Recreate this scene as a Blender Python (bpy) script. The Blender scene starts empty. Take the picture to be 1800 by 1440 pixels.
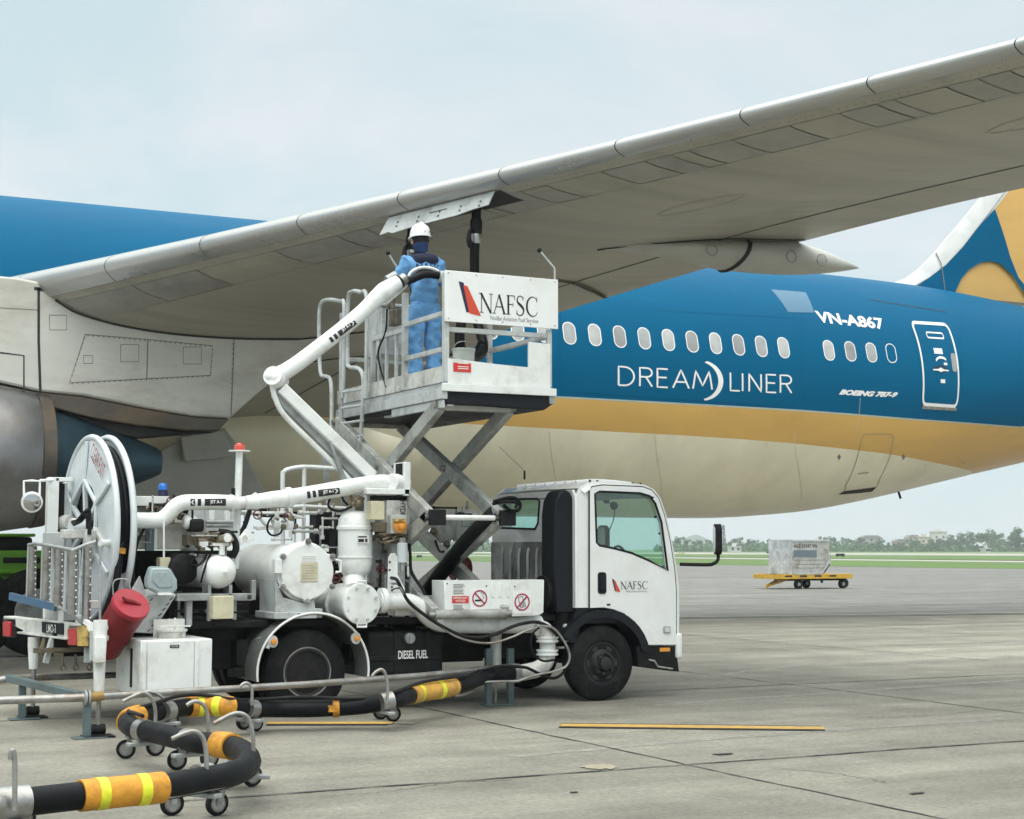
import bpy, bmesh, random
import numpy as np
from math import *
from mathutils import Vector, Matrix, noise as mnoise
from mathutils.geometry import tessellate_polygon
random.seed(7)
C=bpy.context.scene.collection
S=bpy.context.scene
# ---------------------------------------------------------------- camera
F=2850.;H=1.65;YAW=radians(27);TH=atan((965-720)/F)
cam=bpy.data.cameras.new('camera');co=bpy.data.objects.new('camera',cam);C.objects.link(co)
co.location=(0,0,H);co.rotation_euler=(pi/2+TH,0,-YAW)
cam.sensor_width=36;cam.sensor_fit='HORIZONTAL';cam.lens=F/1800*36;cam.clip_start=.1;cam.clip_end=12000
S.camera=co
# ---------------------------------------------------------------- sky, sun, exposure
SUN_EL=radians(58);SUN_AZ=radians(-150)      # azimuth measured from +Y towards +X
w=bpy.data.worlds.new('World');S.world=w;w.use_nodes=True
nt=w.node_tree;nt.nodes.clear()
def N(nt,t,**k):
    n=nt.nodes.new(t)
    for a,b in k.items():
        if a=='i':
            for q,v in b.items(): n.inputs[q].default_value=v
        else: setattr(n,a,b)
    return n
out=N(nt,'ShaderNodeOutputWorld');bg=N(nt,'ShaderNodeBackground',i={'Strength':.1})
sky=N(nt,'ShaderNodeTexSky',sky_type='NISHITA',sun_disc=False,sun_elevation=SUN_EL,sun_rotation=SUN_AZ,dust_density=3.,air_density=1.2,ozone_density=1.5)
tc=N(nt,'ShaderNodeTexCoord');mp=N(nt,'ShaderNodeMapping',i={'Scale':(1.2,1.2,3.2)})
no=N(nt,'ShaderNodeTexNoise',i={'Scale':2.6,'Detail':6.,'Roughness':.55,'Distortion':.6})
cr_=N(nt,'ShaderNodeValToRGB');cr_.color_ramp.elements[0].position=.42;cr_.color_ramp.elements[1].position=.62
cr_.color_ramp.elements[0].color=(5.15,6.4,6.75,1);cr_.color_ramp.elements[1].color=(6.35,6.85,7.15,1)
mx=N(nt,'ShaderNodeMix',data_type='RGBA');mx.inputs[0].default_value=.93
sep=N(nt,'ShaderNodeSeparateXYZ')
# overcast sky: the cloud layer is brightest overhead
mr0=N(nt,'ShaderNodeMapRange',i={1:0.,2:.3,3:1.06,4:.98});mr1=N(nt,'ShaderNodeMapRange',i={1:.36,2:.95,3:0.,4:2.9});mr=N(nt,'ShaderNodeMath',operation='ADD')
hz=N(nt,'ShaderNodeMix',data_type='RGBA',blend_type='MULTIPLY');hz.inputs[0].default_value=1
L=nt.links.new
L(tc.outputs['Generated'],mp.inputs[0]);L(mp.outputs[0],no.inputs['Vector']);L(no.outputs[0],cr_.inputs[0])
L(tc.outputs['Generated'],sep.inputs[0]);L(sep.outputs[2],mr0.inputs[0]);L(sep.outputs[2],mr1.inputs[0]);L(mr0.outputs[0],mr.inputs[0]);L(mr1.outputs[0],mr.inputs[1])
L(cr_.outputs[0],hz.inputs[6]);L(mr.outputs[0],hz.inputs[7])
tw=N(nt,'ShaderNodeValToRGB');tw.color_ramp.elements[0].position=.33;tw.color_ramp.elements[0].color=(1,1,1,1);tw.color_ramp.elements[1].position=.8;tw.color_ramp.elements[1].color=(1.14,1.0,.9,1)
hz2=N(nt,'ShaderNodeMix',data_type='RGBA',blend_type='MULTIPLY');hz2.inputs[0].default_value=1;L(sep.outputs[2],tw.inputs[0]);L(hz.outputs[2],hz2.inputs[6]);L(tw.outputs[0],hz2.inputs[7])
L(sky.outputs[0],mx.inputs[6]);L(hz2.outputs[2],mx.inputs[7]);L(mx.outputs[2],bg.inputs[0]);L(bg.outputs[0],out.inputs[0])
sl=bpy.data.lights.new('sun','SUN');sl.energy=.9;sl.angle=radians(50);sl.color=(1,.97,.92)
so=bpy.data.objects.new('sun',sl);C.objects.link(so)
sd=Vector((sin(SUN_AZ)*cos(SUN_EL),cos(SUN_AZ)*cos(SUN_EL),sin(SUN_EL)))
so.rotation_euler=sd.to_track_quat('Z','Y').to_euler();so.location=(0,-10,60)
S.view_settings.view_transform='Standard';S.view_settings.look='None';S.view_settings.exposure=.35;S.view_settings.gamma=1
# ---------------------------------------------------------------- photo measurements -> points on real planes
def ray(x,y):
    u=(x-900)/F;v=(720-y)/F
    f=cos(TH)-v*sin(TH);up=v*cos(TH)+sin(TH)
    return np.array([u*cos(YAW)+f*sin(YAW),-u*sin(YAW)+f*cos(YAW),up])
O_=np.array([0,0,H])
def PY(x,y,Y): d=ray(x,y);return O_+d*(Y/d[1])
def PX(x,y,X): d=ray(x,y);return O_+d*(X/d[0])
def PZ(x,y,Z=0): d=ray(x,y);return O_+d*((Z-H)/d[2])
def proj(p):
    d=np.asarray(p,float)-O_
    r=d[0]*cos(YAW)-d[1]*sin(YAW);f=d[0]*sin(YAW)+d[1]*cos(YAW);z=d[2]
    ff=f*cos(TH)+z*sin(TH);up=-f*sin(TH)+z*cos(TH)
    return 900+F*r/ff,720-F*up/ff
# ---------------------------------------------------------------- mesh builder
def cr(pts,k=6):
    p=[np.asarray(a,float) for a in pts]
    if len(p)<3: return p
    q=[2*p[0]-p[1]]+p+[2*p[-1]-p[-2]];o=[]
    for i in range(1,len(q)-2):
        for j in range(k):
            t=j/k;a,b,c,d=q[i-1:i+3]
            o.append(.5*((2*b)+(-a+c)*t+(2*a-5*b+4*c-d)*t*t+(-a+3*b-3*c+d)*t**3))
    o.append(p[-1]);return o
def unit(v): v=np.asarray(v,float);n=np.linalg.norm(v);return v/n if n>1e-12 else np.array([0,0,1.])
def frame(d):
    d=unit(d);a=np.array([0,0,1.]) if abs(d[2])<.9 else np.array([1.,0,0])
    x=unit(np.cross(a,d));return x,np.cross(d,x)
class MB:
    def __init__(s): s.v=[];s.f=[];s.m=[]
    def add(s,vs,fs,m=0):
        b=len(s.v);s.v+=[tuple(map(float,a)) for a in vs];s.f+=[tuple(b+i for i in f) for f in fs];s.m+=[m]*len(fs);return s
    def box(s,x0,x1,y0,y1,z0,z1,m=0):
        x0,x1=sorted((x0,x1));y0,y1=sorted((y0,y1));z0,z1=sorted((z0,z1))
        return s.add([(x,y,z) for z in (z0,z1) for y in (y0,y1) for x in (x0,x1)],[(0,2,3,1),(4,5,7,6),(0,1,5,4),(2,6,7,3),(0,4,6,2),(1,3,7,5)],m)
    def px(s,x0,y0,x1,y1,Y,d,m=0):
        a=PY(x0,y0,Y);b=PY(x1,y1,Y);return s.box(a[0],b[0],Y,Y+d,a[2],b[2],m)
    def bar(s,p,q,wd,ht,up=(0,0,1),m=0):
        p=np.asarray(p,float);q=np.asarray(q,float);d=unit(q-p);a=unit(np.cross(d,up));b=np.cross(a,d)
        vs=[c+a*i*wd/2+b*j*ht/2 for c in (p,q) for j in (-1,1) for i in (-1,1)]
        return s.add(vs,[(0,2,3,1),(4,5,7,6),(0,1,5,4),(2,6,7,3),(0,4,6,2),(1,3,7,5)],m)
    def tube(s,pts,r,n=10,sm=0,cap=True,m=0,closed=False):
        p=[np.asarray(a,float) for a in pts]
        if sm: p=cr(p,sm)
        rr=r if hasattr(r,'__len__') else [r]*len(p)
        if len(rr)!=len(p): rr=list(np.interp(np.linspace(0,1,len(p)),np.linspace(0,1,len(rr)),rr))
        vs=[];fs=[];x=None;K=len(p)
        for i in range(K):
            if closed: d=p[(i+1)%K]-p[i-1]
            else: d=p[min(i+1,K-1)]-p[max(i-1,0)]
            d=unit(d)
            if x is None: x,_=frame(d)
            x=unit(x-d*np.dot(x,d));y=np.cross(d,x)
            for k in range(n):
                t=2*pi*k/n;vs.append(p[i]+rr[i]*(x*cos(t)+y*sin(t)))
        for i in range(K if closed else K-1):
            a=i*n;b=((i+1)%K)*n
            for k in range(n): fs.append((a+k,a+(k+1)%n,b+(k+1)%n,b+k))
        if cap and not closed: fs+=[tuple(range(n-1,-1,-1)),tuple((K-1)*n+k for k in range(n))]
        return s.add(vs,fs,m)
    def lathe(s,prof,o,ax=(0,0,1),n=24,m=0,cap=True):
        o=np.asarray(o,float);d=unit(ax);x,y=frame(d);vs=[];fs=[]
        for a,r in prof:
            for k in range(n):
                t=2*pi*k/n;vs.append(o+d*a+max(r,1e-4)*(x*cos(t)+y*sin(t)))
        for i in range(len(prof)-1):
            for k in range(n): fs.append((i*n+k,i*n+(k+1)%n,(i+1)*n+(k+1)%n,(i+1)*n+k))
        if cap and prof[0][1]>1e-3: fs.append(tuple(range(n-1,-1,-1)))
        if cap and prof[-1][1]>1e-3: fs.append(tuple((len(prof)-1)*n+k for k in range(n)))
        return s.add(vs,fs,m)
    def cyl(s,p,q,r,n=20,m=0):
        p=np.asarray(p,float);q=np.asarray(q,float);return s.lathe([(0,r),(np.linalg.norm(q-p),r)],p,q-p,n,m)
    def sph(s,c,r,n=16,m=0,sc=(1,1,1)):
        c=np.asarray(c,float);k=n//2;b=len(s.v);vs=[];fs=[]
        for i in range(k+1):
            t=pi*i/k
            for j in range(n):
                u=2*pi*j/n;vs.append(c+r*np.array([sin(t)*cos(u)*sc[0],sin(t)*sin(u)*sc[1],cos(t)*sc[2]]))
        for i in range(k):
            for j in range(n): fs.append((i*n+j,(i+1)*n+j,(i+1)*n+(j+1)%n,i*n+(j+1)%n))
        return s.add(vs,fs,m)
    def plate(s,outer,holes,fn,vec,m=0):
        """flat plate with holes: 2-D outlines, fn maps (u,v) to 3-D, vec is the thickness"""
        loops=[outer]+list(holes);tri=tessellate_polygon([[Vector((a[0],a[1],0)) for a in l] for l in loops])
        flat=[a for l in loops for a in l];n=len(flat);vec=np.asarray(vec,float)
        p=[np.asarray(fn(*a),float) for a in flat];fs=[]
        nv=np.zeros(3)
        for t in tri: nv+=np.cross(p[t[1]]-p[t[0]],p[t[2]]-p[t[0]])
        fl=np.dot(nv,vec)>0
        for t in tri:
            a=tuple(t);fs+= [a[::-1],tuple(n+i for i in a)] if fl else [a,tuple(n+i for i in a[::-1])]
        o=0
        for li,l in enumerate(loops):
            k=len(l)
            for i in range(k):
                a,b=o+i,o+(i+1)%k;fs.append((a,b,n+b,n+a))
            o+=k
        return s.add(p+[q+vec for q in p],fs,m)
    def prism(s,pts,vec,m=0):
        """extrude a planar 3-D polygon"""
        p=[np.asarray(a,float) for a in pts];nv=np.zeros(3)
        for i in range(len(p)): nv+=np.cross(p[i]-p[0],p[(i+1)%len(p)]-p[0])
        x,y=frame(nv)
        inv=[(np.dot(a-p[0],x),np.dot(a-p[0],y)) for a in p];off=p[0]
        return s.plate(inv,[],lambda u,v:off+u*x+v*y,vec,m)
    def build(s,name,mats,parent=None,bev=0,ang=40,seg=2,rec=True,flat=False):
        off=np.zeros(3);q=parent
        while q is not None: off=off+np.array(q.location);q=q.parent
        me=bpy.data.meshes.new(name);me.from_pydata([tuple(np.array(a)-off) for a in s.v],[],s.f)
        if not isinstance(mats,(list,tuple)): mats=[mats]
        for mm in mats: me.materials.append(mm)
        me.polygons.foreach_set('material_index',s.m)
        if rec:
            bm=bmesh.new();bm.from_mesh(me);bmesh.ops.recalc_face_normals(bm,faces=bm.faces);bm.to_mesh(me);bm.free()
        if not flat: me.shade_smooth();me.set_sharp_from_angle(angle=radians(ang))
        me.update()
        o=bpy.data.objects.new(name,me);C.objects.link(o)
        if parent is not None: o.parent=parent
        if bev:
            b=o.modifiers.new('bevel','BEVEL');b.width=bev;b.segments=seg;b.limit_method='ANGLE';b.angle_limit=radians(35)
        return o
def tag(o,label=None,cat=None,group=None,kind=None):
    if label: o['label']=label
    if cat: o['category']=cat
    if group: o['group']=group
    if kind: o['kind']=kind
    return o
def thing(name,loc,label,cat,group=None,rz=0):
    o=bpy.data.objects.new(name,None);C.objects.link(o);o.location=loc;o.rotation_euler=(0,0,rz);o.empty_display_size=.3
    return tag(o,label,cat,group)
# ---------------------------------------------------------------- materials
def mat(name,col,rough=.5,metal=0,var=.12,scale=3.,stain=None,samt=.5,sscale=1.2,stretch=(1,1,1),bump=0,bscale=40,coat=0,spec=.5,slo=.48,shi=.68):
    m=bpy.data.materials.new(name);m.use_nodes=True;nt=m.node_tree;L=nt.links.new
    b=nt.nodes['Principled BSDF'];b.inputs['Roughness'].default_value=rough;b.inputs['Metallic'].default_value=metal
    b.inputs['Coat Weight'].default_value=coat;b.inputs['Specular IOR Level'].default_value=spec
    tc=N(nt,'ShaderNodeTexCoord');mp=N(nt,'ShaderNodeMapping',i={'Scale':stretch});L(tc.outputs['Object'],mp.inputs[0])
    n1=N(nt,'ShaderNodeTexNoise',i={'Scale':scale,'Detail':6.,'Roughness':.6});L(mp.outputs[0],n1.inputs['Vector'])
    r=N(nt,'ShaderNodeMapRange',i={1:.3,2:.7,3:1-var,4:1+var});L(n1.outputs[0],r.inputs[0])
    mu=N(nt,'ShaderNodeMix',data_type='RGBA',blend_type='MULTIPLY');mu.inputs[0].default_value=1
    mu.inputs[6].default_value=(*col,1);L(r.outputs[0],mu.inputs[7]);last=mu.outputs[2]
    if stain:
        n2=N(nt,'ShaderNodeTexNoise',i={'Scale':sscale,'Detail':8.,'Roughness':.68,'Distortion':.3});L(mp.outputs[0],n2.inputs['Vector'])
        r2=N(nt,'ShaderNodeMapRange',i={1:slo,2:shi,3:0.,4:samt});L(n2.outputs[0],r2.inputs[0])
        mi=N(nt,'ShaderNodeMix',data_type='RGBA');L(r2.outputs[0],mi.inputs[0]);L(last,mi.inputs[6]);mi.inputs[7].default_value=(*stain,1);last=mi.outputs[2]
    L(last,b.inputs['Base Color'])
    rr=N(nt,'ShaderNodeMapRange',i={1:.3,2:.7,3:max(0,rough-.08),4:min(1,rough+.1)});L(n1.outputs[0],rr.inputs[0]);L(rr.outputs[0],b.inputs['Roughness'])
    if bump:
        n3=N(nt,'ShaderNodeTexNoise',i={'Scale':bscale,'Detail':4.});L(tc.outputs['Object'],n3.inputs['Vector'])
        bp=N(nt,'ShaderNodeBump',i={'Strength':bump,'Distance':.02});L(n3.outputs[0],bp.inputs['Height']);L(bp.outputs[0],b.inputs['Normal'])
    return m
def emat(name,col,st,base=(.1,.1,.1)):
    m=mat(name,base,.3);b=m.node_tree.nodes['Principled BSDF'];b.inputs['Emission Color'].default_value=(*col,1);b.inputs['Emission Strength'].default_value=st;return m
def glass(name,tint,rough=.02,mixf=.12):
    m=bpy.data.materials.new(name);m.use_nodes=True;nt=m.node_tree;nt.nodes.clear();L=nt.links.new
    o=N(nt,'ShaderNodeOutputMaterial');t=N(nt,'ShaderNodeBsdfTransparent');t.inputs[0].default_value=(*tint,1)
    g=N(nt,'ShaderNodeBsdfGlossy');g.inputs['Roughness'].default_value=rough
    fr0=N(nt,'ShaderNodeLayerWeight');fr=N(nt,'ShaderNodeMath',operation='POWER');fr.inputs[1].default_value=3.5;L(fr0.outputs['Facing'],fr.inputs[0]);ad=N(nt,'ShaderNodeMath',operation='MULTIPLY_ADD');ad.inputs[1].default_value=.6;ad.inputs[2].default_value=mixf;mx=N(nt,'ShaderNodeMixShader')
    L(fr.outputs[0],ad.inputs[0]);L(ad.outputs[0],mx.inputs[0]);L(t.outputs[0],mx.inputs[1]);L(g.outputs[0],mx.inputs[2]);L(mx.outputs[0],o.inputs[0]);return m
DIRT=(.16,.14,.11)
M=dict(
 white=mat('white_paint',(.78,.8,.79),.35,var=.05,scale=4,stain=(.36,.33,.27),samt=.6,sscale=2.6,coat=.2,slo=.5,shi=.72),
 white_dirty=mat('grimy_white_paint',(.62,.63,.6),.45,var=.12,scale=5,stain=(.15,.13,.1),samt=.75,sscale=3.5),
 cabwhite=mat('cab_white_paint',(.84,.85,.85),.22,var=.03,scale=2,stain=(.6,.58,.54),samt=.3,sscale=1.5,coat=.6),
 grey=mat('galvanised_steel',(.36,.38,.38),.45,.35,var=.15,scale=6,stain=(.1,.095,.085),samt=.7,sscale=4),
 ltgrey=mat('light_grey_paint',(.5,.53,.53),.42,var=.1,scale=5,stain=(.14,.13,.11),samt=.6,sscale=3.2),
 scis=mat('scissor_steel_paint',(.4,.41,.39),.5,.1,var=.14,scale=5,stain=(.09,.085,.07),samt=.75,sscale=3.4,slo=.45),
 black=mat('black_rubber',(.009,.0095,.011),.55,var=.25,scale=9,stain=(.05,.048,.043),samt=.3,sscale=6,spec=.22),
 hose=mat('black_hose_rubber',(.005,.006,.008),.5,var=.25,scale=8,stain=(.035,.033,.03),samt=.16,sscale=5,spec=.16),
 dark=mat('dark_chassis_paint',(.01,.011,.012),.6,var=.3,scale=4,stain=(.045,.04,.034),samt=.5,sscale=3,spec=.2),
 tyre=mat('tyre_rubber',(.01,.0105,.012),.75,var=.25,scale=12,stain=(.045,.042,.038),samt=.45,spec=.18,sscale=5,bump=.3,bscale=60),
 rim=mat('dusty_dark_rim',(.02,.023,.025),.55,.3,var=.3,scale=9,stain=(.12,.1,.08),samt=.4,sscale=6),
 steel=mat('worn_bare_steel',(.38,.38,.37),.34,.85,var=.2,scale=9,stain=(.16,.12,.08),samt=.6,sscale=7),
 pipe=mat('weathered_grey_pipe',(.34,.34,.33),.4,.6,var=.22,scale=9,stain=(.2,.13,.07),samt=.7,sscale=6),
 yellow=mat('orange_yellow_sleeve',(.6,.27,.02),.6,var=.2,scale=9,stain=(.16,.07,.02),samt=.75,sscale=6,bump=.5,bscale=18),
 lime=mat('reflective_lime_band',(.72,.74,.03),.45,var=.12,scale=9,stain=(.4,.3,.05),samt=.5,sscale=8),
 red=mat('red_vinyl',(.2,.007,.012),.5,var=.15,scale=6,stain=(.07,.005,.007),samt=.7,sscale=3,bump=.25,bscale=12),
 redsign=mat('red_sign',(.62,.04,.035),.45,var=.06),
 navy=mat('navy_ink',(.012,.016,.06),.5,var=.05),
 ink=mat('black_ink',(.012,.012,.014),.5,var=.05),
 inkgrey=mat('grey_ink',(.22,.22,.22),.5,var=.1),
 orange=mat('logo_red_orange',(.62,.07,.03),.45,var=.05),
 cream_box=mat('cream_enclosure',(.6,.56,.4),.5,var=.08,scale=5,stain=(.2,.17,.1),samt=.5,sscale=4),
 letter=mat('white_letter_paint',(.8,.81,.8),.4,var=.03),
 blue=mat('airline_blue_paint',(.0,.1,.215),.5,var=.06,scale=.6,stain=(.0,.125,.25),samt=.5,sscale=.5,stretch=(.25,1,1),coat=.0,spec=.06),
 gold=mat('airline_gold_paint',(.64,.38,.1),.33,var=.08,scale=.8,stain=(.45,.26,.07),samt=.4,sscale=.7,stretch=(.3,1,1),coat=.35),
 cream=mat('airline_cream_paint',(.82,.76,.58),.35,var=.08,scale=.9,stain=(.64,.57,.4),samt=.45,sscale=.6,stretch=(1,1,.35),coat=.3),
 wing=mat('wing_grey_paint',(.37,.355,.3),.42,var=.1,scale=1.1,stain=(.19,.185,.155),samt=.5,sscale=.8,stretch=(.16,1.6,1),coat=.1),
 wingpanel=mat('wing_panel_grey',(.325,.315,.29),.4,var=.12,scale=2.2,stain=(.19,.19,.19),samt=.5,sscale=1.6),
 slat=mat('bare_metal_slat',(.44,.445,.44),.3,.7,var=.04,scale=1.,stain=(.5,.5,.5),samt=.3,sscale=.5),
 pylon=mat('pylon_white_paint',(.62,.61,.56),.4,var=.09,scale=1.5,stain=(.3,.27,.21),samt=.6,sscale=1.1,stretch=(.35,1,1)),
 heat=mat('heat_stained_metal',(.13,.115,.1),.42,.6,var=.25,scale=2.2,stain=(.3,.2,.11),samt=.65,sscale=1.3,stretch=(.4,1,1)),
 engine=mat('nozzle_metal',(.3,.3,.31),.38,.75,var=.2,scale=1.6,stain=(.16,.12,.08),samt=.6,sscale=1.1),
 teal=mat('exhaust_plug_teal',(.035,.075,.1),.42,.5,var=.2,scale=2,stain=(.02,.04,.05),samt=.5,sscale=1.4),
 seam=mat('dark_seam',(.03,.03,.03),.7),
 seamgrey=mat('grey_seam',(.2,.19,.17),.7),
 finwhite=mat('fin_white_paint',(.66,.67,.66),.35,var=.05,coat=.3),
 pane=mat('cabin_window_pane',(.33,.34,.34),.15,var=.15,scale=4,coat=.5),
 cloth=mat('blue_work_fabric',(.13,.33,.62),.8,var=.16,scale=7,stain=(.08,.23,.48),samt=.6,sscale=4,bump=.9,bscale=7),
 clothdark=mat('navy_fabric',(.012,.017,.045),.8,var=.2,scale=8),
 skin=mat('skin',(.42,.24,.16),.55,var=.08,scale=8),
 helmet=mat('white_helmet_shell',(.78,.79,.8),.25,var=.03,coat=.5),
 boot=mat('black_boot_leather',(.02,.02,.022),.5),
 lampred=mat('red_lamp_lens',(.5,.01,.02),.15,coat=.6),
 lampamber=mat('amber_lamp_lens',(.75,.3,.03),.2,coat=.6),
 lampblue=mat('blue_lamp_lens',(.01,.14,.55),.15,coat=.6),
 lampclear=mat('clear_lamp_lens',(.6,.62,.62),.12,coat=.6),
 intake=mat('dark_air_duct',(.011,.013,.017),.5,var=.2,scale=5,spec=.22),
 seat=mat('dark_seat_fabric',(.03,.032,.034),.85),
 valve=mat('brass_and_iron_fittings',(.2,.17,.12),.45,.5,var=.3,scale=14,stain=(.05,.045,.04),samt=.7,sscale=8),
 glass=glass('cab_glass',(.8,.92,.89),.02,.05),
 mirror=mat('mirror_face',(.5,.5,.5),.05,1.),
)
# ---------------------------------------------------------------- ground
def gsheet(name,pts,z,m,label=None,kind='structure',cat=None):
    mb=MB();mb.add([(p[0],p[1],z) for p in pts],[tuple(range(len(pts)))]);o=mb.build(name,m,flat=True)
    if o.data.polygons[0].normal.z<0: o.data.flip_normals()
    return tag(o,label,cat,None,kind)
ax1=PZ(800,1257)[0];ax2=PZ(1200,1180.5)[0];by1=PZ(1215,1345)[1];by2=PZ(1300,1208)[1]
SX=ax2-ax1;SY=by2-by1
def concrete(name,col,dark,scale,slab=True):
    m=mat(name,col,.8,var=.07,scale=scale,stain=dark,samt=.5,sscale=.12,bump=.25,bscale=60,spec=.25,slo=.44,shi=.72)
    nt=m.node_tree;L=nt.links.new;b=nt.nodes['Principled BSDF'];src=b.inputs['Base Color'].links[0].from_socket
    tc=N(nt,'ShaderNodeTexCoord')
    # fine aggregate speckle, streaks along the driving direction, one tone per slab
    n=N(nt,'ShaderNodeTexNoise',i={'Scale':22.,'Detail':6.,'Roughness':.85});L(tc.outputs['Object'],n.inputs['Vector'])
    r=N(nt,'ShaderNodeMapRange',i={1:.3,2:.7,3:.6,4:1.36});L(n.outputs[0],r.inputs[0])
    mp=N(nt,'ShaderNodeMapping',i={'Scale':(.05,.9,1)});L(tc.outputs['Object'],mp.inputs[0])
    n2=N(nt,'ShaderNodeTexNoise',i={'Scale':1.,'Detail':7.,'Roughness':.65});L(mp.outputs[0],n2.inputs['Vector'])
    r2=N(nt,'ShaderNodeMapRange',i={1:.35,2:.68,3:1.14,4:.72});L(n2.outputs[0],r2.inputs[0])
    mp3=N(nt,'ShaderNodeMapping',i={'Location':(-ax1/SX,-by1/SY,0),'Scale':(1/SX,1/SY,0)});L(tc.outputs['Object'],mp3.inputs[0])
    fl=N(nt,'ShaderNodeVectorMath',operation='FLOOR');L(mp3.outputs[0],fl.inputs[0])
    wn=N(nt,'ShaderNodeTexWhiteNoise');L(fl.outputs[0],wn.inputs['Vector'])
    r3=N(nt,'ShaderNodeMapRange',i={1:0.,2:1.,3:.92,4:1.08});L(wn.outputs[0],r3.inputs[0])
    n4=N(nt,'ShaderNodeTexNoise',i={'Scale':.8,'Detail':9.,'Roughness':.7});L(tc.outputs['Object'],n4.inputs['Vector'])
    r4=N(nt,'ShaderNodeMapRange',i={1:.35,2:.68,3:.76,4:1.16});L(n4.outputs[0],r4.inputs[0])
    last=src
    for q in (r,r2,r3,r4) if slab else (r,r2,r4):
        mu=N(nt,'ShaderNodeMix',data_type='RGBA',blend_type='MULTIPLY');mu.inputs[0].default_value=1;L(last,mu.inputs[6]);L(q.outputs[0],mu.inputs[7]);last=mu.outputs[2]
    L(last,b.inputs['Base Color']);return m
M['concrete']=concrete('apron_concrete',(.272,.261,.222),(.165,.159,.138),2.2)
M['tarmac']=concrete('grey_tarmac',(.21,.206,.193),(.155,.153,.147),1.,False)
M['grass']=mat('mown_grass',(.075,.14,.022),.9,var=.25,scale=.05,stain=(.12,.165,.035),samt=.6,sscale=.02,stretch=(1,.3,1))
M['lawn']=mat('far_dry_grass',(.13,.19,.06),.9,var=.2,scale=.03)
M['strip']=mat('pale_runway_concrete',(.34,.34,.29),.8,var=.1,scale=.05)
M['linepaint']=mat('worn_yellow_paint',(.55,.34,.08),.65,var=.15,scale=9,stain=(.3,.24,.14),samt=.7,sscale=7)
M['joint']=mat('tar_joint',(.03,.03,.032),.7)
M['oldpaint']=mat('faded_yellow_paint',(.31,.255,.15),.75,var=.2,scale=9,stain=(.3,.285,.24),samt=1.,sscale=5,slo=.4,shi=.55)
gsheet('ground',[(-3000,-300),(6000,-300),(6000,6000),(-3000,6000)],0,M['concrete'])
def far_line(y0,y1,la=900,lb=2600):   # ground line through two photo points (x=1200 and x=1800) continued both ways
    a=PZ(1200,y0);b=PZ(1800,y1);d=(b-a)[:2];d/=np.linalg.norm(d)
    return [tuple(a[:2]-d*la),tuple(a[:2]+d*lb)]
def band(name,lo,hi,z,m,la=900,lb=2600):
    a=far_line(*lo,la,lb);b=far_line(*hi,la,lb)
    return gsheet(name,[a[0],a[1],b[1],b[0]],z,m)
band('taxiway',(1088,1080),(986,993),.008,M['tarmac'])
band('taxiway_edge_line',(1086.3,1078.3),(1085.3,1077.3),.016,M['strip'],60,60);band('tarmac_joint',(1065.2,1061.8),(1064.5,1061.1),.014,M['seamgrey'],12,22)
band('grass_field',(992.6,1000.5),(972,974.5),.02,M['grass'])
band('taxiway_strip',(982.2,989.2),(980.2,986.6),.04,M['strip'])
band('runway',(974.6,977.4),(971.8,973.6),.05,M['strip'])
a=far_line(971.8,973.6)
gsheet('field',[a[0],a[1],(5500,3500),(-800,5600)],.08,M['lawn'])
jm=MB();rj=random.Random(3)
def joint(p,q,wd,z):
    p=np.array(p,float);q=np.array(q,float);n=int(np.linalg.norm(q-p)/.16);d=unit([*(q-p),0])[:2];nr=np.array([-d[1],d[0]]);o=0;vs=[]
    for i in range(n+1):
        o=o*.8+rj.gauss(0,.006);w_=wd*rj.uniform(.35,1.1);c=p+(q-p)*i/n+nr*o
        vs+=[(*(c-nr*w_),z),(*(c+nr*w_),z)]
    jm.add(vs,[(2*i,2*i+2,2*i+3,2*i+1) for i in range(n)])
for k in range(-4,9):
    x=ax1+k*SX
    if -6<x<40: joint((x,-2),(x,42),.014,.0045)
for k in range(-2,6):
    y=by1+k*SY
    if 1<y<42: joint((-12,y),(48,y),.02,.006)
jo=jm.build('apron_joints',M['joint'],flat=True,rec=False);tag(jo,None,None,None,'structure')
def stripe(name,p,q,wd,z,m):
    a=PZ(*p);b=PZ(*q);d=unit(b-a);n=np.cross(d,(0,0,1))*wd/2
    return gsheet(name,[a-n,b-n,b+n,a+n],z,m)
stripe('marking_edge',(985,1276),(1448,1281.5),.4,.007,M['joint']);stripe('yellow_marking',(986,1276.3),(1449,1281.8),.24,.011,M['linepaint'])
stripe('marking_edge',(470,1273.5),(682,1273),.26,.007,M['joint']);stripe('yellow_marking',(470,1272.5),(690,1272.5),.18,.011,M['linepaint'])
for (x0,y0,x1,y1,wd) in ((1022,1348,1088,1351,.16),(690,1271,735,1273,.1)):
    a=PZ(x0,y0);b=PZ(x1,y1);c=(a+b)/2;hx=(b-a)/2;hy=unit(np.cross(hx,(0,0,1)))*wd;rp=random.Random(x0)
    gsheet('faded_paint_patch',[c+hx*cos(t)*rp.uniform(.75,1.1)+hy*sin(t)*rp.uniform(.5,1.2) for t in np.linspace(0,2*pi,26)[:-1]],.0075,M['oldpaint'])
M['tyremark']=mat('old_tyre_mark',(.2,.195,.175),.85,var=.15,scale=14,stain=(.3,.29,.25),samt=1.,sscale=9,slo=.42,shi=.6)
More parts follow.
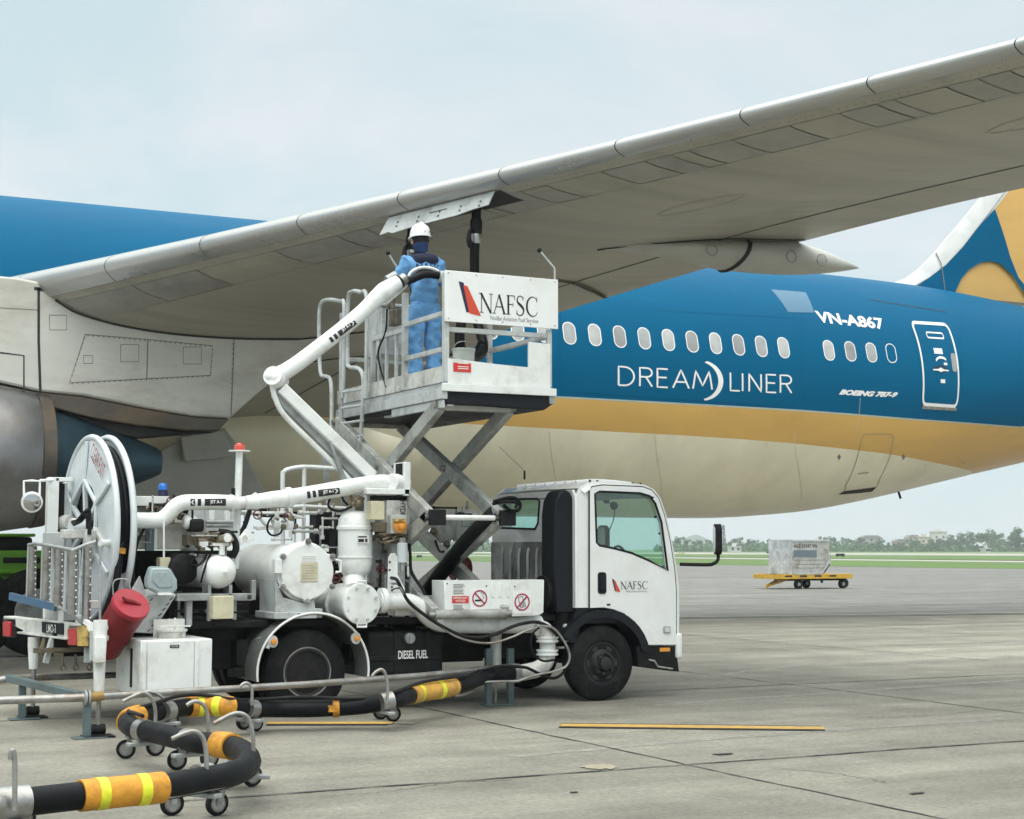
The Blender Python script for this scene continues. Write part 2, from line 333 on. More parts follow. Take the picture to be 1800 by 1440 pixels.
def groundpath(name,pts,wd,z,m,jit=0):
    q=cr([PZ(x,y,0) for x,y in pts],12);mb=MB();vs=[];rr=random.Random(int(pts[0][0]))
    for i,p in enumerate(q):
        d=unit(q[min(i+1,len(q)-1)]-q[max(i-1,0)]);n=np.cross(d,(0,0,1));j_=rr.gauss(0,jit);w_=wd*(1 if not jit else rr.uniform(.3,1))
        vs+=[(*(p+n*(j_-w_))[:2],z),(*(p+n*(j_+w_))[:2],z)]
    mb.add(vs,[(2*i,2*i+2,2*i+3,2*i+1) for i in range(len(q)-1)]);return tag(mb.build(name,m,flat=True,rec=False),None,None,None,'structure')
for k_,pts in enumerate((((1240,1190),(1400,1170),(1800,1128)),((1150,1240),(1400,1222),(1800,1195)),((900,1330),(1300,1296),(1800,1262)),((1210,1130),(1500,1112),(1800,1098)))): groundpath('tyre_mark',pts,.1,.0012+.0003*k_,M['tyremark'],.004)
for pts in (((560,1400),(680,1392),(800,1376),(900,1372)),((1360,1350),(1480,1362),(1560,1378)),((1000,1220),(1120,1214),(1240,1211)),((1500,1262),(1640,1258),(1800,1240))): groundpath('hairline_crack',pts,.006,.0035,M['joint'],.02)
st=MB()
for (x,y,rx,ry) in ((1270,1327,.09,.05),(1010,1394,.03,.03),(1610,1396,.06,.03)):
    c=PZ(x,y);st.prism([(c[0]+rx*(1+.3*sin(3*t+x))*cos(t),c[1]+ry*(1+.3*cos(2*t))*sin(t),.008) for t in np.linspace(0,2*pi,14)[:-1]],(0,0,-.002))
tag(st.build('oil_spots',M['joint']),None,None,None,'structure')
# ================================================================ AIRLINER
plane=thing('airliner',(10,31.4,0),'large blue, gold and cream passenger jet being refuelled under its left wing','airplane')
YA=31.4
FX=[-24,-23.2,-21.8,-19.8,-17,-14,21.3,23.7,25.4,27.2,29,31,34,38,42,43]
FT=[5.0,5.9,6.75,7.55,8.05,8.27,8.27,8.27,8.25,8.2,8.07,7.87,7.55,7.25,6.95,6.85]
FB=[4.6,3.7,3.1,2.65,2.4,2.35,2.35,2.52,2.8,3.17,3.53,3.92,4.6,5.5,6.35,6.6]
FW=[.3,1.15,1.85,2.42,2.78,2.9,2.9,2.86,2.77,2.6,2.38,2.08,1.6,.95,.35,.15]
def smi(x,ys):
    # smooth interpolation (average of linear interpolation over a short window)
    return float(np.mean([np.interp(x+d,FX,ys) for d in (-.7,-.35,0,.35,.7)]))
def fus(X): t=smi(X,FT);b=smi(X,FB);return (t+b)/2,(t-b)/2,smi(X,FW)
def FPt(X,phi,e=0):
    zc,h,wd=fus(X);p=np.array([X,YA-wd*sin(phi),zc-h*cos(phi)])
    n=unit([0,-sin(phi)/wd,-cos(phi)/h]);return p+n*e
def fhit(x,y):
    d=ray(x,y);t=20.
    def g(t):
        p=O_+d*t;zc,h,wd=fus(p[0]);return ((p[1]-YA)/wd)**2+((p[2]-zc)/h)**2-1
    while g(t)>0 and t<60: t+=.05
    lo,hi=t-.05,t
    for _ in range(25):
        m=(lo+hi)/2
        if g(m)>0: lo=m
        else: hi=m
    p=O_+d*hi;zc,h,wd=fus(p[0]);return p[0],atan2(-(p[1]-YA)/wd,-(p[2]-zc)/h)
def phz(X,z): zc,h,wd=fus(X);return acos(max(-1,min(1,(zc-z)/h)))
def zofhit(x,y): X,ph=fhit(x,y);zc,h,wd=fus(X);return X,zc-h*cos(ph)
b1=[zofhit(*p) for p in ((980,698),(1200,710),(1410,722),(1600,737),(1790,751))]
b2=[zofhit(*p) for p in ((760,742),(1000,755),(1250,768),(1400,780),(1560,798),(1650,815),(1712,831))]
def zB1(X): return float(np.interp(X,[a for a,_ in b1],[b for _,b in b1])) if X<b1[-1][0] else b1[-1][1]+.1*(X-b1[-1][0])
def zB2(X):
    if X<b2[-1][0]: return float(np.interp(X,[a for a,_ in b2],[b for _,b in b2]))
    return b2[-1][1]-.35*(X-b2[-1][0])
mb=MB();Xs=sorted(set(list(np.linspace(-24,-14,14))+list(np.linspace(-14,20,24))+list(np.linspace(20,34,50))+list(np.linspace(34,43,12))))
rows=[]
for X in Xs:
    zc,h,wd=fus(X);p2=min(max(phz(X,zB2(X)),.02),2.9);p1=min(max(phz(X,zB1(X)),p2+.02),2.95)
    ph=list(np.linspace(0,p2,13))+list(np.linspace(p2,p1,7))[1:]+list(np.linspace(p1,pi,22))[1:]
    rows.append(ph)
nn=len(rows[0])
for X,ph in zip(Xs,rows):
    for a in ph: mb.v.append(tuple(FPt(X,a)))
    for a in ph[-2:0:-1]: mb.v.append(tuple(FPt(X,-a)))
tot=nn+nn-2
for i in range(len(Xs)-1):
    for k in range(tot):
        kk=k if k<nn-1 else tot-1-k
        m=0 if kk<12 else (1 if kk<18 else 2)
        mb.f.append((i*tot+k,i*tot+(k+1)%tot,(i+1)*tot+(k+1)%tot,(i+1)*tot+k));mb.m.append(m)
mb.f.append(tuple(range(tot)));mb.m.append(2);mb.f.append(tuple((len(Xs)-1)*tot+k for k in range(tot)));mb.m.append(2)
fuse=mb.build('fuselage',[M['cream'],M['gold'],M['blue']],plane,ang=60)
# --- flat marks wrapped on the skin
def ribbon(mb,pts,wd,fn,m=0,closed=False):
    """thin strip following 2-D points (u,v); fn maps to 3-D"""
    P=[np.asarray(p,float) for p in pts];K=len(P);vs=[]
    w_=wd if hasattr(wd,'__len__') else [wd]*K
    for i in range(K):
        a=P[i-1] if (i>0 or closed) else P[i];b=P[(i+1)%K] if (i<K-1 or closed) else P[i]
        d=b-a;d=d/(np.linalg.norm(d)+1e-9);n=np.array([-d[1],d[0]])*w_[i]/2
        vs+=[fn(*(P[i]-n)),fn(*(P[i]+n))]
    fs=[(2*i,2*((i+1)%K),2*((i+1)%K)+1,2*i+1) for i in range(K if closed else K-1)]
    mb.add(vs,fs,m)
def rrect(w,h,r,n=6,cx=0,cy=0):
    o=[]
    for sx,sy,a0 in ((1,1,0),(-1,1,pi/2),(-1,-1,pi),(1,-1,1.5*pi)):
        for k in range(n+1):
            t=a0+pi/2*k/n;o.append((cx+sx*(w/2-r)+r*cos(t),cy+sy*(h/2-r)+r*sin(t)))
    return o
def FA(X0,ph0,e):      # local metres (u along the fuselage, v up the skin) -> skin
    return lambda u,v:FPt(X0+u,ph0+v/2.93,e)
def skinfill(mb,pts,fn,m=0):
    # filled outline split in horizontal bands so that it follows the curve
    bm=bmesh.new();f=bm.faces.new([bm.verts.new((a,b,0)) for a,b in pts]);bmesh.ops.triangulate(bm,faces=[f])
    ys=[b for _,b in pts];y=min(ys)+.06
    while y<max(ys):
        bmesh.ops.bisect_plane(bm,geom=bm.verts[:]+bm.edges[:]+bm.faces[:],plane_co=(0,y,0),plane_no=(0,1,0));y+=.08
    bm.verts.index_update();mb.add([fn(v.co.x,v.co.y) for v in bm.verts],[[v.index for v in f.verts] for f in bm.faces],m);bm.free()
def text2d(s,bold=0,shear=0,space=1):
    cu=bpy.data.curves.new('t','FONT');cu.body=s;cu.offset=bold;cu.shear=shear;cu.space_character=space;cu.resolution_u=4
    o=bpy.data.objects.new('t',cu);C.objects.link(o);dg=bpy.context.evaluated_depsgraph_get()
    me=bpy.data.meshes.new_from_object(o.evaluated_get(dg));bpy.data.objects.remove(o)
    vs=np.array([v.co[:2] for v in me.vertices]);fs=[tuple(p.vertices) for p in me.polygons];bpy.data.meshes.remove(me)
    lo=vs.min(0);hi=vs.max(0);return (vs-lo)/(hi-lo),fs,(hi-lo)[0]/(hi-lo)[1]
def put_text(mb,s,fn,W,Hh,bold=0,shear=0,space=1,m=0,band=0):
    vs,fs,_=text2d(s,bold,shear,space)
    if band:
        bm=bmesh.new();V=[bm.verts.new((a*W,b*Hh,0)) for a,b in vs]
        for f in fs:
            try: bm.faces.new([V[i] for i in f])
            except ValueError: pass
        y=band
        while y<Hh:
            bmesh.ops.bisect_plane(bm,geom=bm.verts[:]+bm.edges[:]+bm.faces[:],plane_co=(0,y,0),plane_no=(0,1,0));y+=band
        bm.verts.index_update();mb.add([fn(v.co.x,v.co.y) for v in bm.verts],[[v.index for v in f.verts] for f in bm.faces],m);bm.free()
    else: mb.add([fn(a*W,b*Hh) for a,b in vs],fs,m)
def aff(p0,p1,p2,W,Hh,e):   # local (u,v) metres: p0 = lower left, p1 = lower right, p2 = upper left, given in (X,phi)
    p0,p1,p2=map(np.array,(p0,p1,p2))
    return lambda u,v:FPt(*(p0+(p1-p0)*u/W+(p2-p0)*v/Hh),e)
# cabin windows
wl=[fhit(*p) for p in ((1001,587),(1377,610))];phw=(wl[0][1]+wl[1][1])/2
pit=(wl[1][0]-wl[0][0])/9
cols=[wl[0][0]+pit*k for k in range(-9,10)]
w2=[fhit(*p) for p in ((1457,617),(1495,619),(1532,622),(1567,624))]
PV=[M['pane']]+[mat('cabin_window_pane_'+n,(v,v*1.01,v),.15,var=.15,scale=4,coat=.5) for n,v in (('bright',.42),('dim',.26))]
def cabin_window(X,ph,blank=False):
    fn=FA(X,ph,.006);mb=MB();ribbon(mb,rrect(.28,.465,.133,6),.021,fn,closed=True);fr=mb.build('window',M['letter'],plane)
    mb=MB();skinfill(mb,rrect(.262,.447,.125,6),FA(X,ph,.004))
    mb.build('pane',M['blue'] if blank else PV[int(X*7)%3],fr)
    return fr
for X in cols: cabin_window(X,phw)
for k,(X,ph) in enumerate(w2):
    cabin_window(X,(phw+ph)/2,k==3)
# DREAM)LINER
def arcp(cx,cy,rx,ry,a0,a1,n=12): return [(cx+rx*cos(a0+(a1-a0)*i/n),cy+ry*sin(a0+(a1-a0)*i/n)) for i in range(n+1)]
DL=[]
def lt(x,*ss):
    for q in ss: DL.append([(x+a,b) for a,b in q])
D_=lambda x:lt(x,[(0,0),(0,33),(10,33)]+arcp(10,16.5,16,16.5,pi/2,-pi/2)+[(0,0)])
R_=lambda x:lt(x,[(0,0),(0,33),(12,33)]+arcp(12,25,8.5,8,pi/2,-pi/2)+[(0,17)],[(10,17),(21,0)])
E_=lambda x:lt(x,[(18,33),(0,33),(0,0),(18,0)],[(0,17.5),(16,17.5)])
D_(0);R_(36);E_(66)
lt(93,[(0,0),(14,33),(28,0)],[(5,11),(23,11)]);lt(128,[(0,0),(5,33),(17,6),(29,33),(34,0)])
lt(195,[(0,33),(0,0),(17,0)]);lt(217,[(0,0),(0,33)]);lt(229,[(0,0),(0,33),(22,0),(22,33)]);E_(261);R_(287)
mb=MB();fn=aff(fhit(1087,677),fhit(1391,691),fhit(1087,645),308,32.5,.007)
for q in DL:
    dd=[]
    for a,b in zip(q[:-1],q[1:]):
        k=max(1,int(hypot(a[0]-b[0],a[1]-b[1])/6))
        dd+=[(a[0]+(b[0]-a[0])*i/k,a[1]+(b[1]-a[1])*i/k) for i in range(k)]
    ribbon(mb,dd+[q[-1]],3.1,fn)
A=arcp(146,16,36,37,1.35,-1.45,20);B=arcp(139,16,34,35,-1.3,1.25,20)
vs=[fn(*a) for a in A]+[fn(*b) for b in B[::-1]];n_=len(A);mb.add(vs,[(i,i+1,n_+i+1,n_+i) for i in range(n_-1)])
mb.build('lettering',M['letter'],plane)
mb=MB();fn=aff(fhit(1438,567),fhit(1556,580),fhit(1431,546),1.75,.36,.007);put_text(mb,'VN-A867',fn,1.75,.36,bold=.035,band=.08);mb.build('registration_mark',M['letter'],plane)
mb=MB();fn=aff(fhit(1474,694),fhit(1577,699),fhit(1475,684),1.6,.19,.007);put_text(mb,'BOEING 787-9',fn,1.6,.19,bold=.06,shear=.45,band=.08);mb.build('type_mark',M['letter'],plane)
# repainted patch and seams
def hitpoly(mb,pts,e,m=0):
    h=[fhit(*p) for p in pts];X0=h[0][0];p0=h[0][1];skinfill(mb,[(a-X0,(b-p0)*2.93) for a,b in h],FA(X0,p0,e),m)
def hitline(mb,pts,wd,e=.004,m=0):
    h=[fhit(*p) for p in pts];X0=h[0][0];p0=h[0][1];q=[(a-X0,(b-p0)*2.93) for a,b in h];dd=[]
    for a,b in zip(q[:-1],q[1:]):
        k=max(1,int(hypot(a[0]-b[0],a[1]-b[1])/.15));dd+=[(a[0]+(b[0]-a[0])*i/k,a[1]+(b[1]-a[1])*i/k) for i in range(k)]
    ribbon(mb,dd+[q[-1]],wd,FA(X0,p0,e),m)
M['bluepatch']=mat('faded_blue_patch',(.005,.118,.232),.3,var=.05,coat=.3)
mb=MB();hitpoly(mb,[(1355,509),(1416,514),(1431,550),(1385,549)],.004);mb.build('paint_patch',M['bluepatch'],plane)
M['blueseam']=mat('dark_blue_seam',(.003,.03,.06),.6)
mb=MB();hitline(mb,[(1528,527),(1665,549)],.035);mb.build('skin_joint',M['blueseam'],plane)
# thin pale pinstripe where blue meets gold
M['pin']=mat('pale_pinstripe',(.42,.5,.45),.4)
mb=MB();xs=np.linspace(8,32.5,60);ribbon(mb,[(x,phz(x,zB1(x))*2.93) for x in xs],.035,lambda u,v:FPt(u,v/2.93,.003));mb.build('pinstripe',M['pin'],plane)
M['skinseam']=mat('soft_skin_seam',(.36,.3,.18),.6);M['paleseam']=mat('pale_skin_seam',(.58,.52,.37),.6)
mb=MB()
for xp in (965,1150,1395): hitline(mb,[(xp,760),(xp+4,800),(xp+12,850),(xp+14,880)],.012,.003)
hitline(mb,[(1505,760),(1512,700)],.012,.003)
mb.build('skin_joint',M['paleseam'],plane)
M['bluefaint']=mat('faint_blue_joint',(.0,.075,.165),.5,spec=.1)
mb=MB()
for xp in (985,1410,1690): hitline(mb,[(xp,548),(xp-2,600),(xp-1,660),(xp+2,700)],.012,.003)
hitline(mb,[(1130,545),(1340,556),(1420,562)],.01,.003);hitline(mb,[(1010,690),(1400,716)],.01,.003)
mb.build('skin_joint',M['bluefaint'],plane)
# rear passenger door
dtl,dtr,dbr,dbl=[fhit(*p) for p in ((1601,567),(1664,571),(1681,715),(1621,711))]
def DP(u,v,e=.01):   # u,v in 0..1 over the door
    a=np.array(dbl)*(1-u)*(1-v)+np.array(dbr)*u*(1-v)+np.array(dtl)*(1-u)*v+np.array(dtr)*u*v;return FPt(a[0],a[1],e)
def rr01(x0,x1,y0,y1,r,asp=.55):
    return [(x0+r/asp*.55 if 0 else a,b) for a,b in rrect(x1-x0,y1-y0,r,5,(x0+x1)/2,(y0+y1)/2)]
def dense(q,s):
    o=[]
    for a,b in zip(q,q[1:]+q[:1]):
        k=max(1,int(hypot(a[0]-b[0],a[1]-b[1])/s));o+=[(a[0]+(b[0]-a[0])*i/k,a[1]+(b[1]-a[1])*i/k) for i in range(k)]
    return o
mb=MB();ribbon(mb,dense(rr01(0,1,0,1,.09),.06),.045,lambda u,v:DP(u,v,.012),closed=True);door=mb.build('cabin_door',M['letter'],plane)
def dfill(name,q,m,e):
    bm=bmesh.new();f=bm.faces.new([bm.verts.new((a,b,0)) for a,b in q]);bmesh.ops.triangulate(bm,faces=[f])
    for y in np.arange(.03,1,.05): bmesh.ops.bisect_plane(bm,geom=bm.verts[:]+bm.edges[:]+bm.faces[:],plane_co=(0,y,0),plane_no=(0,1,0))
    bm.verts.index_update();mb=MB();mb.add([DP(v.co.x,v.co.y,e) for v in bm.verts],[[v.index for v in f.verts] for f in bm.faces]);bm.free();return mb.build(name,m,door)
dfill('door_panel',rr01(0,1,0,1,.09),M['blue'],.006)
mb=MB();ribbon(mb,rr01(.3,.76,.8,.87,.03),.02,lambda u,v:DP(u,v,.012),closed=True);mb.build('latch_window',M['letter'],door)
dfill('placard',[(.38,.6),(.62,.6),(.62,.67),(.38,.67)],M['letter'],.012)
mb=MB();ribbon(mb,arcp(.55,.5,.16,.06,2.9,.6,8),.03,lambda u,v:DP(u,v,.012));put=mb.build('placard',M['letter'],door)
dfill('placard',[(.6,.47),(.7,.47),(.7,.5),(.6,.5)],M['letter'],.012)
dfill('handle_recess',[(.5+.2*cos(t),.42+.045*sin(t)) for t in np.linspace(0,2*pi,17)[:-1]],M['blueseam'],.01)
dfill('door_handle',[(.28,.415),(.42,.42),(.5,.44),(.58,.42),(.72,.415),(.72,.4),(.58,.4),(.5,.385),(.42,.4),(.28,.4)],M['letter'],.016)
dfill('placard',[(.48,.26),(.61,.26),(.61,.305),(.48,.305)],M['letter'],.012)
dfill('door_window',rr01(.83,.97,.4,.62,.05),M['pane'],.012)
mb=MB();mb.add([DP(0,-.05,.02),DP(1,-.05,.02),DP(1,-.015,.02),DP(0,-.015,.02)],[(0,1,2,3)]);mb.build('scuff_plate',M['steel'],door)
# belly cargo door
mb=MB();hitline(mb,[(1484,864),(1487,852),(1508,800),(1514,772),(1520,763),(1566,763),(1571,770),(1565,800),(1548,838),(1540,857)],.022,.006);hitline(mb,[(1508,833),(1527,830)],.03,.006)
cd=mb.build('cargo_door',M['skinseam'],plane)
mb=MB();hitpoly(mb,[(1474,869),(1484,863),(1541,856),(1532,864)],.01);mb.build('scuff_plate',M['seam'],cd)
mb=MB()
for p in ((1475,803),(1588,803)):
    mb=MB();hitpoly(mb,[(p[0]-3,p[1]),(p[0],p[1]-5),(p[0]+3,p[1]),(p[0],p[1]+6)],.01);mb.build('drain_fitting',M['seamgrey'],plane)
a=fhit(1600,858);q=FPt(a[0],.12,0);mb=MB();mb.bar(q,q+np.array([.06,0,-.16]),.02,.06,(1,0,0));mb.build('drain_mast',M['black'],plane)
# fin
FY=YA
def fp(x,y,e=0): p=PY(x,y,FY-.17-e);return p
fb=MB()
out_=[(1540,512),(1566,499),(1592,489),(1614,473),(1640,446),(1682,397),(1722,348),(1745,320)]
LEp=[PY(x,y,FY) for x,y in out_]
d=LEp[-1]-LEp[-3];top=LEp[-1]+d*((17-LEp[-1][2])/d[2])
LEp.append(top);zt=[p[2] for p in LEp]
secs=[];FC=(.004,.01,.02,.035,.055,.08,.11,.15,.2,.27,.35,.45,.6,.8,1)
for p in LEp:
    te=np.interp(p[2],[7.5,17],[40.5,43.5]);ch=te-p[0];th=min(.42,.06*ch)
    secs.append([(p[0]+ch*c,s*th*(1.35*sqrt(c)*(1-c)**.8+ .02),p[2]) for c,s in [(0,0)]+[(q,1) for q in FC]+[(q,-1) for q in FC[::-1]]])
k=len(secs[0]);fb.v=[(x,FY+y,z) for s_ in secs for x,y,z in s_]
for i in range(len(secs)-1):
    for j in range(k): fb.f.append((i*k+j,i*k+(j+1)%k,(i+1)*k+(j+1)%k,(i+1)*k+j))
fb.f.append(tuple(range(k-1,-1,-1)));fb.f.append(tuple((len(secs)-1)*k+j for j in range(k)));fb.m=[1 if (i_<len(fb.f)-2 and (i_%k<5 or i_%k>=k-5)) else 0 for i_ in range(len(fb.f))]
fin=fb.build('fin',[M['gold'],M['finwhite']],plane,ang=50)
def fsurf(p,e):   # push a point of the plane Y=FY onto the near face of the fin
    x,_,z=p;lx=np.interp(z,zt,[q[0] for q in LEp]);te=np.interp(z,[7.5,17],[40.5,43.5]);ch=te-lx;c=min(max((x-lx)/ch,0),1);th=min(.42,.06*ch)
    return np.array([x,FY-th*(1.35*sqrt(c)*(1-c)**.8+.02)-e,z])
def finpoly(name,pts,m,e):
    P=[PY(x,y,FY) for x,y in pts];bm=bmesh.new();f=bm.faces.new([bm.verts.new((p[0],p[2],0)) for p in P]);bmesh.ops.triangulate(bm,faces=[f])
    for no,(lo,hi) in (((1,0,0),(26,45)),((0,1,0),(6,18))):
        for y in np.arange(lo,hi,.3): bmesh.ops.bisect_plane(bm,geom=bm.verts[:]+bm.edges[:]+bm.faces[:],plane_co=(no[0]*y,no[1]*y,0),plane_no=no)
    bm.verts.index_update();mb=MB();mb.add([fsurf((v.co.x,0,v.co.y),e) for v in bm.verts],[[v.index for v in f.verts] for f in bm.faces]);bm.free();return mb.build(name,m,fin,flat=False)
finpoly('leading_edge_band',[(1540,512),(1566,499),(1592,489),(1614,473),(1640,446),(1682,397),(1722,348),(1745,320),(1820,225),(1845,235),(1768,325),(1712,400),(1684,436),(1655,467),(1625,490),(1590,510)],M['finwhite'],.05)
finpoly('livery_shape',[(1590,514),(1625,490),(1655,467),(1684,436),(1712,400),(1739,370),(1746,395),(1753,420),(1762,455),(1775,490),(1800,524),(1830,545),(1835,570),(1815,556),(1788,522),(1765,487),(1745,467),(1730,462),(1712,464),(1692,476),(1678,492),(1667,514),(1662,530)],M['blue'],.075)
mb=MB();ribbon(mb,[(PY(x,y,FY)[0],PY(x,y,FY)[2]) for x,y in ((1640,446),(1645,465),(1647,490),(1648,515))],.03,lambda u,v:fsurf((u,0,v),.09));mb.build('hinge_line',M['seamgrey'],fin)
# ---------------------------------------------------------------- WING
SW=.62
def LX(Y): return 7.55+SW*(16.5-Y)
def TX(Y): return float(np.interp(Y,[2.5,14.36,16.5,22.4,24,29.5],[18.6,14.15,13.4,11.35,11.3,11.75]))
def lehit(x,y):   # photo point on the leading-edge line
    d=ray(x,y);k=d[0]/d[1];Y=(7.55+SW*16.5)/(k+SW);return Y,O_[2]+d[2]/d[1]*Y
LE=[lehit(*p) for p in ((30,483),(185,448),(350,410),(523,371),(700,331),(878,286),(1082,235),(1302,178),(1525,121),(1785,54))]
LEs=sorted(LE);pc=np.polyfit([a for a,_ in LEs],[b for _,b in LEs],3)
YL=list(np.linspace(LEs[0][0],LEs[-1][0],40));ZL=[float(np.polyval(pc,y))-.13 for y in YL]
print('LE residual',[round(float(np.polyval(pc,a)-b_),3) for a,b_ in LEs])
sl1=(ZL[-1]-ZL[-12])/(YL[-1]-YL[-12])
sl0=(ZL[1]-ZL[0])/(YL[1]-YL[0])
def LZ(Y):
    if Y>YL[-1]: return ZL[-1]+sl1*(Y-YL[-1])
    if Y<YL[0]: return ZL[0]+sl0*(Y-YL[0])*1.05
    return float(np.interp(Y,YL,ZL))
def tez(x,y): # height of photo point on the trailing-edge line
    d=ray(x,y);lo,hi=2.5,29.5
    for _ in range(40):
        m=(lo+hi)/2
        if TX(m)/m> d[0]/d[1]: lo=m
        else: hi=m
    return m,H+d[2]/d[1]*m
TE=sorted([tez(*p) for p in ((1800,331),(1600,376),(1455,411),(1265,467),(1070,522),(960,556),(652,728))])
pt_=np.polyfit([a for a,_ in TE],[b for _,b in TE],3);print('TE residual',[round(float(np.polyval(pt_,a)-b_),3) for a,b_ in TE])
YT=list(np.linspace(TE[0][0],TE[-1][0],40));ZT=[float(np.polyval(pt_,y)) for y in YT]
def TZ(Y):
    if Y<YT[0]: return ZT[0]+(ZT[0]-ZT[1])/(YT[0]-YT[1])*(Y-YT[0])
    return float(np.interp(Y,YT,ZT))
def foil(c): return 5*(.2969*sqrt(max(c,0))-.126*c-.3516*c*c+.2843*c**3-.1036*c**4)
def tck(Y): return float(np.interp(Y,[2.5,11,16.5,22,29],[.085,.095,.105,.125,.14]))
def Wp(Y,c,s,e=0):   # s=+1 upper, -1 lower skin
    lx,tx=LX(Y),TX(Y);ch=tx-lx;t=tck(Y)*ch
    k=.75 if s>0 else float(np.interp(Y,[17,21.5],[1.0,1.3]))*float(np.interp(c,[0,.06,1],[.8,1,1]))
    if s<0: k*=float(np.interp(c,[0,.5,.8,1],[1,1,.6,1]))
    z=LZ(Y)+(TZ(Y)-LZ(Y))*c+s*k*t*foil(c)+ (0.004 if s>0 else 0)
    return np.array([lx+ch*c,Y,z+s*e])
cs=[1,.97,.9,.8,.7,.6,.5,.4,.3,.22,.15,.1,.06,.035,.018,.008,.002]
cl=[0,.002,.006,.012,.02,.03,.04,.05,.06,.07,.085,.1,.115,.13,.15,.18,.22,.26,.3,.35,.4,.5,.6,.7,.8,.9,.97,1]
Ysec=list(np.linspace(29.5,2.5,110));mb=MB()
for Y in Ysec: mb.v+= [tuple(Wp(Y,c,1)) for c in cs]+[tuple(Wp(Y,c,-1)) for c in cl]
k=len(cs)+len(cl)
for i in range(len(Ysec)-1):
    for j in range(k-1): mb.f.append((i*k+j,i*k+j+1,(i+1)*k+j+1,(i+1)*k+j))
mb.f.append(tuple(range(k)));mb.f.append(tuple((len(Ysec)-1)*k+j for j in range(k)));mb.m=[0]*len(mb.f)
wing=mb.build('wing',M['wing'],plane,ang=50)
def wy(xp,c,s=-1):   # spanwise position where the chord fraction c appears at photo column xp
    lo,hi=3.,29.5
    for _ in range(40):
        m=(lo+hi)/2
        if proj(Wp(m,c,s))[0]>xp: lo=m
        else: hi=m
    return m
def nose(Y,e):  # slat nose profile
    q=[(c,1) for c in (.13,.1,.07,.045,.028,.016,.008,.003)]+[(c,-1) for c in (0,.0015,.004,.007,.011,.016,.022)]
    P=[Wp(Y,c,s) for c,s in q];o=[]
    for i,p in enumerate(P):
        a=P[max(i-1,0)];b=P[min(i+1,len(P)-1)];d=b-a;n=unit((-d[2],0,d[0]));n=n if i<0 else n
        if np.dot(n,(-1,0,0))<0 and i in (7,8): n=-n
        # outward: away from the chord centre
        cc=Wp(Y,.2,1)*.5+Wp(Y,.2,-1)*.5
        if np.dot(n,p-cc)<0: n=-n
        o.append(p+n*e)
    return o
seamY=[wy(x,0) for x in (30,185,352,523,700,878,1082,1302,1525,1785)]
seamY=[27.8,25.4]+seamY[0:]+[seamY[-1]-1.9,seamY[-1]-3.9,5.3,3.1]
seamY=sorted(set(seamY),reverse=True)
for ya,yb in zip(seamY[:-1],seamY[1:]):
    mb=MB();YY=np.linspace(ya-.006,yb+.006,6);kk=15
    for Y in YY: mb.v+=[tuple(p) for p in nose(Y,.014)]
    for i in range(5):
        for j in range(kk-1): mb.f.append((i*kk+j,i*kk+j+1,(i+1)*kk+j+1,(i+1)*kk+j))
    for i in range(6): mb.v+=[tuple(p) for p in (nose(YY[i],-.002)[0],nose(YY[i],-.002)[-1])]
    o=6*kk
    for i in range(5): mb.f+= [(i*kk,(i+1)*kk,o+2*i+2,o+2*i),(i*kk+kk-1,(i+1)*kk+kk-1,o+2*i+3,o+2*i+1)]
    mb.m=[0]*len(mb.f);mb.build('slat',M['slat'],wing,ang=60)
mb=MB()
for Y in seamY[1:-1]:
    a=nose(Y-.0045,.0152);b=nose(Y+.0045,.0152);mb.add(a+b,[(j,j+1,15+j+1,15+j) for j in range(14)])
mb.build('slat_joint',M['seam'],wing)
def wl_(mb,pts,wd,e=.006,m=0,s=-1,n=10):   # strip on the lower skin, points are (Y, chord fraction), width in metres
    P=[]
    for a,b in zip(pts[:-1],pts[1:]): P+=[(a[0]+(b[0]-a[0])*i/n,a[1]+(b[1]-a[1])*i/n) for i in range(n)]
    P.append(pts[-1]);P3=[Wp(Y,c,s,e) for Y,c in P];vs=[]
    for i in range(len(P3)):
        d=unit(P3[min(i+1,len(P3)-1)]-P3[max(i-1,0)]);nn_=unit(np.cross(d,(0,0,1)))*wd/2
        vs+=[P3[i]-nn_,P3[i]+nn_]
    mb.add(vs,[(2*i,2*i+1,2*i+3,2*i+2) for i in range(len(P3)-1)],m)
# flap and spoiler gaps on the underside
mb=MB()
hl=[(3,.74),(10,.74),(16.5,.76),(21.5,.79),(24,.8),(28.3,.8)]
wl_(mb,hl,.035)
wl_(mb,[(3,.0225),(28,.0225)],.012,n=60)
mb.build('flap_gap',M['seam'],wing)
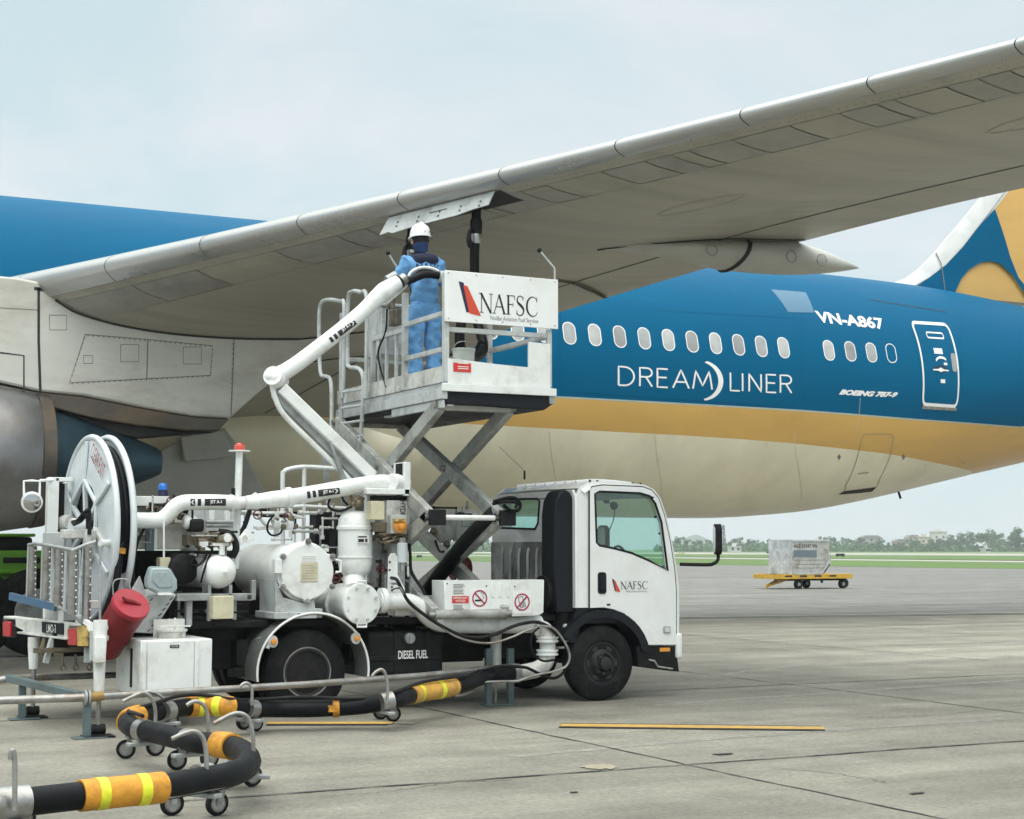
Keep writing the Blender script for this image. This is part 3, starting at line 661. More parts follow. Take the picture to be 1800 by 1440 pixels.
# leading-edge access panels: slightly proud plates between the slat and the front spar, with fastener rows
def cw(Y,dist): return dist/(TX(Y)-LX(Y))
M['sealant']=mat('pale_sealant',(.43,.415,.355),.6,var=.15,scale=5)
M['rivet']=mat('rivet_heads',(.2,.195,.18),.6)
pe=[wy(x,.1) for x in (75,170,290,400,535,640,690,880,955,1000,1095,1170,1215,1245,1320,1420,1505,1570,1600,1690,1745,1800)]
pe+=list(np.arange(pe[-1]-1.1,4,-1.2))
pm=MB();rv=MB()
for i,(ya,yb) in enumerate(zip(pe[:-1],pe[1:])):
    if abs(ya-yb)<.12: continue
    if abs((ya+yb)/2-wy(770,.1))<abs(wy(668,.1)-wy(870,.1))/2+.1 : pass
    p=MB();n=6;g=.01;YY=np.linspace(ya-g,yb+g,n);CC=np.linspace(0,1,5);vs=[];fs=[]
    narrow=abs(ya-yb)<.42
    for Y in YY:
        for c in CC: vs.append(Wp(Y,cw(Y,.27+(.5 if not narrow else .56)*c),-1,.004))
    for a in range(n-1):
        for c in range(4): fs.append((a*5+c,a*5+c+1,(a+1)*5+c+1,(a+1)*5+c))
    p.add(vs,fs);p.build('access_panel',M['wingpanel'] if i%3 else M['wing'],wing)
    e_=MB()
    for Y in (ya,yb): wl_(e_,[(Y,cw(Y,.27)),(Y,cw(Y,.77))],.014,.0055,n=6)
    wl_(e_,[(ya,cw(ya,.77)),(yb,cw(yb,.77))],.014,.0055,n=6);wl_(e_,[(ya,cw(ya,.27)),(yb,cw(yb,.27))],.01,.0055,n=6)
    e_.build('panel_edge',M['sealant'] if i%2 else M['seamgrey'],wing)
for Y in np.arange(9,27,.075):
    q=Wp(Y,cw(Y,.2),-1,.005);rv.add([q+(-.008,-.008,0),q+(.008,-.008,0),q+(.008,.008,0),q+(-.008,.008,0)],[(0,1,2,3)])
rv.build('rivet_row',M['rivet'],wing)
# oblong tank access covers and their sealant on the lower skin

for (Y,c) in ((11.9,.36),(15.4,.37)):
    ring=[(Y+.5*cos(t)*(1-.25*abs(sin(t))),c+.2*sin(t)/(TX(Y)-LX(Y))) for t in np.linspace(0,2*pi,25)]
    mb=MB();wl_(mb,ring,.014,.007,n=1);mb.build('tank_cover',M['sealant'],wing)
# flap-track fairings
def canoe(Yc,x0,x1,zb,ztip,wd,seamx):
    mb=MB();n=30;m_=18;vs=[];fs=[]
    for i in range(n+1):
        t=i/n;X=x0+(x1-x0)*t
        r=sin(pi*min(t/.55,1)/2)**.7 if t<.55 else max(0,1-((t-.55)/.45)**2.2)
        wz=Wp(Yc,min(max((X-LX(Yc))/(TX(Yc)-LX(Yc)),0),1),-1)[2]
        top=wz+.06 if X<TX(Yc) else max(ztip,wz-.1*(X-TX(Yc)))
        k_=min(max((X-TX(Yc))/(x1-TX(Yc)),0),1)
        if X>=TX(Yc): top=wz+.02+(ztip-wz)*k_**1.4
        bot=wz+(zb-wz)*min(1,(t/.45))**.8 if t<.45 else zb+(ztip-zb)*max(0,(t-.6)/.4)**2
        bot=min(bot,top-.008);r=max(r,.004)
        for k in range(m_):
            a=2*pi*k/m_;vs.append((X,Yc+wd/2*r*sin(a),(top+bot)/2+(top-bot)/2*cos(a)))
    for i in range(n):
        for k in range(m_): fs.append((i*m_+k,i*m_+(k+1)%m_,(i+1)*m_+(k+1)%m_,(i+1)*m_+k))
    mb.add(vs,fs);o=mb.build('flap_fairing',M['pylon2'],wing,ang=70)
    sm_=MB();i=int((seamx-x0)/(x1-x0)*n)
    A=[np.array(vs[i*m_+k]) for k in range(m_)];c=sum(A)/m_
    A=[c+(a-c)*1.012+np.array([.12*cos(2*pi*k/m_),0,0]) for k,a in enumerate(A)];sm_.tube(A+A[:1],.03,6);sm_.build('fairing_joint',M['seam'],o)
    jl=MB();q=[np.array(vs[i*m_+13]) for i in range(n+1)]
    top_=[(x0+(x1-x0)*t) for t in np.linspace(0,1,n+1)]
    J=[Wp(Yc-wd/2*(sin(pi*min(t/.55,1)/2)**.7 if t<.55 else max(0,1-((t-.55)/.45)**2.2)),min(max((x0+(x1-x0)*t-LX(Yc))/(TX(Yc)-LX(Yc)),0),1),-1,.012) for t in np.linspace(0,1,n+1) if x0+(x1-x0)*t<TX(Yc)-.12]
    jl.tube(J,.008,6);jl.build('fairing_edge',M['seam'],o)
    for fx in (.38,.68,.83):
        q=int(fx*n)*m_+13;p=np.array(vs[q]);ring=MB();ring.tube([p+(.08*cos(t),-.012,.08*sin(t)) for t in np.linspace(0,2*pi,13)[:-1]],.005,5,closed=True);ring.build('fastener_ring',M['seamgrey'],o)
    return o
M['pylon2']=mat('fairing_grey_white',(.43,.43,.4),.38,var=.08,scale=2,stain=(.3,.29,.26),samt=.5,sscale=1.1)
canoe(17.4,PY(1050,412,17.4)[0],PY(1510,472,17.4)[0],PY(1380,479,17.2)[2],PY(1510,472,17.4)[2],.66,PY(1290,430,17.4)[0])
print('wz',Wp(17.4,.51,-1),PY(1050,412,17.4),PY(1380,477,17.4))
canoe(24.2,8.2,12.6,4.8,5.1,.62,11.2)
def whit(x,y,s=-1):   # photo point on the lower skin -> (Y, chord fraction)
    q=np.array([17.,.5])
    for _ in range(30):
        f=lambda q:np.array(proj(Wp(q[0],min(max(q[1],.01),1),s)))
        r=f(q)-np.array([x,y]);J=np.array([(f(q+(1e-3,0))-f(q))/1e-3,(f(q+(0,1e-3))-f(q))/1e-3]).T
        try: st_=np.linalg.solve(J,r)
        except Exception: break
        st_[0]=max(-1.5,min(1.5,st_[0]));st_[1]=max(-.1,min(.1,st_[1]));q=q-st_;q[0]=min(max(q[0],4),29);q[1]=min(max(q[1],.01),1)
    return tuple(q)
mb=MB();wl_(mb,[whit(*p) for p in ((978,492),(1000,495),(1025,503),(1048,513),(1066,522))],.07,.02,n=3);mb.build('fairing_gap',M['seam'],wing)
# open refuelling hatch with hinged door
def wyd(xp,dist):
    lo,hi=3.,29.5
    for _ in range(40):
        m=(lo+hi)/2
        if proj(Wp(m,cw(m,dist),-1))[0]>xp: lo=m
        else: hi=m
    return m
yh0,yh1=wyd(683,.17),wyd(869,.15)
mb=MB()
wl=[Wp(Y,cw(Y,dst),-1,.009) for Y in np.linspace(yh0,yh1-.05,9) for dst in np.linspace(.17,.47,9)]
mb.add(wl,[(9*i+k,9*i+k+1,9*i+k+10,9*i+k+9) for i in range(8) for k in range(8)]);mb.build('hatch_opening',M['seam'],wing)
A_=Wp(yh0,cw(yh0,.17),-1,.014);B_=Wp(yh1,cw(yh1,.15),-1,.014)
dn=np.array([-.08,-.02,-.2]);dl=B_-A_
oul=[(0,0),(1,0),(.985,.8),(.86,.84),(.7,.98),(.3,1.02),(.1,1.12),(.05,.97),(-.03,1.05)]
th=unit(np.cross(dl,dn))*.014
mb=MB();mb.plate(oul,[],lambda u,v:A_+dl*u+dn*v*(1),th)
hd=mb.build('refuel_door',M['ltgrey'],wing)
mb=MB();sg=-1 if np.dot(th,(0,-1,0))<0 else 1
for u in (.12,.32,.52,.72,.9):
    for dv in (.48,.74):
        c=A_+dl*u+dn*dv+(th*1.3 if np.dot(th,O_-A_)>0 else -th*.3);a=unit(dl)*.015;b=unit(dn)*.013;mb.add([c+a*cos(t)+b*sin(t) for t in np.linspace(0,2*pi,11)[:-1]],[tuple(range(10))])
c=A_+dl*.5+dn*.4+(th*1.3 if np.dot(th,O_-A_)>0 else -th*.3);a=unit(dl)*.12;b=unit(dn)*.006;mb.add([c-a-b,c+a-b,c+a+b,c-a+b],[(0,1,2,3)])
mb.build('latch_hole',M['seam'],hd)
# ---------------------------------------------------------------- belly fairing, pylon, engine, gear
mb=MB();n=20;m_=28;vs=[];fs=[]
for i in range(n+1):
    t=i/n;X=-3+18*t;r=sin(pi*t)**.5 if 0<t<1 else .02
    for k in range(m_):
        a=2*pi*k/m_;vs.append((X,YA+(2.3+.75*r)*r**.3*sin(a),3.75+(.9+.6*r)*cos(a)*r**.3))
for i in range(n):
    for k in range(m_): fs.append((i*m_+k,i*m_+(k+1)%m_,(i+1)*m_+(k+1)%m_,(i+1)*m_+k))
mb.add(vs,fs);bf=mb.build('belly_fairing',M['cream'],plane,ang=60)
EY=22.4
def side(pts,Y): return [PY(x,y,Y) for x,y in pts]
# pylon: spindle-shaped fin between engine and wing, three sections across
def slab(name,pts,Y0,Y1,m,inset=.0,bev=.05):
    P=side(pts,Y0);mb=MB();mb.prism(P,(0,Y1-Y0,0));return mb.build(name,m,plane,bev=bev)
PYF=22.05
py_=slab('pylon',[(-160,470),(30,488),(120,505),(240,530),(330,545),(430,565),(560,570),(650,580),(600,588),(560,612),(508,650),(455,690),(405,735),(338,731),(250,716),(150,696),(70,688),(0,672),(-160,655)],PYF,22.75,M['pylon'],bev=.09)
sl=MB()
def pl(pts,wd=.012,Y=PYF-.004,mb_=None):
    P=[PY(x,y,Y) for x,y in pts];ribbon(mb_ if mb_ is not None else sl,[(p[0],p[2]) for p in P],wd,lambda u,v:(u,Y,v))
pl([(68,505),(68,600),(71,690)],.035)
hs=MB();pl([(412,588),(410,640),(406,733)],.014,mb_=hs)
pl([(150,588),(260,597),(374,608),(370,660),(258,666),(122,673),(150,588)],.012,mb_=hs);pl([(260,597),(258,666)],.014,mb_=hs)
for (x,y,wd_,hh) in ((228,621,32,30),(338,625,32,30),(102,567,30,26),(155,632,16,14)):
    pl([(x-wd_/2,y-hh/2),(x+wd_/2,y-hh/2),(x+wd_/2,y+hh/2),(x-wd_/2,y+hh/2),(x-wd_/2,y-hh/2)],.009,mb_=hs)
pl([(-20,540),(68,545)],.01,mb_=hs);pl([(0,620),(42,625),(42,690)],.02)
pl([(590,592),(430,587),(330,572),(240,553),(160,532),(90,512),(60,507)],.045)
sl.build('panel_joint',M['seam'],py_);hs.build('panel_outline',M['seamgrey'],py_)
rv=MB()
for (a,b) in (((150,588),(374,608)),((374,608),(370,660)),((122,673),(370,660)),((150,588),(122,673)),((410,590),(406,730))):
    A=PY(*a,PYF-.005);B=PY(*b,PYF-.005);k=int(np.linalg.norm(B-A)/.07)
    for i in range(k):
        q=A+(B-A)*(i+.5)/k;rv.add([q+(-.008,0,-.02),q+(.008,0,-.02),q+(.008,0,-.004),q+(-.008,0,-.004)],[(0,1,2,3)])
rv.build('rivet_row',M['seamgrey'],py_)
mb=MB();mb.tube([Wp(PYF-.012,c,-1,.0) for c in np.linspace(.03,.66,40)],.022,8);mb.build('wing_seal',M['seam'],py_)
ht=slab('heat_shield',[(-60,665),(70,689),(150,697),(250,717),(338,732),(404,736),(384,758),(330,757),(240,748),(160,735),(72,712),(-60,690)],PYF+.03,22.72,M['heat'],bev=.04)
slab('aft_fairing',[(72,710),(160,735),(250,750),(335,759),(384,759),(240,770),(150,752),(72,737)],PYF+.15,22.6,M['seam'],bev=.03)
eng=thing('engine',(0,0,0),None,None);del_=eng;eng.parent=plane
EXn=PY(72,808,EY)[0];EZ=PY(72,808,EY)[2]
eng.location=(EXn-10,EY-31.4,EZ)
# engine parts
mb=MB();mb.lathe([(-2.6,1.28),(-2.2,1.26),(-1.2,1.14),(-.45,.98),(-.02,.915),(0,.90),(-.02,.885),(-.4,.9),(-1.2,.9)],(EXn-.12,EY,EZ),(1,0,0),48);mb.build('core_cowl',M['engine'],eng,ang=50)
mb=MB();mb.lathe([(0,.93),(.14,.905),(.17,.9),(.17,.87),(-.3,.86)],(EXn-.13,EY,EZ),(1,0,0),48);mb.build('nozzle_ring',M['heat'],eng)
mb=MB();mb.lathe([(-1.6,.72),(-.2,.74),(.25,.66),(.75,.5),(1.25,.33),(1.55,.21),(1.62,.17),(1.63,.12),(1.64,0)],(EXn,EY,EZ),(1,0,0),40);mb.build('exhaust_plug',M['teal'],eng)
mb=MB();mb.lathe([(-1.2,1.30),(-1.2,1.42),(-2,1.52),(-3.6,1.75),(-5,1.8),(-5.8,1.72),(-6.05,1.6),(-5.9,1.5),(-5,1.45)],(EXn-.3,EY,EZ+.05),(1,0,0),48);mb.build('nacelle',M['pylon2'],eng)
mb=MB();mb.lathe([(0,1.4),(.02,0)],(EXn-3.3,EY,EZ),(1,0,0),40);mb.build('inner_wall',M['seam'],eng)
# main gear
g=MB();g.prism(side([(222,868),(268,800),(318,772),(395,752),(432,800),(478,885),(470,905),(230,905)],27.4),(0,.08,0));gd=g.build('gear_door',M['pylon2'],plane,bev=.02)
g=MB();g.prism(side([(318,768),(394,756),(410,803),(325,812)],27.2),(0,.05,0));g.build('gear_door',M['pylon2'],plane,bev=.02)
gear=bpy.data.objects.new('main_gear',None);C.objects.link(gear);gear.parent=plane;gear.location=(-.6,-5,0);GX=8.0
mb=MB();mb.cyl((GX,28.2,1.1),(GX,28.5,4.2),.17);mb.bar((GX-.8,28.2,.72),(GX+.8,28.2,.72),.25,.3);mb.bar((GX,28.3,1.6),(GX-1.2,28.6,3.9),.1,.1);mb.build('strut',M['ltgrey'],gear)
for dx in (-.75,.75):
    for dy in (-.6,.6):
        mb=MB();y0=28.2+dy-.24;mb.lathe([(0,.3),(0,.58),(.06,.66),(.2,.68),(.28,.68),(.42,.66),(.48,.58),(.48,.3)],(GX+dx,y0,.68),(0,1,0),32);t_=mb.build('wheel',M['tyre'],gear)
        mb=MB();mb.lathe([(.06,.3),(.03,.28),(.1,.1),(.08,0)],(GX+dx,y0,.68),(0,1,0),24);mb.build('hub',M['ltgrey'],t_)
# ================================================================ REFUELLING TRUCK
truck=thing('fuel_truck',(6.5,16.4,0),'white aircraft refuelling truck with hose reel, filter tanks and a raised scissor lift platform','truck')
N0=15.42;NF=17.45
# ---- chassis
def part(name,m,fn,parent=truck,bev=0,ang=40,**k):
    mb=MB();fn(mb);return mb.build(name,m,parent,bev=bev,ang=ang,**k)
def _ch(mb):
    for y in (15.95,16.75): mb.box(3.2,9.6,y,y+.09,.62,.86)
    for x in (3.4,4.4,5.2,6.1,7.0,7.9,8.6): mb.box(x,x+.08,16.05,16.75,.66,.82)
    mb.box(3.3,8.55,15.62,17.2,.87,.94)
    mb.cyl((5.59,15.6,.42),(5.59,17.2,.42),.1);mb.sph((5.59,16.4,.42),.23);mb.cyl((8.98,15.6,.42),(8.98,17.2,.42),.07)
    mb.cyl((5.6,16.4,.5),(8.3,16.4,.62),.05);mb.box(7.9,9.4,16.05,16.75,.45,.95)
    mb.box(6.2,7.9,16.2,16.9,.42,.86);mb.box(4.3,5.0,15.9,17,.45,.86)
    for x in (5.0,6.2): mb.box(x-.06,x+.06,15.72,15.95,.5,.75)
    mb.box(4.9,6.3,15.72,15.9,.38,.47)
part('chassis',M['dark'],_ch,bev=.01)
# ---- wheels
def wheel(x,y,z,r,wd,front):
    mb=MB();mb.lathe([(.02,.22),(0,.25),(.0,r*.62),(.012,r*.8),(.03,r*.93),(.05,r*.985),(.075,r),(wd-.075,r),(wd-.05,r*.985),(wd-.02,r*.9),(wd,r*.6),(wd-.02,.22)],(x,y,z),(0,1,0),56)
    # tread grooves as thin dark recess rings
    t=mb.build('wheel',M['tyre'],truck,ang=30)
    mb=MB()
    if front:
        mb.lathe([(.035,.235),(.015,.232),(.015,.215),(.045,.205),(.02,.15),(-.01,.135),(-.03,.12),(-.032,.1),(-.012,.095),(-.03,.075),(-.075,.07),(-.085,.05),(-.085,0)],(x,y,z),(0,1,0),40)
        for k in range(6):
            a=2*pi*k/6+.3;c=np.array([x+.11*cos(a)*.98,y-.03,z+.11*sin(a)]);mb.cyl(c,c+(0,-.03,0),.017,6)
    else:
        mb.lathe([(.03,.245),(.005,.24),(.005,.215),(.05,.205),(.16,.2),(.17,.16),(.17,.08),(.1,.075),(.06,.06),(.06,0)],(x,y,z),(0,1,0),40)
        for k in range(6):
            a=2*pi*k/6;c=np.array([x+.12*cos(a),y+.17,z+.12*sin(a)]);mb.cyl(c,c+(0,-.035,0),.016,6)
    mb.build('rim',M['rim'],t,ang=35)
    if front:
        mb=MB()
        for k in range(6):
            a=2*pi*k/6;mb.prism([(x+(.175+.02*cos(q))*cos(a)-.034*sin(q)*sin(a)*1.2,y+.026,z+(.175+.02*cos(q))*sin(a)+.034*sin(q)*cos(a)*1.2) for q in np.linspace(0,2*pi,11)[:-1]],(0,-.008,0))
        mb.build('rim_slot',M['seam'],t)
    else:
        mb=MB();mb.lathe([(.0,.252),(-.006,.247),(-.004,.238),(.004,.236)],(x,y,z),(0,1,0),40,cap=False);mb.build('rim_flange',M['steel'],t)
wheel(8.98,15.44,.41,.41,.24,True);wheel(8.98,17.15,.41,.41,.24,True)
wheel(5.59,15.46,.425,.425,.23,False);wheel(5.59,15.74,.425,.425,.23,False);wheel(5.59,16.9,.425,.425,.23,False);wheel(5.59,17.17,.425,.425,.23,False)
# ---- rear mudguard
fc=np.array([5.62,0,.44]);
def _fd(mb):
    R=.56;n=28;vs=[];fs=[]
    ys=np.linspace(15.36,16.3,9)
    for i in range(n+1):
        a=radians(-8+196*i/n)
        for j,y in enumerate(ys):
            for e in (0,.018):
                rr=R+e+(.006 if j%2 else 0);vs.append((fc[0]+rr*cos(a)*1.02,y,fc[2]+rr*sin(a)))
    m_=len(ys)*2
    for i in range(n):
        for j in range(len(ys)-1):
            for e in (0,1): fs.append((i*m_+2*j+e,i*m_+2*j+2+e,(i+1)*m_+2*j+2+e,(i+1)*m_+2*j+e))
        for j in (0,len(ys)-1): fs.append((i*m_+2*j,i*m_+2*j+1,(i+1)*m_+2*j+1,(i+1)*m_+2*j))
    mb.add(vs,fs)
M['guard']=mat('dusty_rubber_mudguard',(.13,.14,.135),.55,var=.15,scale=6,stain=(.2,.19,.16),samt=.5,sscale=4)
fd=part('mudguard',M['guard'],_fd)
part('edge_trim',M['white'],lambda mb:mb.tube([(fc[0]+.572*cos(radians(a))*1.02,15.355,fc[2]+.575*sin(radians(a))) for a in np.linspace(-8,188,40)],.012,8),fd)
for px_,py_2 in ((481,1128),(627,1122)):
    c=PY(px_,py_2,15.34);m_=part('marker_bracket',M['ltgrey'],lambda mb:mb.prism([c+np.array([.045*cos(t)*(1.3 if cos(t)<0 else 1),0,.06*sin(t)]) for t in np.linspace(0,2*pi,15)[:-1]],(0,.02,0)),fd)
    part('marker_light',M['lampamber'],lambda mb:mb.lathe([(0,.03),(.02,.028),(.024,0)],c,(0,-1,0),16),fd)
c=PY(462,1128,15.6);part('guard_bracket',M['ltgrey'],lambda mb:mb.tube([PY(440,1152,15.75),PY(446,1128,15.75),PY(475,1122,15.4),PY(470,1140,15.36)],.022,8,4),fd)
# ---- diesel tank
def rbox(name,m,x0,y0,x1,y1,Y,d,bev=.02,parent=truck,seg=2):
    return part(name,m,lambda mb:mb.px(x0,y0,x1,y1,Y,d),parent,bev=bev,seg=seg)
tk=rbox('fuel_tank',M['dark'],646,1112,780,1186,15.5,.55,.05,seg=4)
part('tank_strap',M['black'],lambda mb:[mb.px(x,1110,x+7,1187,15.49,.02) for x in (693,748)] and None,tk)
part('tank_rib',M['dark'],lambda mb:mb.px(650,1154,776,1159,15.485,.03),tk,bev=.006)
def _fc(mb): c=PY(718,1122,15.5);mb.lathe([(0,.055),(.05,.055),(.055,.04),(.055,0)],c,(0,-1,0),20);mb.box(c[0]-.012,c[0]+.012,15.43,15.45,c[2]-.045,c[2]+.045)
part('filler_cap',M['grey'],_fc,tk)
def txt(name,s,p0,p1,p2,m,parent,bold=0,shear=0,space=1,nrm=None):
    """flat lettering: lower-left, lower-right, upper-left corners in 3-D"""
    p0,p1,p2=map(np.array,(p0,p1,p2));mb=MB();globals()['put_text_']=1
    vs,fs,_=text2d(s,bold,shear,space);mb.add([p0+(p1-p0)*a+(p2-p0)*b for a,b in vs],fs);return mb.build(name,m,parent,flat=True)
def txtY(name,s,x0,y0,x1,y1,Y,m,parent,**k):
    a=PY(x0,y1,Y);b=PY(x1,y1,Y);c=PY(x0,y0,Y);b[2]=a[2]=(a[2]+b[2])/2;c[0]=a[0];return txt(name,s,a,b,c,m,parent,**k)
txtY('lettering','DIESEL FUEL',700,1144,752,1158,15.48,M['letter'],tk,bold=.02)
# ---- cab
CY0=15.42;CY1=17.5
def cabp(pts): return [tuple(PY(x,y,CY0)[[0,2]]) for x,y in pts]
outl=cabp([(1013,1069),(1013,900),(1015,872),(1021,858),(1034,849),(1060,846),(1100,848),(1135,852),(1152,860),(1164,876),(1174,905),(1184,950),(1192,995),(1196,1030),(1197,1080),(1196,1128),(1190,1136),(1134,1136),(1126,1115),(1112,1094),(1096,1080),(1076,1072),(1060,1069)])
win=cabp([(1046,868),(1054,864),(1125,867),(1142,872),(1152,885),(1163,918),(1174,1003),(1140,985),(1110,972),(1080,964),(1054,959),(1049,954)])
M['crail']=M['cabwhite']
cab=thing('cab',(0,0,0),None,None);cab.parent=truck;cab.location=(0,0,0)
mxy=lambda Y:(lambda u,v:(u,Y,v))
sh=MB();sh.plate(outl,[win],mxy(CY0+.03),(0,.035,0));sh.plate(outl,[win],mxy(CY1-.065),(0,.035,0))
xr=outl[0][0]
# shell strip round the outline (roof, front, back below the rear window), rounded at both sides
def loft_edge(i0,i1,inset=.05):
    idx=list(range(i0,i1+1));ys=[(CY0+.03,.0),(CY0+.008,.004),(CY0,.02),(CY0-0+.0,.03)]
    return idx
pts=outl[2:16]   # from the rear top corner over the roof to the bottom of the front
cx=np.mean([p[0] for p in outl]);cz=np.mean([p[1] for p in outl])
def ins(p,d):
    v=np.array([cx,1.5])-np.array(p);v/=np.linalg.norm(v);return (p[0]+v[0]*d,p[1]+v[1]*d)
prof=[(CY0+.001,.075),(CY0+.012,.04),(CY0+.04,.012),(CY0+.08,0),((CY0+CY1)/2,-.015),(CY1-.08,0),(CY1-.04,.012),(CY1-.012,.04),(CY1-.001,.075)]
roof=outl[3:10];front=outl[9:16]
vs=[];fs=[]
for y,d in prof:
    for p in roof: q=ins(p,d);vs.append((q[0],y,q[1]))
k=len(roof)
for i in range(len(prof)-1):
    for j in range(k-1): fs.append((i*k+j,i*k+j+1,(i+1)*k+j+1,(i+1)*k+j))
sh.add(vs,fs)
# front: windscreen opening between pillars
fz=[p for p in front]
vs=[];fs=[]
pf=[(CY0+.001,.06),(CY0+.05,.0),(CY0+.1,0),(CY0+.11,0),(CY1-.11,0),(CY1-.1,0),(CY1-.05,.0),(CY1-.001,.06)]
for y,d in pf:
    for p in front: q=(p[0]-d,p[1]);vs.append((q[0],y,q[1]))
k=len(front)
for i in range(len(pf)-1):
    for j in range(k-1):
        if 2<=i<=4 and j<3: continue
        fs.append((i*k+j,i*k+j+1,(i+1)*k+j+1,(i+1)*k+j))
sh.add(vs,fs)
# rear wall with window: flat plate in the plane x = xr
rz0=outl[0][1];rzt=outl[2][1]
def rw(x,y): p=PX(x,y,xr);return (p[1],p[2])
rout=[(CY0+.02,rz0),(CY1-.02,rz0),(CY1-.02,rzt-.02),(CY1-.08,rzt+.07),(CY0+.08,rzt+.07),(CY0+.02,rzt-.02)]
rwin=[rw(x,y) for x,y in ((945,877),(949,881),(946,920),(941,930),(873,928),(868,922),(874,884),(880,878))]
sh.plate(rout,[rwin],lambda u,v:(xr,u,v),(.03,0,0))
# roof ribs and pressed rear ribs
for i in range(7):
    y=CY0+.28+i*.24;q=[(p[0],y,p[1]+.018) for p in roof[1:5]];sh.tube(q,.022,6,3)
shell=sh.build('shell',M['cabwhite'],cab,bev=.006,ang=50)
M['sooty']=mat('sooty_cab_rear_paint',(.5,.51,.5),.45,var=.15,scale=5,stain=(.04,.04,.04),samt=.75,sscale=1.6,stretch=(1,1,.6),slo=.47,shi=.6)
rb=MB();rr_=MB()
ya,yb=rw(945,0)[0],rw(868,0)[0]
rb.plate([(CY0+.3,.95),(CY1-.02,.95),(CY1-.02,1.73),(CY0+.3,1.73)],[],lambda u,v:(xr-.012,u,v),(.011,0,0))
for i in range(7):
    y=CY0+.42+i*.22;rr_.tube([(xr-.012,y,1.66),(xr-.03,y,1.6),(xr-.03,y,1.32),(xr-.03,y+.12,1.02)],.016,6)
rp__=rb.build('rear_panel',M['sooty'],cab,ang=50);rr_.build('pressed_rib',M['ltgrey'],rp__)
part('rear_window',M['glass'],lambda mb:mb.plate(rwin,[],lambda u,v:(xr+.012,u,v),(.006,0,0)),cab)
part('window_seal',M['black'],lambda mb:mb.tube([(xr-.003,u,v) for u,v in rwin],.014,6,closed=True),cab)
# door: proud skin with its own window frame
dout=cabp([(1037,1069),(1037,862),(1041,856),(1060,853),(1130,856),(1146,862),(1158,876),(1168,905),(1178,950),(1186,1000),(1189,1040),(1189,1134),(1136,1134),(1128,1114),(1114,1093),(1098,1079),(1077,1071),(1060,1068)])
for Yd,dy in ((CY0,.029),(CY1-.029,.028)):
    mb=MB();mb.plate(dout,[win],mxy(Yd+(.0 if dy<.0285 else .002)),(0,dy-.004,0));door_=mb.build('door',M['cabwhite'],cab,bev=.006)
    if Yd==CY0: dr=door_
    part('window_glass',M['glass'],lambda mb:mb.plate(win,[],mxy(Yd+.045 if Yd==CY0 else Yd-.02),(0,.005,0)),door_)
    part('window_seal',M['black'],lambda mb:mb.tube([(u,Yd+(.004 if Yd==CY0 else .025),v) for u,v in win],.013,6,closed=True),door_)
part('door_gap',M['seam'],lambda mb:mb.tube([(u,CY0+.012,v) for u,v in dout],.011,6,closed=True),dr)
hx=PY(1058,1025,CY0)
part('handle_recess',M['black'],lambda mb:mb.plate(rrect(.105,.235,.03,4,hx[0],hx[2]),[],mxy(CY0-.002),(0,-.006,0)),dr)
part('door_handle',M['intake'],lambda mb:mb.box(hx[0]-.03,hx[0]+.03,CY0-.025,CY0-.009,hx[2]-.075,hx[2]+.085),dr,bev=.008)
c=PY(1070,1063,CY0);part('badge',M['ink'],lambda mb:mb.box(c[0]-.025,c[0]+.02,CY0-.003,CY0+.002,c[2]-.01,c[2]+.01),dr)
c=PY(1172,1107,CY0);ind=part('side_indicator',M['grey'],lambda mb:mb.plate(rrect(.09,.075,.015,3,c[0],c[2]),[],mxy(CY0-.002),(0,-.012,0)),dr)
part('lens',M['lampclear'],lambda mb:mb.plate(rrect(.07,.055,.012,3,c[0],c[2]),[],mxy(CY0-.014),(0,-.006,0)),ind)
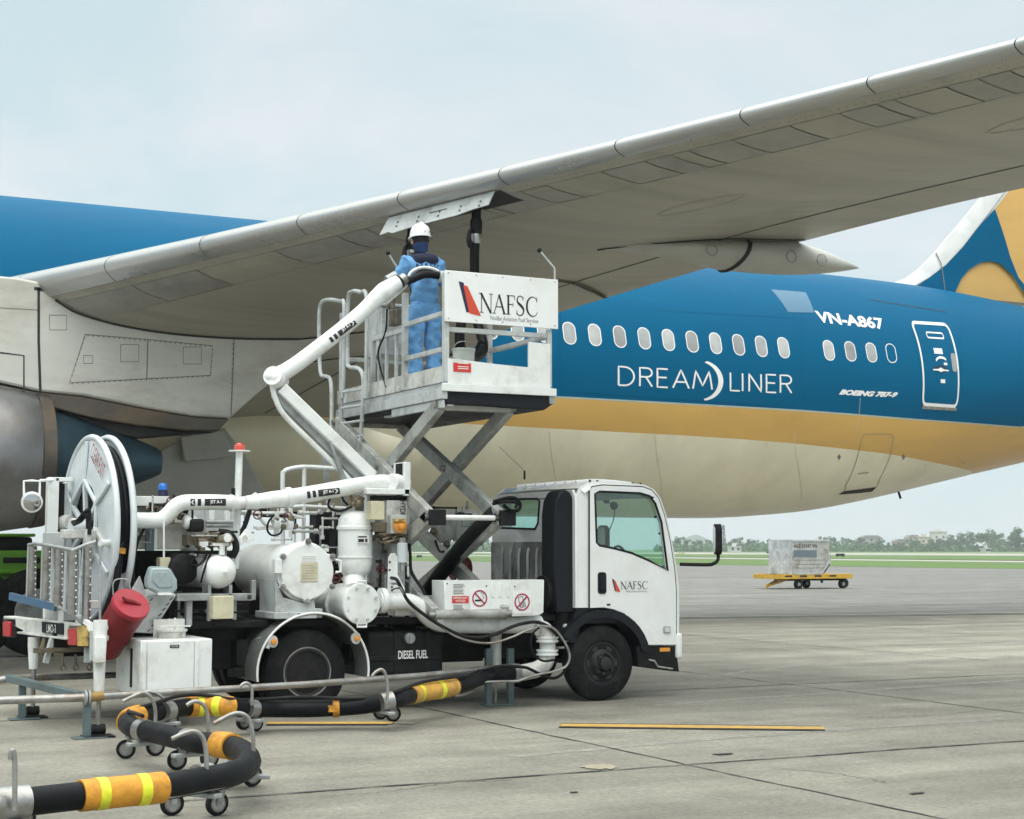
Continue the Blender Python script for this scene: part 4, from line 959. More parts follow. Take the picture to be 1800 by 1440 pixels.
# serif wordmark: strokes with thick and thin parts
def serif(mb,p0,ux,uz,Hh,mk=True):
    """NAFSC wordmark; p0 lower left, ux/uz unit directions, Hh cap height; returns total width"""
    p0=np.array(p0);ux=np.array(ux);uz=np.array(uz);nn_=np.cross(ux,uz)
    fn=lambda u,v:p0+ux*u*Hh+uz*v*Hh
    x=0
    def st(pts,wd): ribbon(mb,pts,wd,fn)
    def sf(cx,y,w_=.26): st([(cx-w_/2,y+(.018 if y<.5 else -.018)),(cx+w_/2,y+(.018 if y<.5 else -.018))],.036)
    # N
    st([(.14,0),(.14,1)],.05);st([(.1,1),(.8,.0)],.125);st([(.8,0),(.8,1)],.05);sf(.14,0);sf(.06,1,.2);sf(.8,1)
    x=.98
    st([(x+.03,0),(x+.4,1)],.05);st([(x+.38,1),(x+.77,0)],.125);st([(x+.17,.36),(x+.64,.36)],.05);sf(x+.03,0,.24);sf(x+.77,0,.28)
    x=1.9
    st([(x+.12,0),(x+.12,1)],.125);st([(x,.98),(x+.56,.98)],.045);st([(x+.55,1),(x+.57,.78)],.04);st([(x+.15,.53),(x+.45,.53)],.045);st([(x+.45,.63),(x+.45,.43)],.035);sf(x+.12,0,.3)
    x=2.6
    S_=[(.47,.8),(.44,.93),(.3,1.0),(.15,.97),(.05,.83),(.08,.68),(.22,.57),(.38,.46),(.5,.32),(.48,.13),(.33,.01),(.18,.0),(.05,.09),(.02,.24)]
    q=[p[:2] for p in cr([(a+x,b,0) for a,b in S_],4)];k=len(q);st([(a[0],a[1]) for a in q],[.04+.09*exp(-((i/k-.5)/.16)**2)+.02*sin(pi*i/k) for i in range(k)])
    st([(x+.48,.98),(x+.475,.78)],.03);st([(x+.02,.02),(x+.02,.26)],.03)
    x=3.3
    C_=[(.76,.78),(.68,.92),(.5,1.0),(.28,.95),(.1,.77),(.04,.5),(.1,.23),(.28,.05),(.5,.0),(.7,.08),(.8,.24)]
    q=cr([(a+x,b,0) for a,b in C_],4);k=len(q);st([(a[0],a[1]) for a in q],[.035+.1*exp(-((i/k-.5)/.2)**2) for i in range(k)])
    st([(x+.76,1.0),(x+.76,.74)],.035)
    return 4.15
def logo(par,p0,ux,uz,sc,k,nrm):   # two tone tail-fin emblem left of the wordmark
    p0=np.array(p0);ux=np.array(ux);uz=np.array(uz)
    fn=lambda u,v:p0+ux*u*sc+uz*v*sc+np.array(nrm)*0
    mb=MB();mb.add([fn(*q) for q in ((0,1),(.1,1),(.26,.93),(.3,.12),(.24,.12))],[(0,1,2,3,4)]) if 0 else mb.add([fn(*q) for q in ((0,1.05),(.17,1.02),(.37,.1),(.27,.08))],[(0,1,2,3)])
    mb.build('logo_bar',M['navy'],par,flat=True)
    mb=MB();mb.add([fn(u,v)+np.array(nrm)*.001 for u,v in ((.16,.94),(.3,.92),(.78,0),(.37,.06))],[(0,1,2,3)]);mb.build('logo_fin',M['orange'],par,flat=True)
def mark(par,xa,ya,xb,yb,xh,yh,Y,logo_w):
    pass
# door logo
p=PY(1091,1036,CY0-.003);q=PY(1139,1036,CY0-.003);mb=MB();Hh=(q[0]-p[0])/4.15;serif(mb,p,(1,0,0),(0,0,1),Hh);mb.build('lettering',M['ink'],dr,flat=True)
p=PY(1076,1041,CY0-.003);s_=PY(1076,1019,CY0-.003)[2]-p[2];logo(dr,p,(1,0,0),(0,0,1),s_,0,(0,-1,0))
txtY('lettering','NoiBai Aviation Fuel Service',1100,1038,1138,1041,CY0-.003,M['inkgrey'],dr)
# interior
part('seat',M['seat'],lambda mb:[mb.box(8.85,9.3,y,y+.5,.95,1.1) or mb.box(8.75,8.88,y,y+.5,1.05,1.7) or mb.box(8.76,8.86,y+.12,y+.38,1.72,1.93) for y in (15.6,16.7)] and None,cab,bev=.04)
part('dashboard',M['seat'],lambda mb:mb.box(9.62,9.9,15.5,17.4,1.05,1.42),cab,bev=.04)
sw=PY(1090,988,16.9);part('steering_wheel',M['black'],lambda mb:mb.tube([sw+np.array([.2*cos(t)*.9,.12*cos(t)+.05*sin(t),.19*sin(t)]) for t in np.linspace(0,2*pi,25)[:-1]],.017,8,closed=True) and mb.bar(sw+(.2,0,-.25),sw,.05,.05),cab)
part('inner_floor',M['seat'],lambda mb:mb.box(8.72,9.95,15.5,17.4,.84,.9),cab)
part('hanging_cable',M['black'],lambda mb:(mb.tube([PY(1052,872,16.9),PY(1072,885,16.9),PY(1080,895,16.9),PY(1078,915,16.9),PY(1068,940,16.9)],.006,5,5),mb.sph(PY(1079,889,16.9),.05,10),mb.sph(PY(1066,880,16.9),.04,10)) and None,cab)
part('grab_handle',M['intake'],lambda mb:mb.tube([PY(1150,910,15.5),PY(1156,909,15.5),PY(1164,935,15.5),PY(1158,938,15.5)],.012,6,3),cab)
# glass of the windscreen
wsl=front[:4]
part('windscreen',M['glass'],lambda mb:mb.add([(p[0]-.012,y,p[1]) for y in (CY0+.1,CY1-.1) for p in wsl],[(i,i+1,len(wsl)+i+1,len(wsl)+i) for i in range(len(wsl)-1)]),cab)
part('windscreen_seal',M['black'],lambda mb:[mb.tube([(p[0]+.002,y,p[1]) for p in wsl],.014,6) for y in (CY0+.1,CY1-.1)] and None,cab)
# bumper, steps, arch
bp=MB();bp.px(1190,1113,1201,1158,CY0-.02,2.1);bmp=bp.build('bumper',M['cabwhite'],cab,bev=.03,seg=3)
fw=MB()
for i in range(15):
    a0,a1=radians(12+i*9.2),radians(12+(i+1)*9.2)
    R0,R1=.485,.575;c=(8.98,.42)
    P=[(c[0]+R*cos(a)*1.03,c[1]+R*sin(a)) for R,a in ((R0,a0),(R1,a0),(R1,a1),(R0,a1))]
    P=[(px2 if True else 0,min(z,.985)) for px2,z in P]
    fw.plate(P,[],mxy(CY0-.012),(0,.3,0))
arch=fw.build('wheel_arch',M['intake'],cab,ang=60)
st=MB();st.prism([PY(x,y,CY0+.02) for x,y in ((1120,1137),(1194,1137),(1190,1150),(1194,1181),(1180,1180),(1122,1172))],(0,.4,0));stp=st.build('step',M['dark'],cab,bev=.01)
part('step_tread',M['steel'],lambda mb:mb.tube([PY(1140,1160,CY0+.01),PY(1150,1162,CY0+.01),PY(1156,1172,CY0+.01),PY(1182,1176,CY0+.01)],.012,6),stp)
part('side_marker',M['lampamber'],lambda mb:mb.px(1160,1139,1178,1145,CY0+.012,.02),stp)
part('rear_arch',M['intake'],lambda mb:mb.prism([PY(x,y,CY0+.04) for x,y in ((1013,1070),(1050,1070),(1034,1082),(1020,1100),(1012,1130),(1003,1130),(1003,1100))],(0,.3,0)),cab)
# air intake stack behind the cab
st=MB();xi=xr-.02
def rq(x,y,X): return PX(x,y,X)
it=MB();it.prism([PY(x,y,15.5) for x,y in ((974,1000),(974,905),(977,880),(984,866),(993,860),(1003,866),(1010,880),(1014,905),(1014,1030),(1011,1078),(978,1078))],(0,.3,0));its=it.build('air_intake',M['intake'],truck,bev=.02)
part('intake_hose',M['black'],lambda mb:mb.tube([PY(992,1040,15.6),PY(990,1075,15.6),PY(982,1110,15.65),PY(968,1135,15.7)],.085,14,5),its)
part('clamp_ring',M['steel'],lambda mb:mb.cyl(PY(992,1024,15.6),PY(992,1031,15.6),.095),its)
part('air_filter',M['dark'],lambda mb:mb.lathe([(0,.19),(.06,.2),(.12,.19),(.2,.2),(.26,.19),(.3,.12)],PY(950,1043,15.75),(1,0,-.05),24),truck)
part('washer_bottle',M['ltgrey'],lambda mb:(mb.px(993,1097,1014,1128,15.5,.15),mb.cyl(PY(1011,1097,15.55),PY(1011,1088,15.55),.022)) and None,truck,bev=.025)
# mirrors
def mirror(Y,s):
    a=PY(1197,992,N0);m_=part('mirror_arm',M['black'],lambda mb:mb.tube([(9.97,Y,a[2]),(10.2,Y-s*.2,a[2]-.005),PY(1254,991,15.2) if s>0 else np.array([10.35,Y+.3,a[2]]),PY(1262,984,15.2) if s>0 else np.array([10.36,Y+.33,a[2]+.05]),PY(1262,965,15.2) if s>0 else np.array([10.36,Y+.33,a[2]+.2])],.02,8,4),cab)
    c=PY(1256,948,15.2) if s>0 else np.array([10.36,Y+.33,a[2]+.3])
    mb=MB();P=rrect(.2,.34,.08,6,0,0);d=unit((.93,-.36*s,0));
    mb.plate(P,[],lambda u,v:c+np.array([-d[1],d[0],0])*u*.75+np.array([0,0,v]),d*.07);h=mb.build('mirror',M['black'],cab,bev=.02,seg=3)
    mb=MB();P=rrect(.16,.3,.065,6,0,0);mb.plate(P,[],lambda u,v:c-d*.003+np.array([-d[1],d[0],0])*u*.75+np.array([0,0,v]),-d*.003);mb.build('mirror_glass',M['mirror'],h)
mirror(CY0,1);mirror(CY1,-1)
an=PY(922,843,16.6);part('antenna',M['black'],lambda mb:(mb.cyl(an,an+(0,0,.1),.012,8),mb.cyl(an+(0,0,.1),PY(878,786,16.6),.0025,5)) and None,cab)
# small clearance pins on the roof edge
part('roof_pin',M['black'],lambda mb:[mb.cyl(PY(x,847+(x-1030)*.06,15.6),PY(x,843+(x-1030)*.06,15.6),.012,6) for x in (1037,1050,1112,1126)] and None,cab)
# ---- scissor lift: two planes of crossed arms, spanning across the truck
ny,fy=15.1,17.75
X1,X2=6.86,7.66
ztop,zmid,zbot=3.12,1.97,.98
def arm(X,ya,za,yb,zb,dx):
    mb=MB();mb.bar((X+dx,ya,za),(X+dx,yb,zb),.075,.15,(1,0,0)) if 0 else mb.bar((X+dx,ya,za),(X+dx,yb,zb),.15,.085,(1,0,0))
    o=mb.build('scissor_arm',M['scis'],truck,bev=.008)
    for q in (0,.5,1):
        c=np.array([X+dx,ya+(yb-ya)*q,za+(zb-za)*q])
        part('pivot_pin',M['steel'],lambda mb:mb.cyl(c-(.07,0,0),c+(.07,0,0),.035,14),o)
    return o
for X in (X1,X2):
    arm(X,ny,ztop,fy,zmid,0);arm(X,fy,ztop,ny,zmid,-.1)
    arm(X,ny,zmid,fy,zbot,-.1);arm(X,fy,zmid,ny+.1,zbot,0)
for y,z in ((ny,ztop),(fy,ztop),(fy,zmid),(ny+.1,zbot),(fy,zbot)): part('cross_tube',M['scis'],lambda mb:mb.cyl((X1,y,z),(X2,y,z),.05,14))
part('tie_rod',M['white'],lambda mb:mb.cyl((X1,ny,zmid),(X2,ny,zmid),.028,12))
for X in (X1,X2): part('lift_cap',M['black'],lambda mb:mb.box(X-.13,X+.05,ny-.07,ny+.02,zmid-.08,zmid+.08),bev=.01)
part('top_beam',M['scis'],lambda mb:mb.box(X1,X2,ny-.06,ny+.06,ztop-.05,ztop+.08),bev=.01)
part('lift_cylinder',M['black'],lambda mb:(mb.tube([(X2-.12,ny+.1,zmid+.05),(X2-.14,16.0,1.65),(X2-.16,17.2,.95)],.085,14,5)) and None)
part('lift_base',M['dark'],lambda mb:[mb.box(X-.09,X+.09,15.75,17.85,.9,1.0) for X in (X1,X2)] and None,bev=.01)
part('coiled_hose',M['hose'],lambda mb:(mb.tube([PY(868,882,15.0),PY(890,876,15.0),PY(905,876,15.0),PY(914,885,15.0),PY(912,896,15.0),PY(898,898,15.0),PY(885,888,15.0)],.019,8,6),mb.tube([PY(866,886,15.05),PY(888,882,14.95),PY(908,884,14.95),PY(906,893,14.95)],.017,8,6),mb.tube([(X2-.05,ny-.02,zmid+.02),(X2-.08,15.7,1.82),(X2-.1,16.6,1.33),(X2-.12,17.3,.98)],.03,8,5)) and None)
# ---- platform
FX0,FX1=6.84,8.1;PY0,PY1=14.95,17.95;DZ=3.34
plat=thing('work_platform',(0,0,0),None,None);plat.parent=truck;plat.location=(0,0,0)
part('deck',M['ltgrey'],lambda mb:mb.box(FX0,FX1,PY0,PY1,DZ-.05,DZ),plat,bev=.006)
part('deck_frame',M['ltgrey'],lambda mb:(mb.box(FX0-.03,FX0+.04,PY0-.005,PY1,DZ-.17,DZ-.056),mb.box(FX0+.045,FX0+.12,PY0+.02,PY0+1.7,DZ-.24,DZ-.175),mb.box(FX1-.04,FX1+.03,PY0,PY1,DZ-.17,DZ-.056),mb.box(FX0-.012,FX0+.02,PY0+.01,PY0+1.35,DZ-.26,DZ-.174)) and None,plat,bev=.006)
part('deck_rail',M['white'],lambda mb:mb.box(FX0-.03,FX1+.03,PY0-.03,PY0-.006,DZ-.09,DZ-.01),plat,bev=.005)
part('under_tray',M['intake'],lambda mb:mb.prism([(FX0+.01,PY0+.005,DZ-.058),(FX1+.02,PY0+.005,DZ-.058),(FX1+.02,PY0+.005,DZ-.16),(FX1-.1,PY0+.005,DZ-.24),(FX0+.5,PY0+.005,DZ-.22),(FX0+.01,PY0+.005,DZ-.22)],(0,2.9,0)),plat,bev=.01)
# toe boards
part('toe_board',M['white_dirty'],lambda mb:mb.box(FX0-.012,FX0+.012,PY0+.03,PY1,DZ+.005,DZ+.17),plat)
def _tb(mb):
    P=[PY(x,y,PY0) for x,y in ((787,659),(787,630),(800,631),(870,640),(929,646),(929,601),(967,605),(967,668))]
    P=[(min(p[0],FX1),PY0-.004,p[2] if 0<i_<7 else DZ-.005) for i_,p in enumerate(P)];mb.prism(P,(0,.022,0))
part('toe_board',M['white'],_tb,plat)
rs=MB();a=PY(797,648,PY0-.008);b=PY(828,634,PY0-.008);rs.box(a[0],b[0],PY0-.009,PY0-.0045,a[2]-.03,b[2]-.03);sg_=rs.build('warning_label',M['redsign'],plat)
for dz in (.05,.03,.085): part('lettering',M['letter'],lambda mb:mb.box(a[0]+.05,b[0]-.03,PY0-.0105,PY0-.0092,a[2]-.03+dz,a[2]-.03+dz+.008),sg_)
# railings on the rear side (plane x = FX0)
def rl(p,q,w_=.045,h_=.05,m=M['ltgrey'],name='guard_rail'): return part(name,m,lambda mb:mb.bar(p,q,w_,h_),plat,bev=.005)
ZT_=PY(785,478,PY0)[2]
def post(x,Y,z1,w_=.055): return part('rail_post',M['ltgrey'],lambda mb:mb.box(x-w_/2,x+w_/2,Y-w_/2,Y+w_/2,DZ+.006,z1),plat,bev=.006)
post(FX0+.03,PY0+.03,ZT_,.06)
yp=PX(712,560,FX0)[1];post(FX0,yp,ZT_-.08,.06)
yq=PX(656,600,FX0)[1];post(FX0,yq,DZ+.75,.05)
yr=PX(612,600,FX0)[1]
for (z,ya,yb) in ((DZ+.71,PY0+.06,yp),(DZ+.34,PY0+.06,yp),(DZ+.66,yp,yq)): rl((FX0,ya,z),(FX0,yb,z))
for x_ in (680,667,697): post(FX0,PX(x_,600,FX0)[1],DZ+.66 if x_!=680 else DZ+.95,.035)
post(FX1-.03,PY0+.03,DZ+.62,.05);post(FX1-.03,PY1-.03,DZ+1.1);post(FX0+.03,PY1-.03,DZ+1.1);post(FX1-.03,16.4,DZ+1.1)
for z in (DZ+.55,DZ+1.08): rl((FX1-.03,PY0+.06,z),(FX1-.03,PY1-.06,z));rl((FX0+.06,PY1-.03,z),(FX1-.06,PY1-.03,z))
rl((FX0+.06,PY0+.03,DZ+.55),(FX1-.06,PY0+.03,DZ+.55))
# sign board on the near side
SB=PY0-.03
sx0,sx1=FX0-.005,FX1+.05
zb_,zt_=PY(785,565,SB)[2],PY(785,475,SB)[2]
sign=part('sign_board',M['cabwhite'],lambda mb:mb.box(sx0,sx1,SB,SB+.02,zb_,zt_),plat,bev=.004)
p=PY(843,545,SB-.003);xe=PY(946,551,SB-.003)[0];mb=MB();Hh=(xe-p[0])/4.15;zl_=zb_+.22*(zt_-zb_)
Hh2=.385*(zt_-zb_)
mb2=MB();serif(mb2,(0,0,0),(1,0,0),(0,0,1),1.);mb2.v=[(p[0]+v[0]/4.15*(xe-p[0]),SB-.003,zl_+v[2]*Hh2) for v in mb2.v];mb2.build('lettering',M['ink'],sign,flat=True)
logo(sign,(PY(806,550,SB)[0],SB-.003,zb_+.15*(zt_-zb_)),(1.,0,0),(0,0,1),.62*(zt_-zb_),0,(0,-1,0))
xa=PY(862,556,SB)[0];txt('lettering','NoiBai Aviation Fuel Service',(xa,SB-.003,zb_+.09*(zt_-zb_)),(xe,SB-.003,zb_+.09*(zt_-zb_)),(xa,SB-.003,zb_+.175*(zt_-zb_)),M['inkgrey'],sign)
for u in (.03,.27,.5,.75,.97):
    for v in (.06,.95): part('screw',M['grey'],lambda mb:mb.cyl((sx0+(sx1-sx0)*u,SB,zb_+(zt_-zb_)*v),(sx0+(sx1-sx0)*u,SB-.004,zb_+(zt_-zb_)*v),.008,8),sign)
# control cabinet and whip rods
part('control_cabinet',M['ltgrey'],lambda mb:(mb.box(6.95,7.5,16.9,17.4,DZ+.5,DZ+1.05),mb.box(6.94,7.52,16.88,17.42,DZ+1.05,DZ+1.09),mb.box(6.96,7.0,16.95,17.0,DZ,DZ+.5),mb.box(6.96,7.0,17.3,17.35,DZ,DZ+.5)) and None,plat,bev=.01)
part('control_cable',M['black'],lambda mb:mb.tube([(6.83,16.45,DZ+.95),(6.82,16.46,DZ+.7),(6.8,16.62,DZ+.5),(6.82,16.6,DZ+.3),(6.83,16.45,DZ+.08)],.011,6,6),plat)
part('valve_block',M['valve'],lambda mb:(mb.box(6.9,7.0,16.35,16.6,DZ+.78,DZ+.95),mb.cyl((6.88,16.4,DZ+.95),(6.88,16.4,DZ+1.12),.025,8),mb.cyl((6.88,16.52,DZ+.95),(6.88,16.52,DZ+1.08),.02,8)) and None,plat,bev=.008)
for (pa,pb,pc,Y) in (((975,497),(975,472),(948,440),15.0),((712,490),(703,478),(682,445),16.3)):
    r_=part('feeler_rod',M['ltgrey'],lambda mb:mb.tube([PY(*pa,Y),PY(*pb,Y),PY(*pc,Y)],.011,6),plat);part('rod_tip',M['black'],lambda mb:mb.sph(PY(*pc,Y),.026,10),r_)
part('cable_loop',M['black'],lambda mb:mb.tube([PY(976,495,15.0),PY(1000,496,15.2),PY(1030,508,15.5),PY(1064,524,15.9)],.012,6,5),plat) if 0 else None
part('rod_clamp',M['white'],lambda mb:(mb.px(967,500,978,507,14.98,.06),mb.cyl(PY(973,494,15.0),PY(973,510,15.0),.02,8)) and None,plat)
# ladder at the far end with looped handrails
lad=MB();XL=FX0-.1
def lp(pts,r=.024,Y=None): return part('ladder_rail',M['ltgrey'],lambda mb:mb.tube([PX(x,y,XL) for x,y in pts],r,8,4),plat)
lp([(583,762),(582,675),(574,662),(563,652),(561,560),(565,533),(577,527),(598,530),(605,540),(604,650),(602,700)])
lp([(633,790),(638,700),(638,662),(630,648),(614,645),(611,630),(612,530),(618,513),(634,514),(644,524),(644,640),(642,700)])
part('ladder_rung',M['ltgrey'],lambda mb:[mb.tube([PX(600,y,XL),PX(638,y-6,XL)],.016,8) for y in (690,718,745,772)] and None,plat)
part('ladder_side',M['grey'],lambda mb:(mb.tube([PX(601,690,XL),PX(600,775,XL)],.022,8),mb.tube([PX(628,765,XL),PX(628,800,XL)],.022,8)) and None,plat)
# ---- fuel hoses up to the wing
def hose(name,pts,r,m=M['hose'],par=truck,sm=6,n=12): return part(name,m,lambda mb:mb.tube(pts,r,n,sm),par)
h1=hose('delivery_hose',[PY(812,560,15.6),PY(808,590,15.6),PY(810,612,15.6),PY(820,632,15.7),PY(838,628,15.9),PY(850,610,16.1),PY(838,560,16.3),PY(835,510,16.43),PY(834,450,16.45),PY(836,412,16.45)],.055)
def coup(x,y0,Y,par):
    a=PY(x,y0,Y)
    part('nozzle',M['black'],lambda mb:mb.lathe([(0,.06),(.08,.07),(.16,.07),(.2,.055),(.32,.055),(.36,.075),(.44,.075),(.47,.05)],a+(0,0,.04),(0,0,1),20),par)
    part('coupling_ring',M['steel'],lambda mb:mb.lathe([(0,.062),(.02,.066),(.09,.066),(.11,.062)],a-(0,0,.06),(0,0,1),20),par)
    part('nozzle_lever',M['black'],lambda mb:mb.tube([a+(-.05,-.02,.12),a+(-.11,-.05,.06),a+(-.12,-.06,-.04),a+(-.1,-.05,-.12)],[.014,.02,.032,.02],8,4),par)
    part('nozzle_handle',M['steel'],lambda mb:mb.tube([a+(.06,-.02,.34),a+(.14,-.06,.3),a+(.15,-.06,.24)],.014,8),par)
coup(837,420,16.45,h1)
h2=hose('delivery_hose',[PY(850,600,16.1),PY(830,635,16.2),PY(790,640,16.3),PY(770,620,16.8),PY(745,560,17.0),PY(727,500,17.18),PY(724,460,17.2),PY(724,440,17.2)],.055)
coup(724,448,17.2,h2)
# ---- loading arm pipes
W_=M['white'];YP=15.75
la=hose('loading_pipe',[PY(x,y,YP) for x,y in ((236,915),(262,915),(282,914),(296,904),(308,891),(322,884),(345,883),(380,883),(410,884))],.078,W_,n=18)
hose('pipe_joint',[PY(405,884,YP),PY(420,884,YP),PY(440,882,YP-.02),PY(450,881,YP-.02)],[.09,.06,.06,.09],W_,la,4,16)
lb=hose('loading_pipe',[PY(x,y,YP-.05) for x,y in ((432,884),(480,878),(505,875),(560,866),(620,855),(668,848),(688,848))],[.07,.085,.085,.085,.085,.085,.07],W_,sm=4,n=18)
hose('pipe_joint',[PY(503,875,YP-.05),PY(511,874,YP-.05)],.105,W_,lb,0,18)
# label on the pipe
def pipelabel(x0,y0,x1,y1,Y,r,par,fl=1):
    a=PY(x0,y0,Y);b=PY(x1,y1,Y);d=unit(b-a);Lh=np.linalg.norm(b-a);tc_=unit(O_-(a+b)/2);n_=unit(tc_-d*np.dot(tc_,d));u_=np.cross(n_,d);
    if u_[2]<0: u_=-u_
    fn=lambda s,v,e=.003:a+d*s*Lh+ (n_*cos(v/r)+u_*sin(v/r))*(r+e)
    def patch(s0,s1,m,e=.003,hv=.035):
        mb=MB();n=6;vs=[fn(s,v,e) for s in (s0,s1) for v in np.linspace(-hv,hv,n)];mb.add(vs,[(i,i+1,n+i+1,n+i) for i in range(n-1)]);return mb.build('pipe_label',m,par)
    if fl>0: patch(0,.1,M['ink']);patch(.17,.27,M['ink']);pl_=patch(.34,1,M['ink']);t0,t1=.48,.8;ch=[(.86,.7),(.93,0),(.86,-.7)]
    else: patch(.9,1,M['ink']) if 0 else None;patch(.2,.3,M['ink']);patch(0,.13,M['ink']);pl_=patch(.4,1,M['ink']);t0,t1=.55,.88;ch=[(.09,.7),(.03,0),(.09,-.7)]
    vs,fs,_=text2d('JET A-1',.02);mb=MB();mb.add([fn(t0+(t1-t0)*p[0],-.02+.04*p[1],.006) for p in vs],fs);mb.build('lettering',M['letter'],par,flat=True)
    mb=MB();ribbon(mb,[(s,.03*v) for s,v in ch],.012,lambda s,v:fn(s,v,.006)) if 0 else mb.add([fn(s+o_,.03*v,.006) for s,v in ch for o_ in (-.02,.02)],[(0,1,3,2),(2,3,5,4)]);mb.build('arrow',M['letter'],par,flat=True)
pipelabel(535,871,592,863,YP-.05,.085,lb,1)
pipelabel(331,883,393,883,YP,.078,la,-1)
YA2=15.8
ual=hose('loading_pipe',[PY(x,y,YA2) for x,y in ((482,664),(500,654),(530,634),(600,580),(640,546),(662,524),(676,512),(690,502),(700,496))],[.1,.085,.082,.082,.082,.09,.1,.085,.075],W_,sm=4,n=18)
pipelabel(576,601,620,568,YA2,.082,ual,1)
hose('coupling',[PY(697,499,YA2),PY(712,489,YA2)],.062,M['steel'],ual,0,16);hose('coupling',[PY(680,493,YA2+.15),PY(696,484,YA2+.15)],.05,M['grey'],ual,0,16)
hose('coupling',[PY(701,496,YA2),PY(704,494,YA2)],.072,M['black'],ual,0,16)
part('elbow_joint',W_,lambda mb:(mb.sph(PY(486,665,YA2),.105,18),mb.cyl(PY(479,660,YA2-.06),PY(492,672,YA2+.12),.1,18),mb.sph(PY(476,662,YA2),.075,14)) and None)
part('support_arm',W_,lambda mb:mb.bar(PY(494,682,YA2),PY(655,838,YA2-.05),.1,.12),bev=.012)
part('support_arm',M['grey'],lambda mb:mb.bar(PY(484,690,YA2+.06),PY(635,840,YA2+.02),.07,.13),bev=.012)
hose('balance_pipe',[PY(478,676,YA2),PY(484,700,YA2),PY(500,730,YA2),PY(550,780,YA2),PY(600,828,YA2),PY(618,848,YA2)],.028,W_)
part('gas_spring',M['grey'],lambda mb:(mb.cyl(PY(580,775,YA2-.06),PY(592,808,YA2-.06),.016,8),mb.cyl(PY(590,803,YA2-.06),PY(606,848,YA2-.06),.028,10)) and None)
# arch bracket and black hose at the platform
part('hose_saddle',W_,lambda mb:(mb.tube([PY(679,533,YP+.1),PY(716,500,YP+.1),PY(720,482,YP+.1),PY(735,472,YP+.1),PY(755,471,YP+.1),PY(772,478,YP+.1),PY(782,488,YP+.1)],.018,8,5)) and None)
hose('jumper_hose',[PY(706,494,YA2),PY(722,492,YA2),PY(745,483,YA2),PY(768,484,YA2),PY(782,487,YA2)],[.042,.042,.042,.042,.036],M['hose'])
hose('jumper_hose',[PY(715,500,YA2+.05),PY(740,478,YA2+.1),PY(765,478,YA2+.1),PY(788,500,YA2+.1),PY(795,540,YA2+.1)],.03,M['hose'])
c=PY(780,487,YA2);part('coupling',M['ltgrey'],lambda mb:mb.cyl(c-(.06,0,0),c+(.06,0,.0),.065,14),ual)
# ---- hose reel at the rear
be=radians(4.3);AX=np.array([cos(be),sin(be),0]);RX=np.array([sin(be),-cos(be),0]);UZ=np.array([0,0,1.])
RC=PY(156,929,16.2);RR=.915
reel=thing('hose_reel',(0,0,0),None,None);reel.parent=truck;reel.location=(0,0,0)
def rp(a,r,o=0): return RC+RX*r*cos(a)+UZ*r*sin(a)+AX*o
def flange(o,face):
    mb=MB();n=64
    prof=[(.43,-.03),(.46,-.05),(.62,-.03),(.84,-.02),(.9,0),(.9,.02),(.84,.005),(.46,-.02),(.43,-.01)]
    vs=[rp(2*pi*k/n,r,o+a*face) for r,a in prof for k in range(n)];K=len(prof)
    mb.add(vs,[(i*n+k,i*n+(k+1)%n,((i+1)%K)*n+(k+1)%n,((i+1)%K)*n+k) for i in range(K) for k in range(n)])
    f=mb.build('flange',M['reelw'],reel,ang=50)
    part('rim_tube',M['reelw'],lambda mb:mb.tube([rp(2*pi*k/64,.9,o) for k in range(64)],.032,10,closed=True),f);return f
M['reelw']=mat('reel_white_paint',(.62,.67,.7),.38,var=.05,scale=3,stain=(.4,.42,.42),samt=.5,sscale=2,coat=.2)
f1=flange(0,1);f2=flange(.16,-1)
for k in range(6):
    a=2*pi*k/6+.52
    part('spoke',M['reelw'],lambda mb:(mb.bar(rp(a,.08,-.03),rp(a,.47,-.05),.05,.04,AX),mb.bar(rp(a,.44,-.062),rp(a,.86,-.04),.045,.03,AX)) and None,f1,bev=.006)
    part('spoke_tie',M['reelw'],lambda mb:mb.bar(rp(a,.48,-.06),rp(a+pi/3,.48,-.06),.035,.03,AX),f1,bev=.005)
part('hub',M['reelw'],lambda mb:mb.cyl(rp(0,0,-.18),rp(0,0,.3),.1,20),reel)
part('drum_hose',M['hose'],lambda mb:[mb.tube([rp(2*pi*k/56,r,.035+.045*j) for k in range(56)],.037,8,closed=True) for r in (.8,.72) for j in range(3)] and None,reel)
part('drum',M['dark'],lambda mb:mb.lathe([(-.0,.7),(.16,.7)],RC,AX,40),reel)
part('hose_tail',M['hose'],lambda mb:mb.tube([rp(-.25,.77,.18),PY(213,960,15.4),PY(205,1020,15.35),PY(190,1065,15.4),PY(180,1090,15.5)],.035,10,5),reel)
part('hose_band',M['yellow'],lambda mb:mb.cyl(PY(213,964,15.39),PY(212,974,15.385),.047,12),reel)
# red stencil on the flange
ca=radians(58);p=rp(ca,.76,-.045)
tdir=-sin(radians(62))*RX*-1*.0
uu=RX*sin(ca)-UZ*cos(ca);vv=RX*cos(ca)+UZ*sin(ca)
tilt=radians(6)
M['stencil']=mat('dark_red_stencil',(.25,.02,.03),.5)
o_=p-uu*.25-vv*.09;txt('lettering','CLEAR EXIT',o_,o_+uu*.48,o_+vv*.17,M['stencil'],f1)
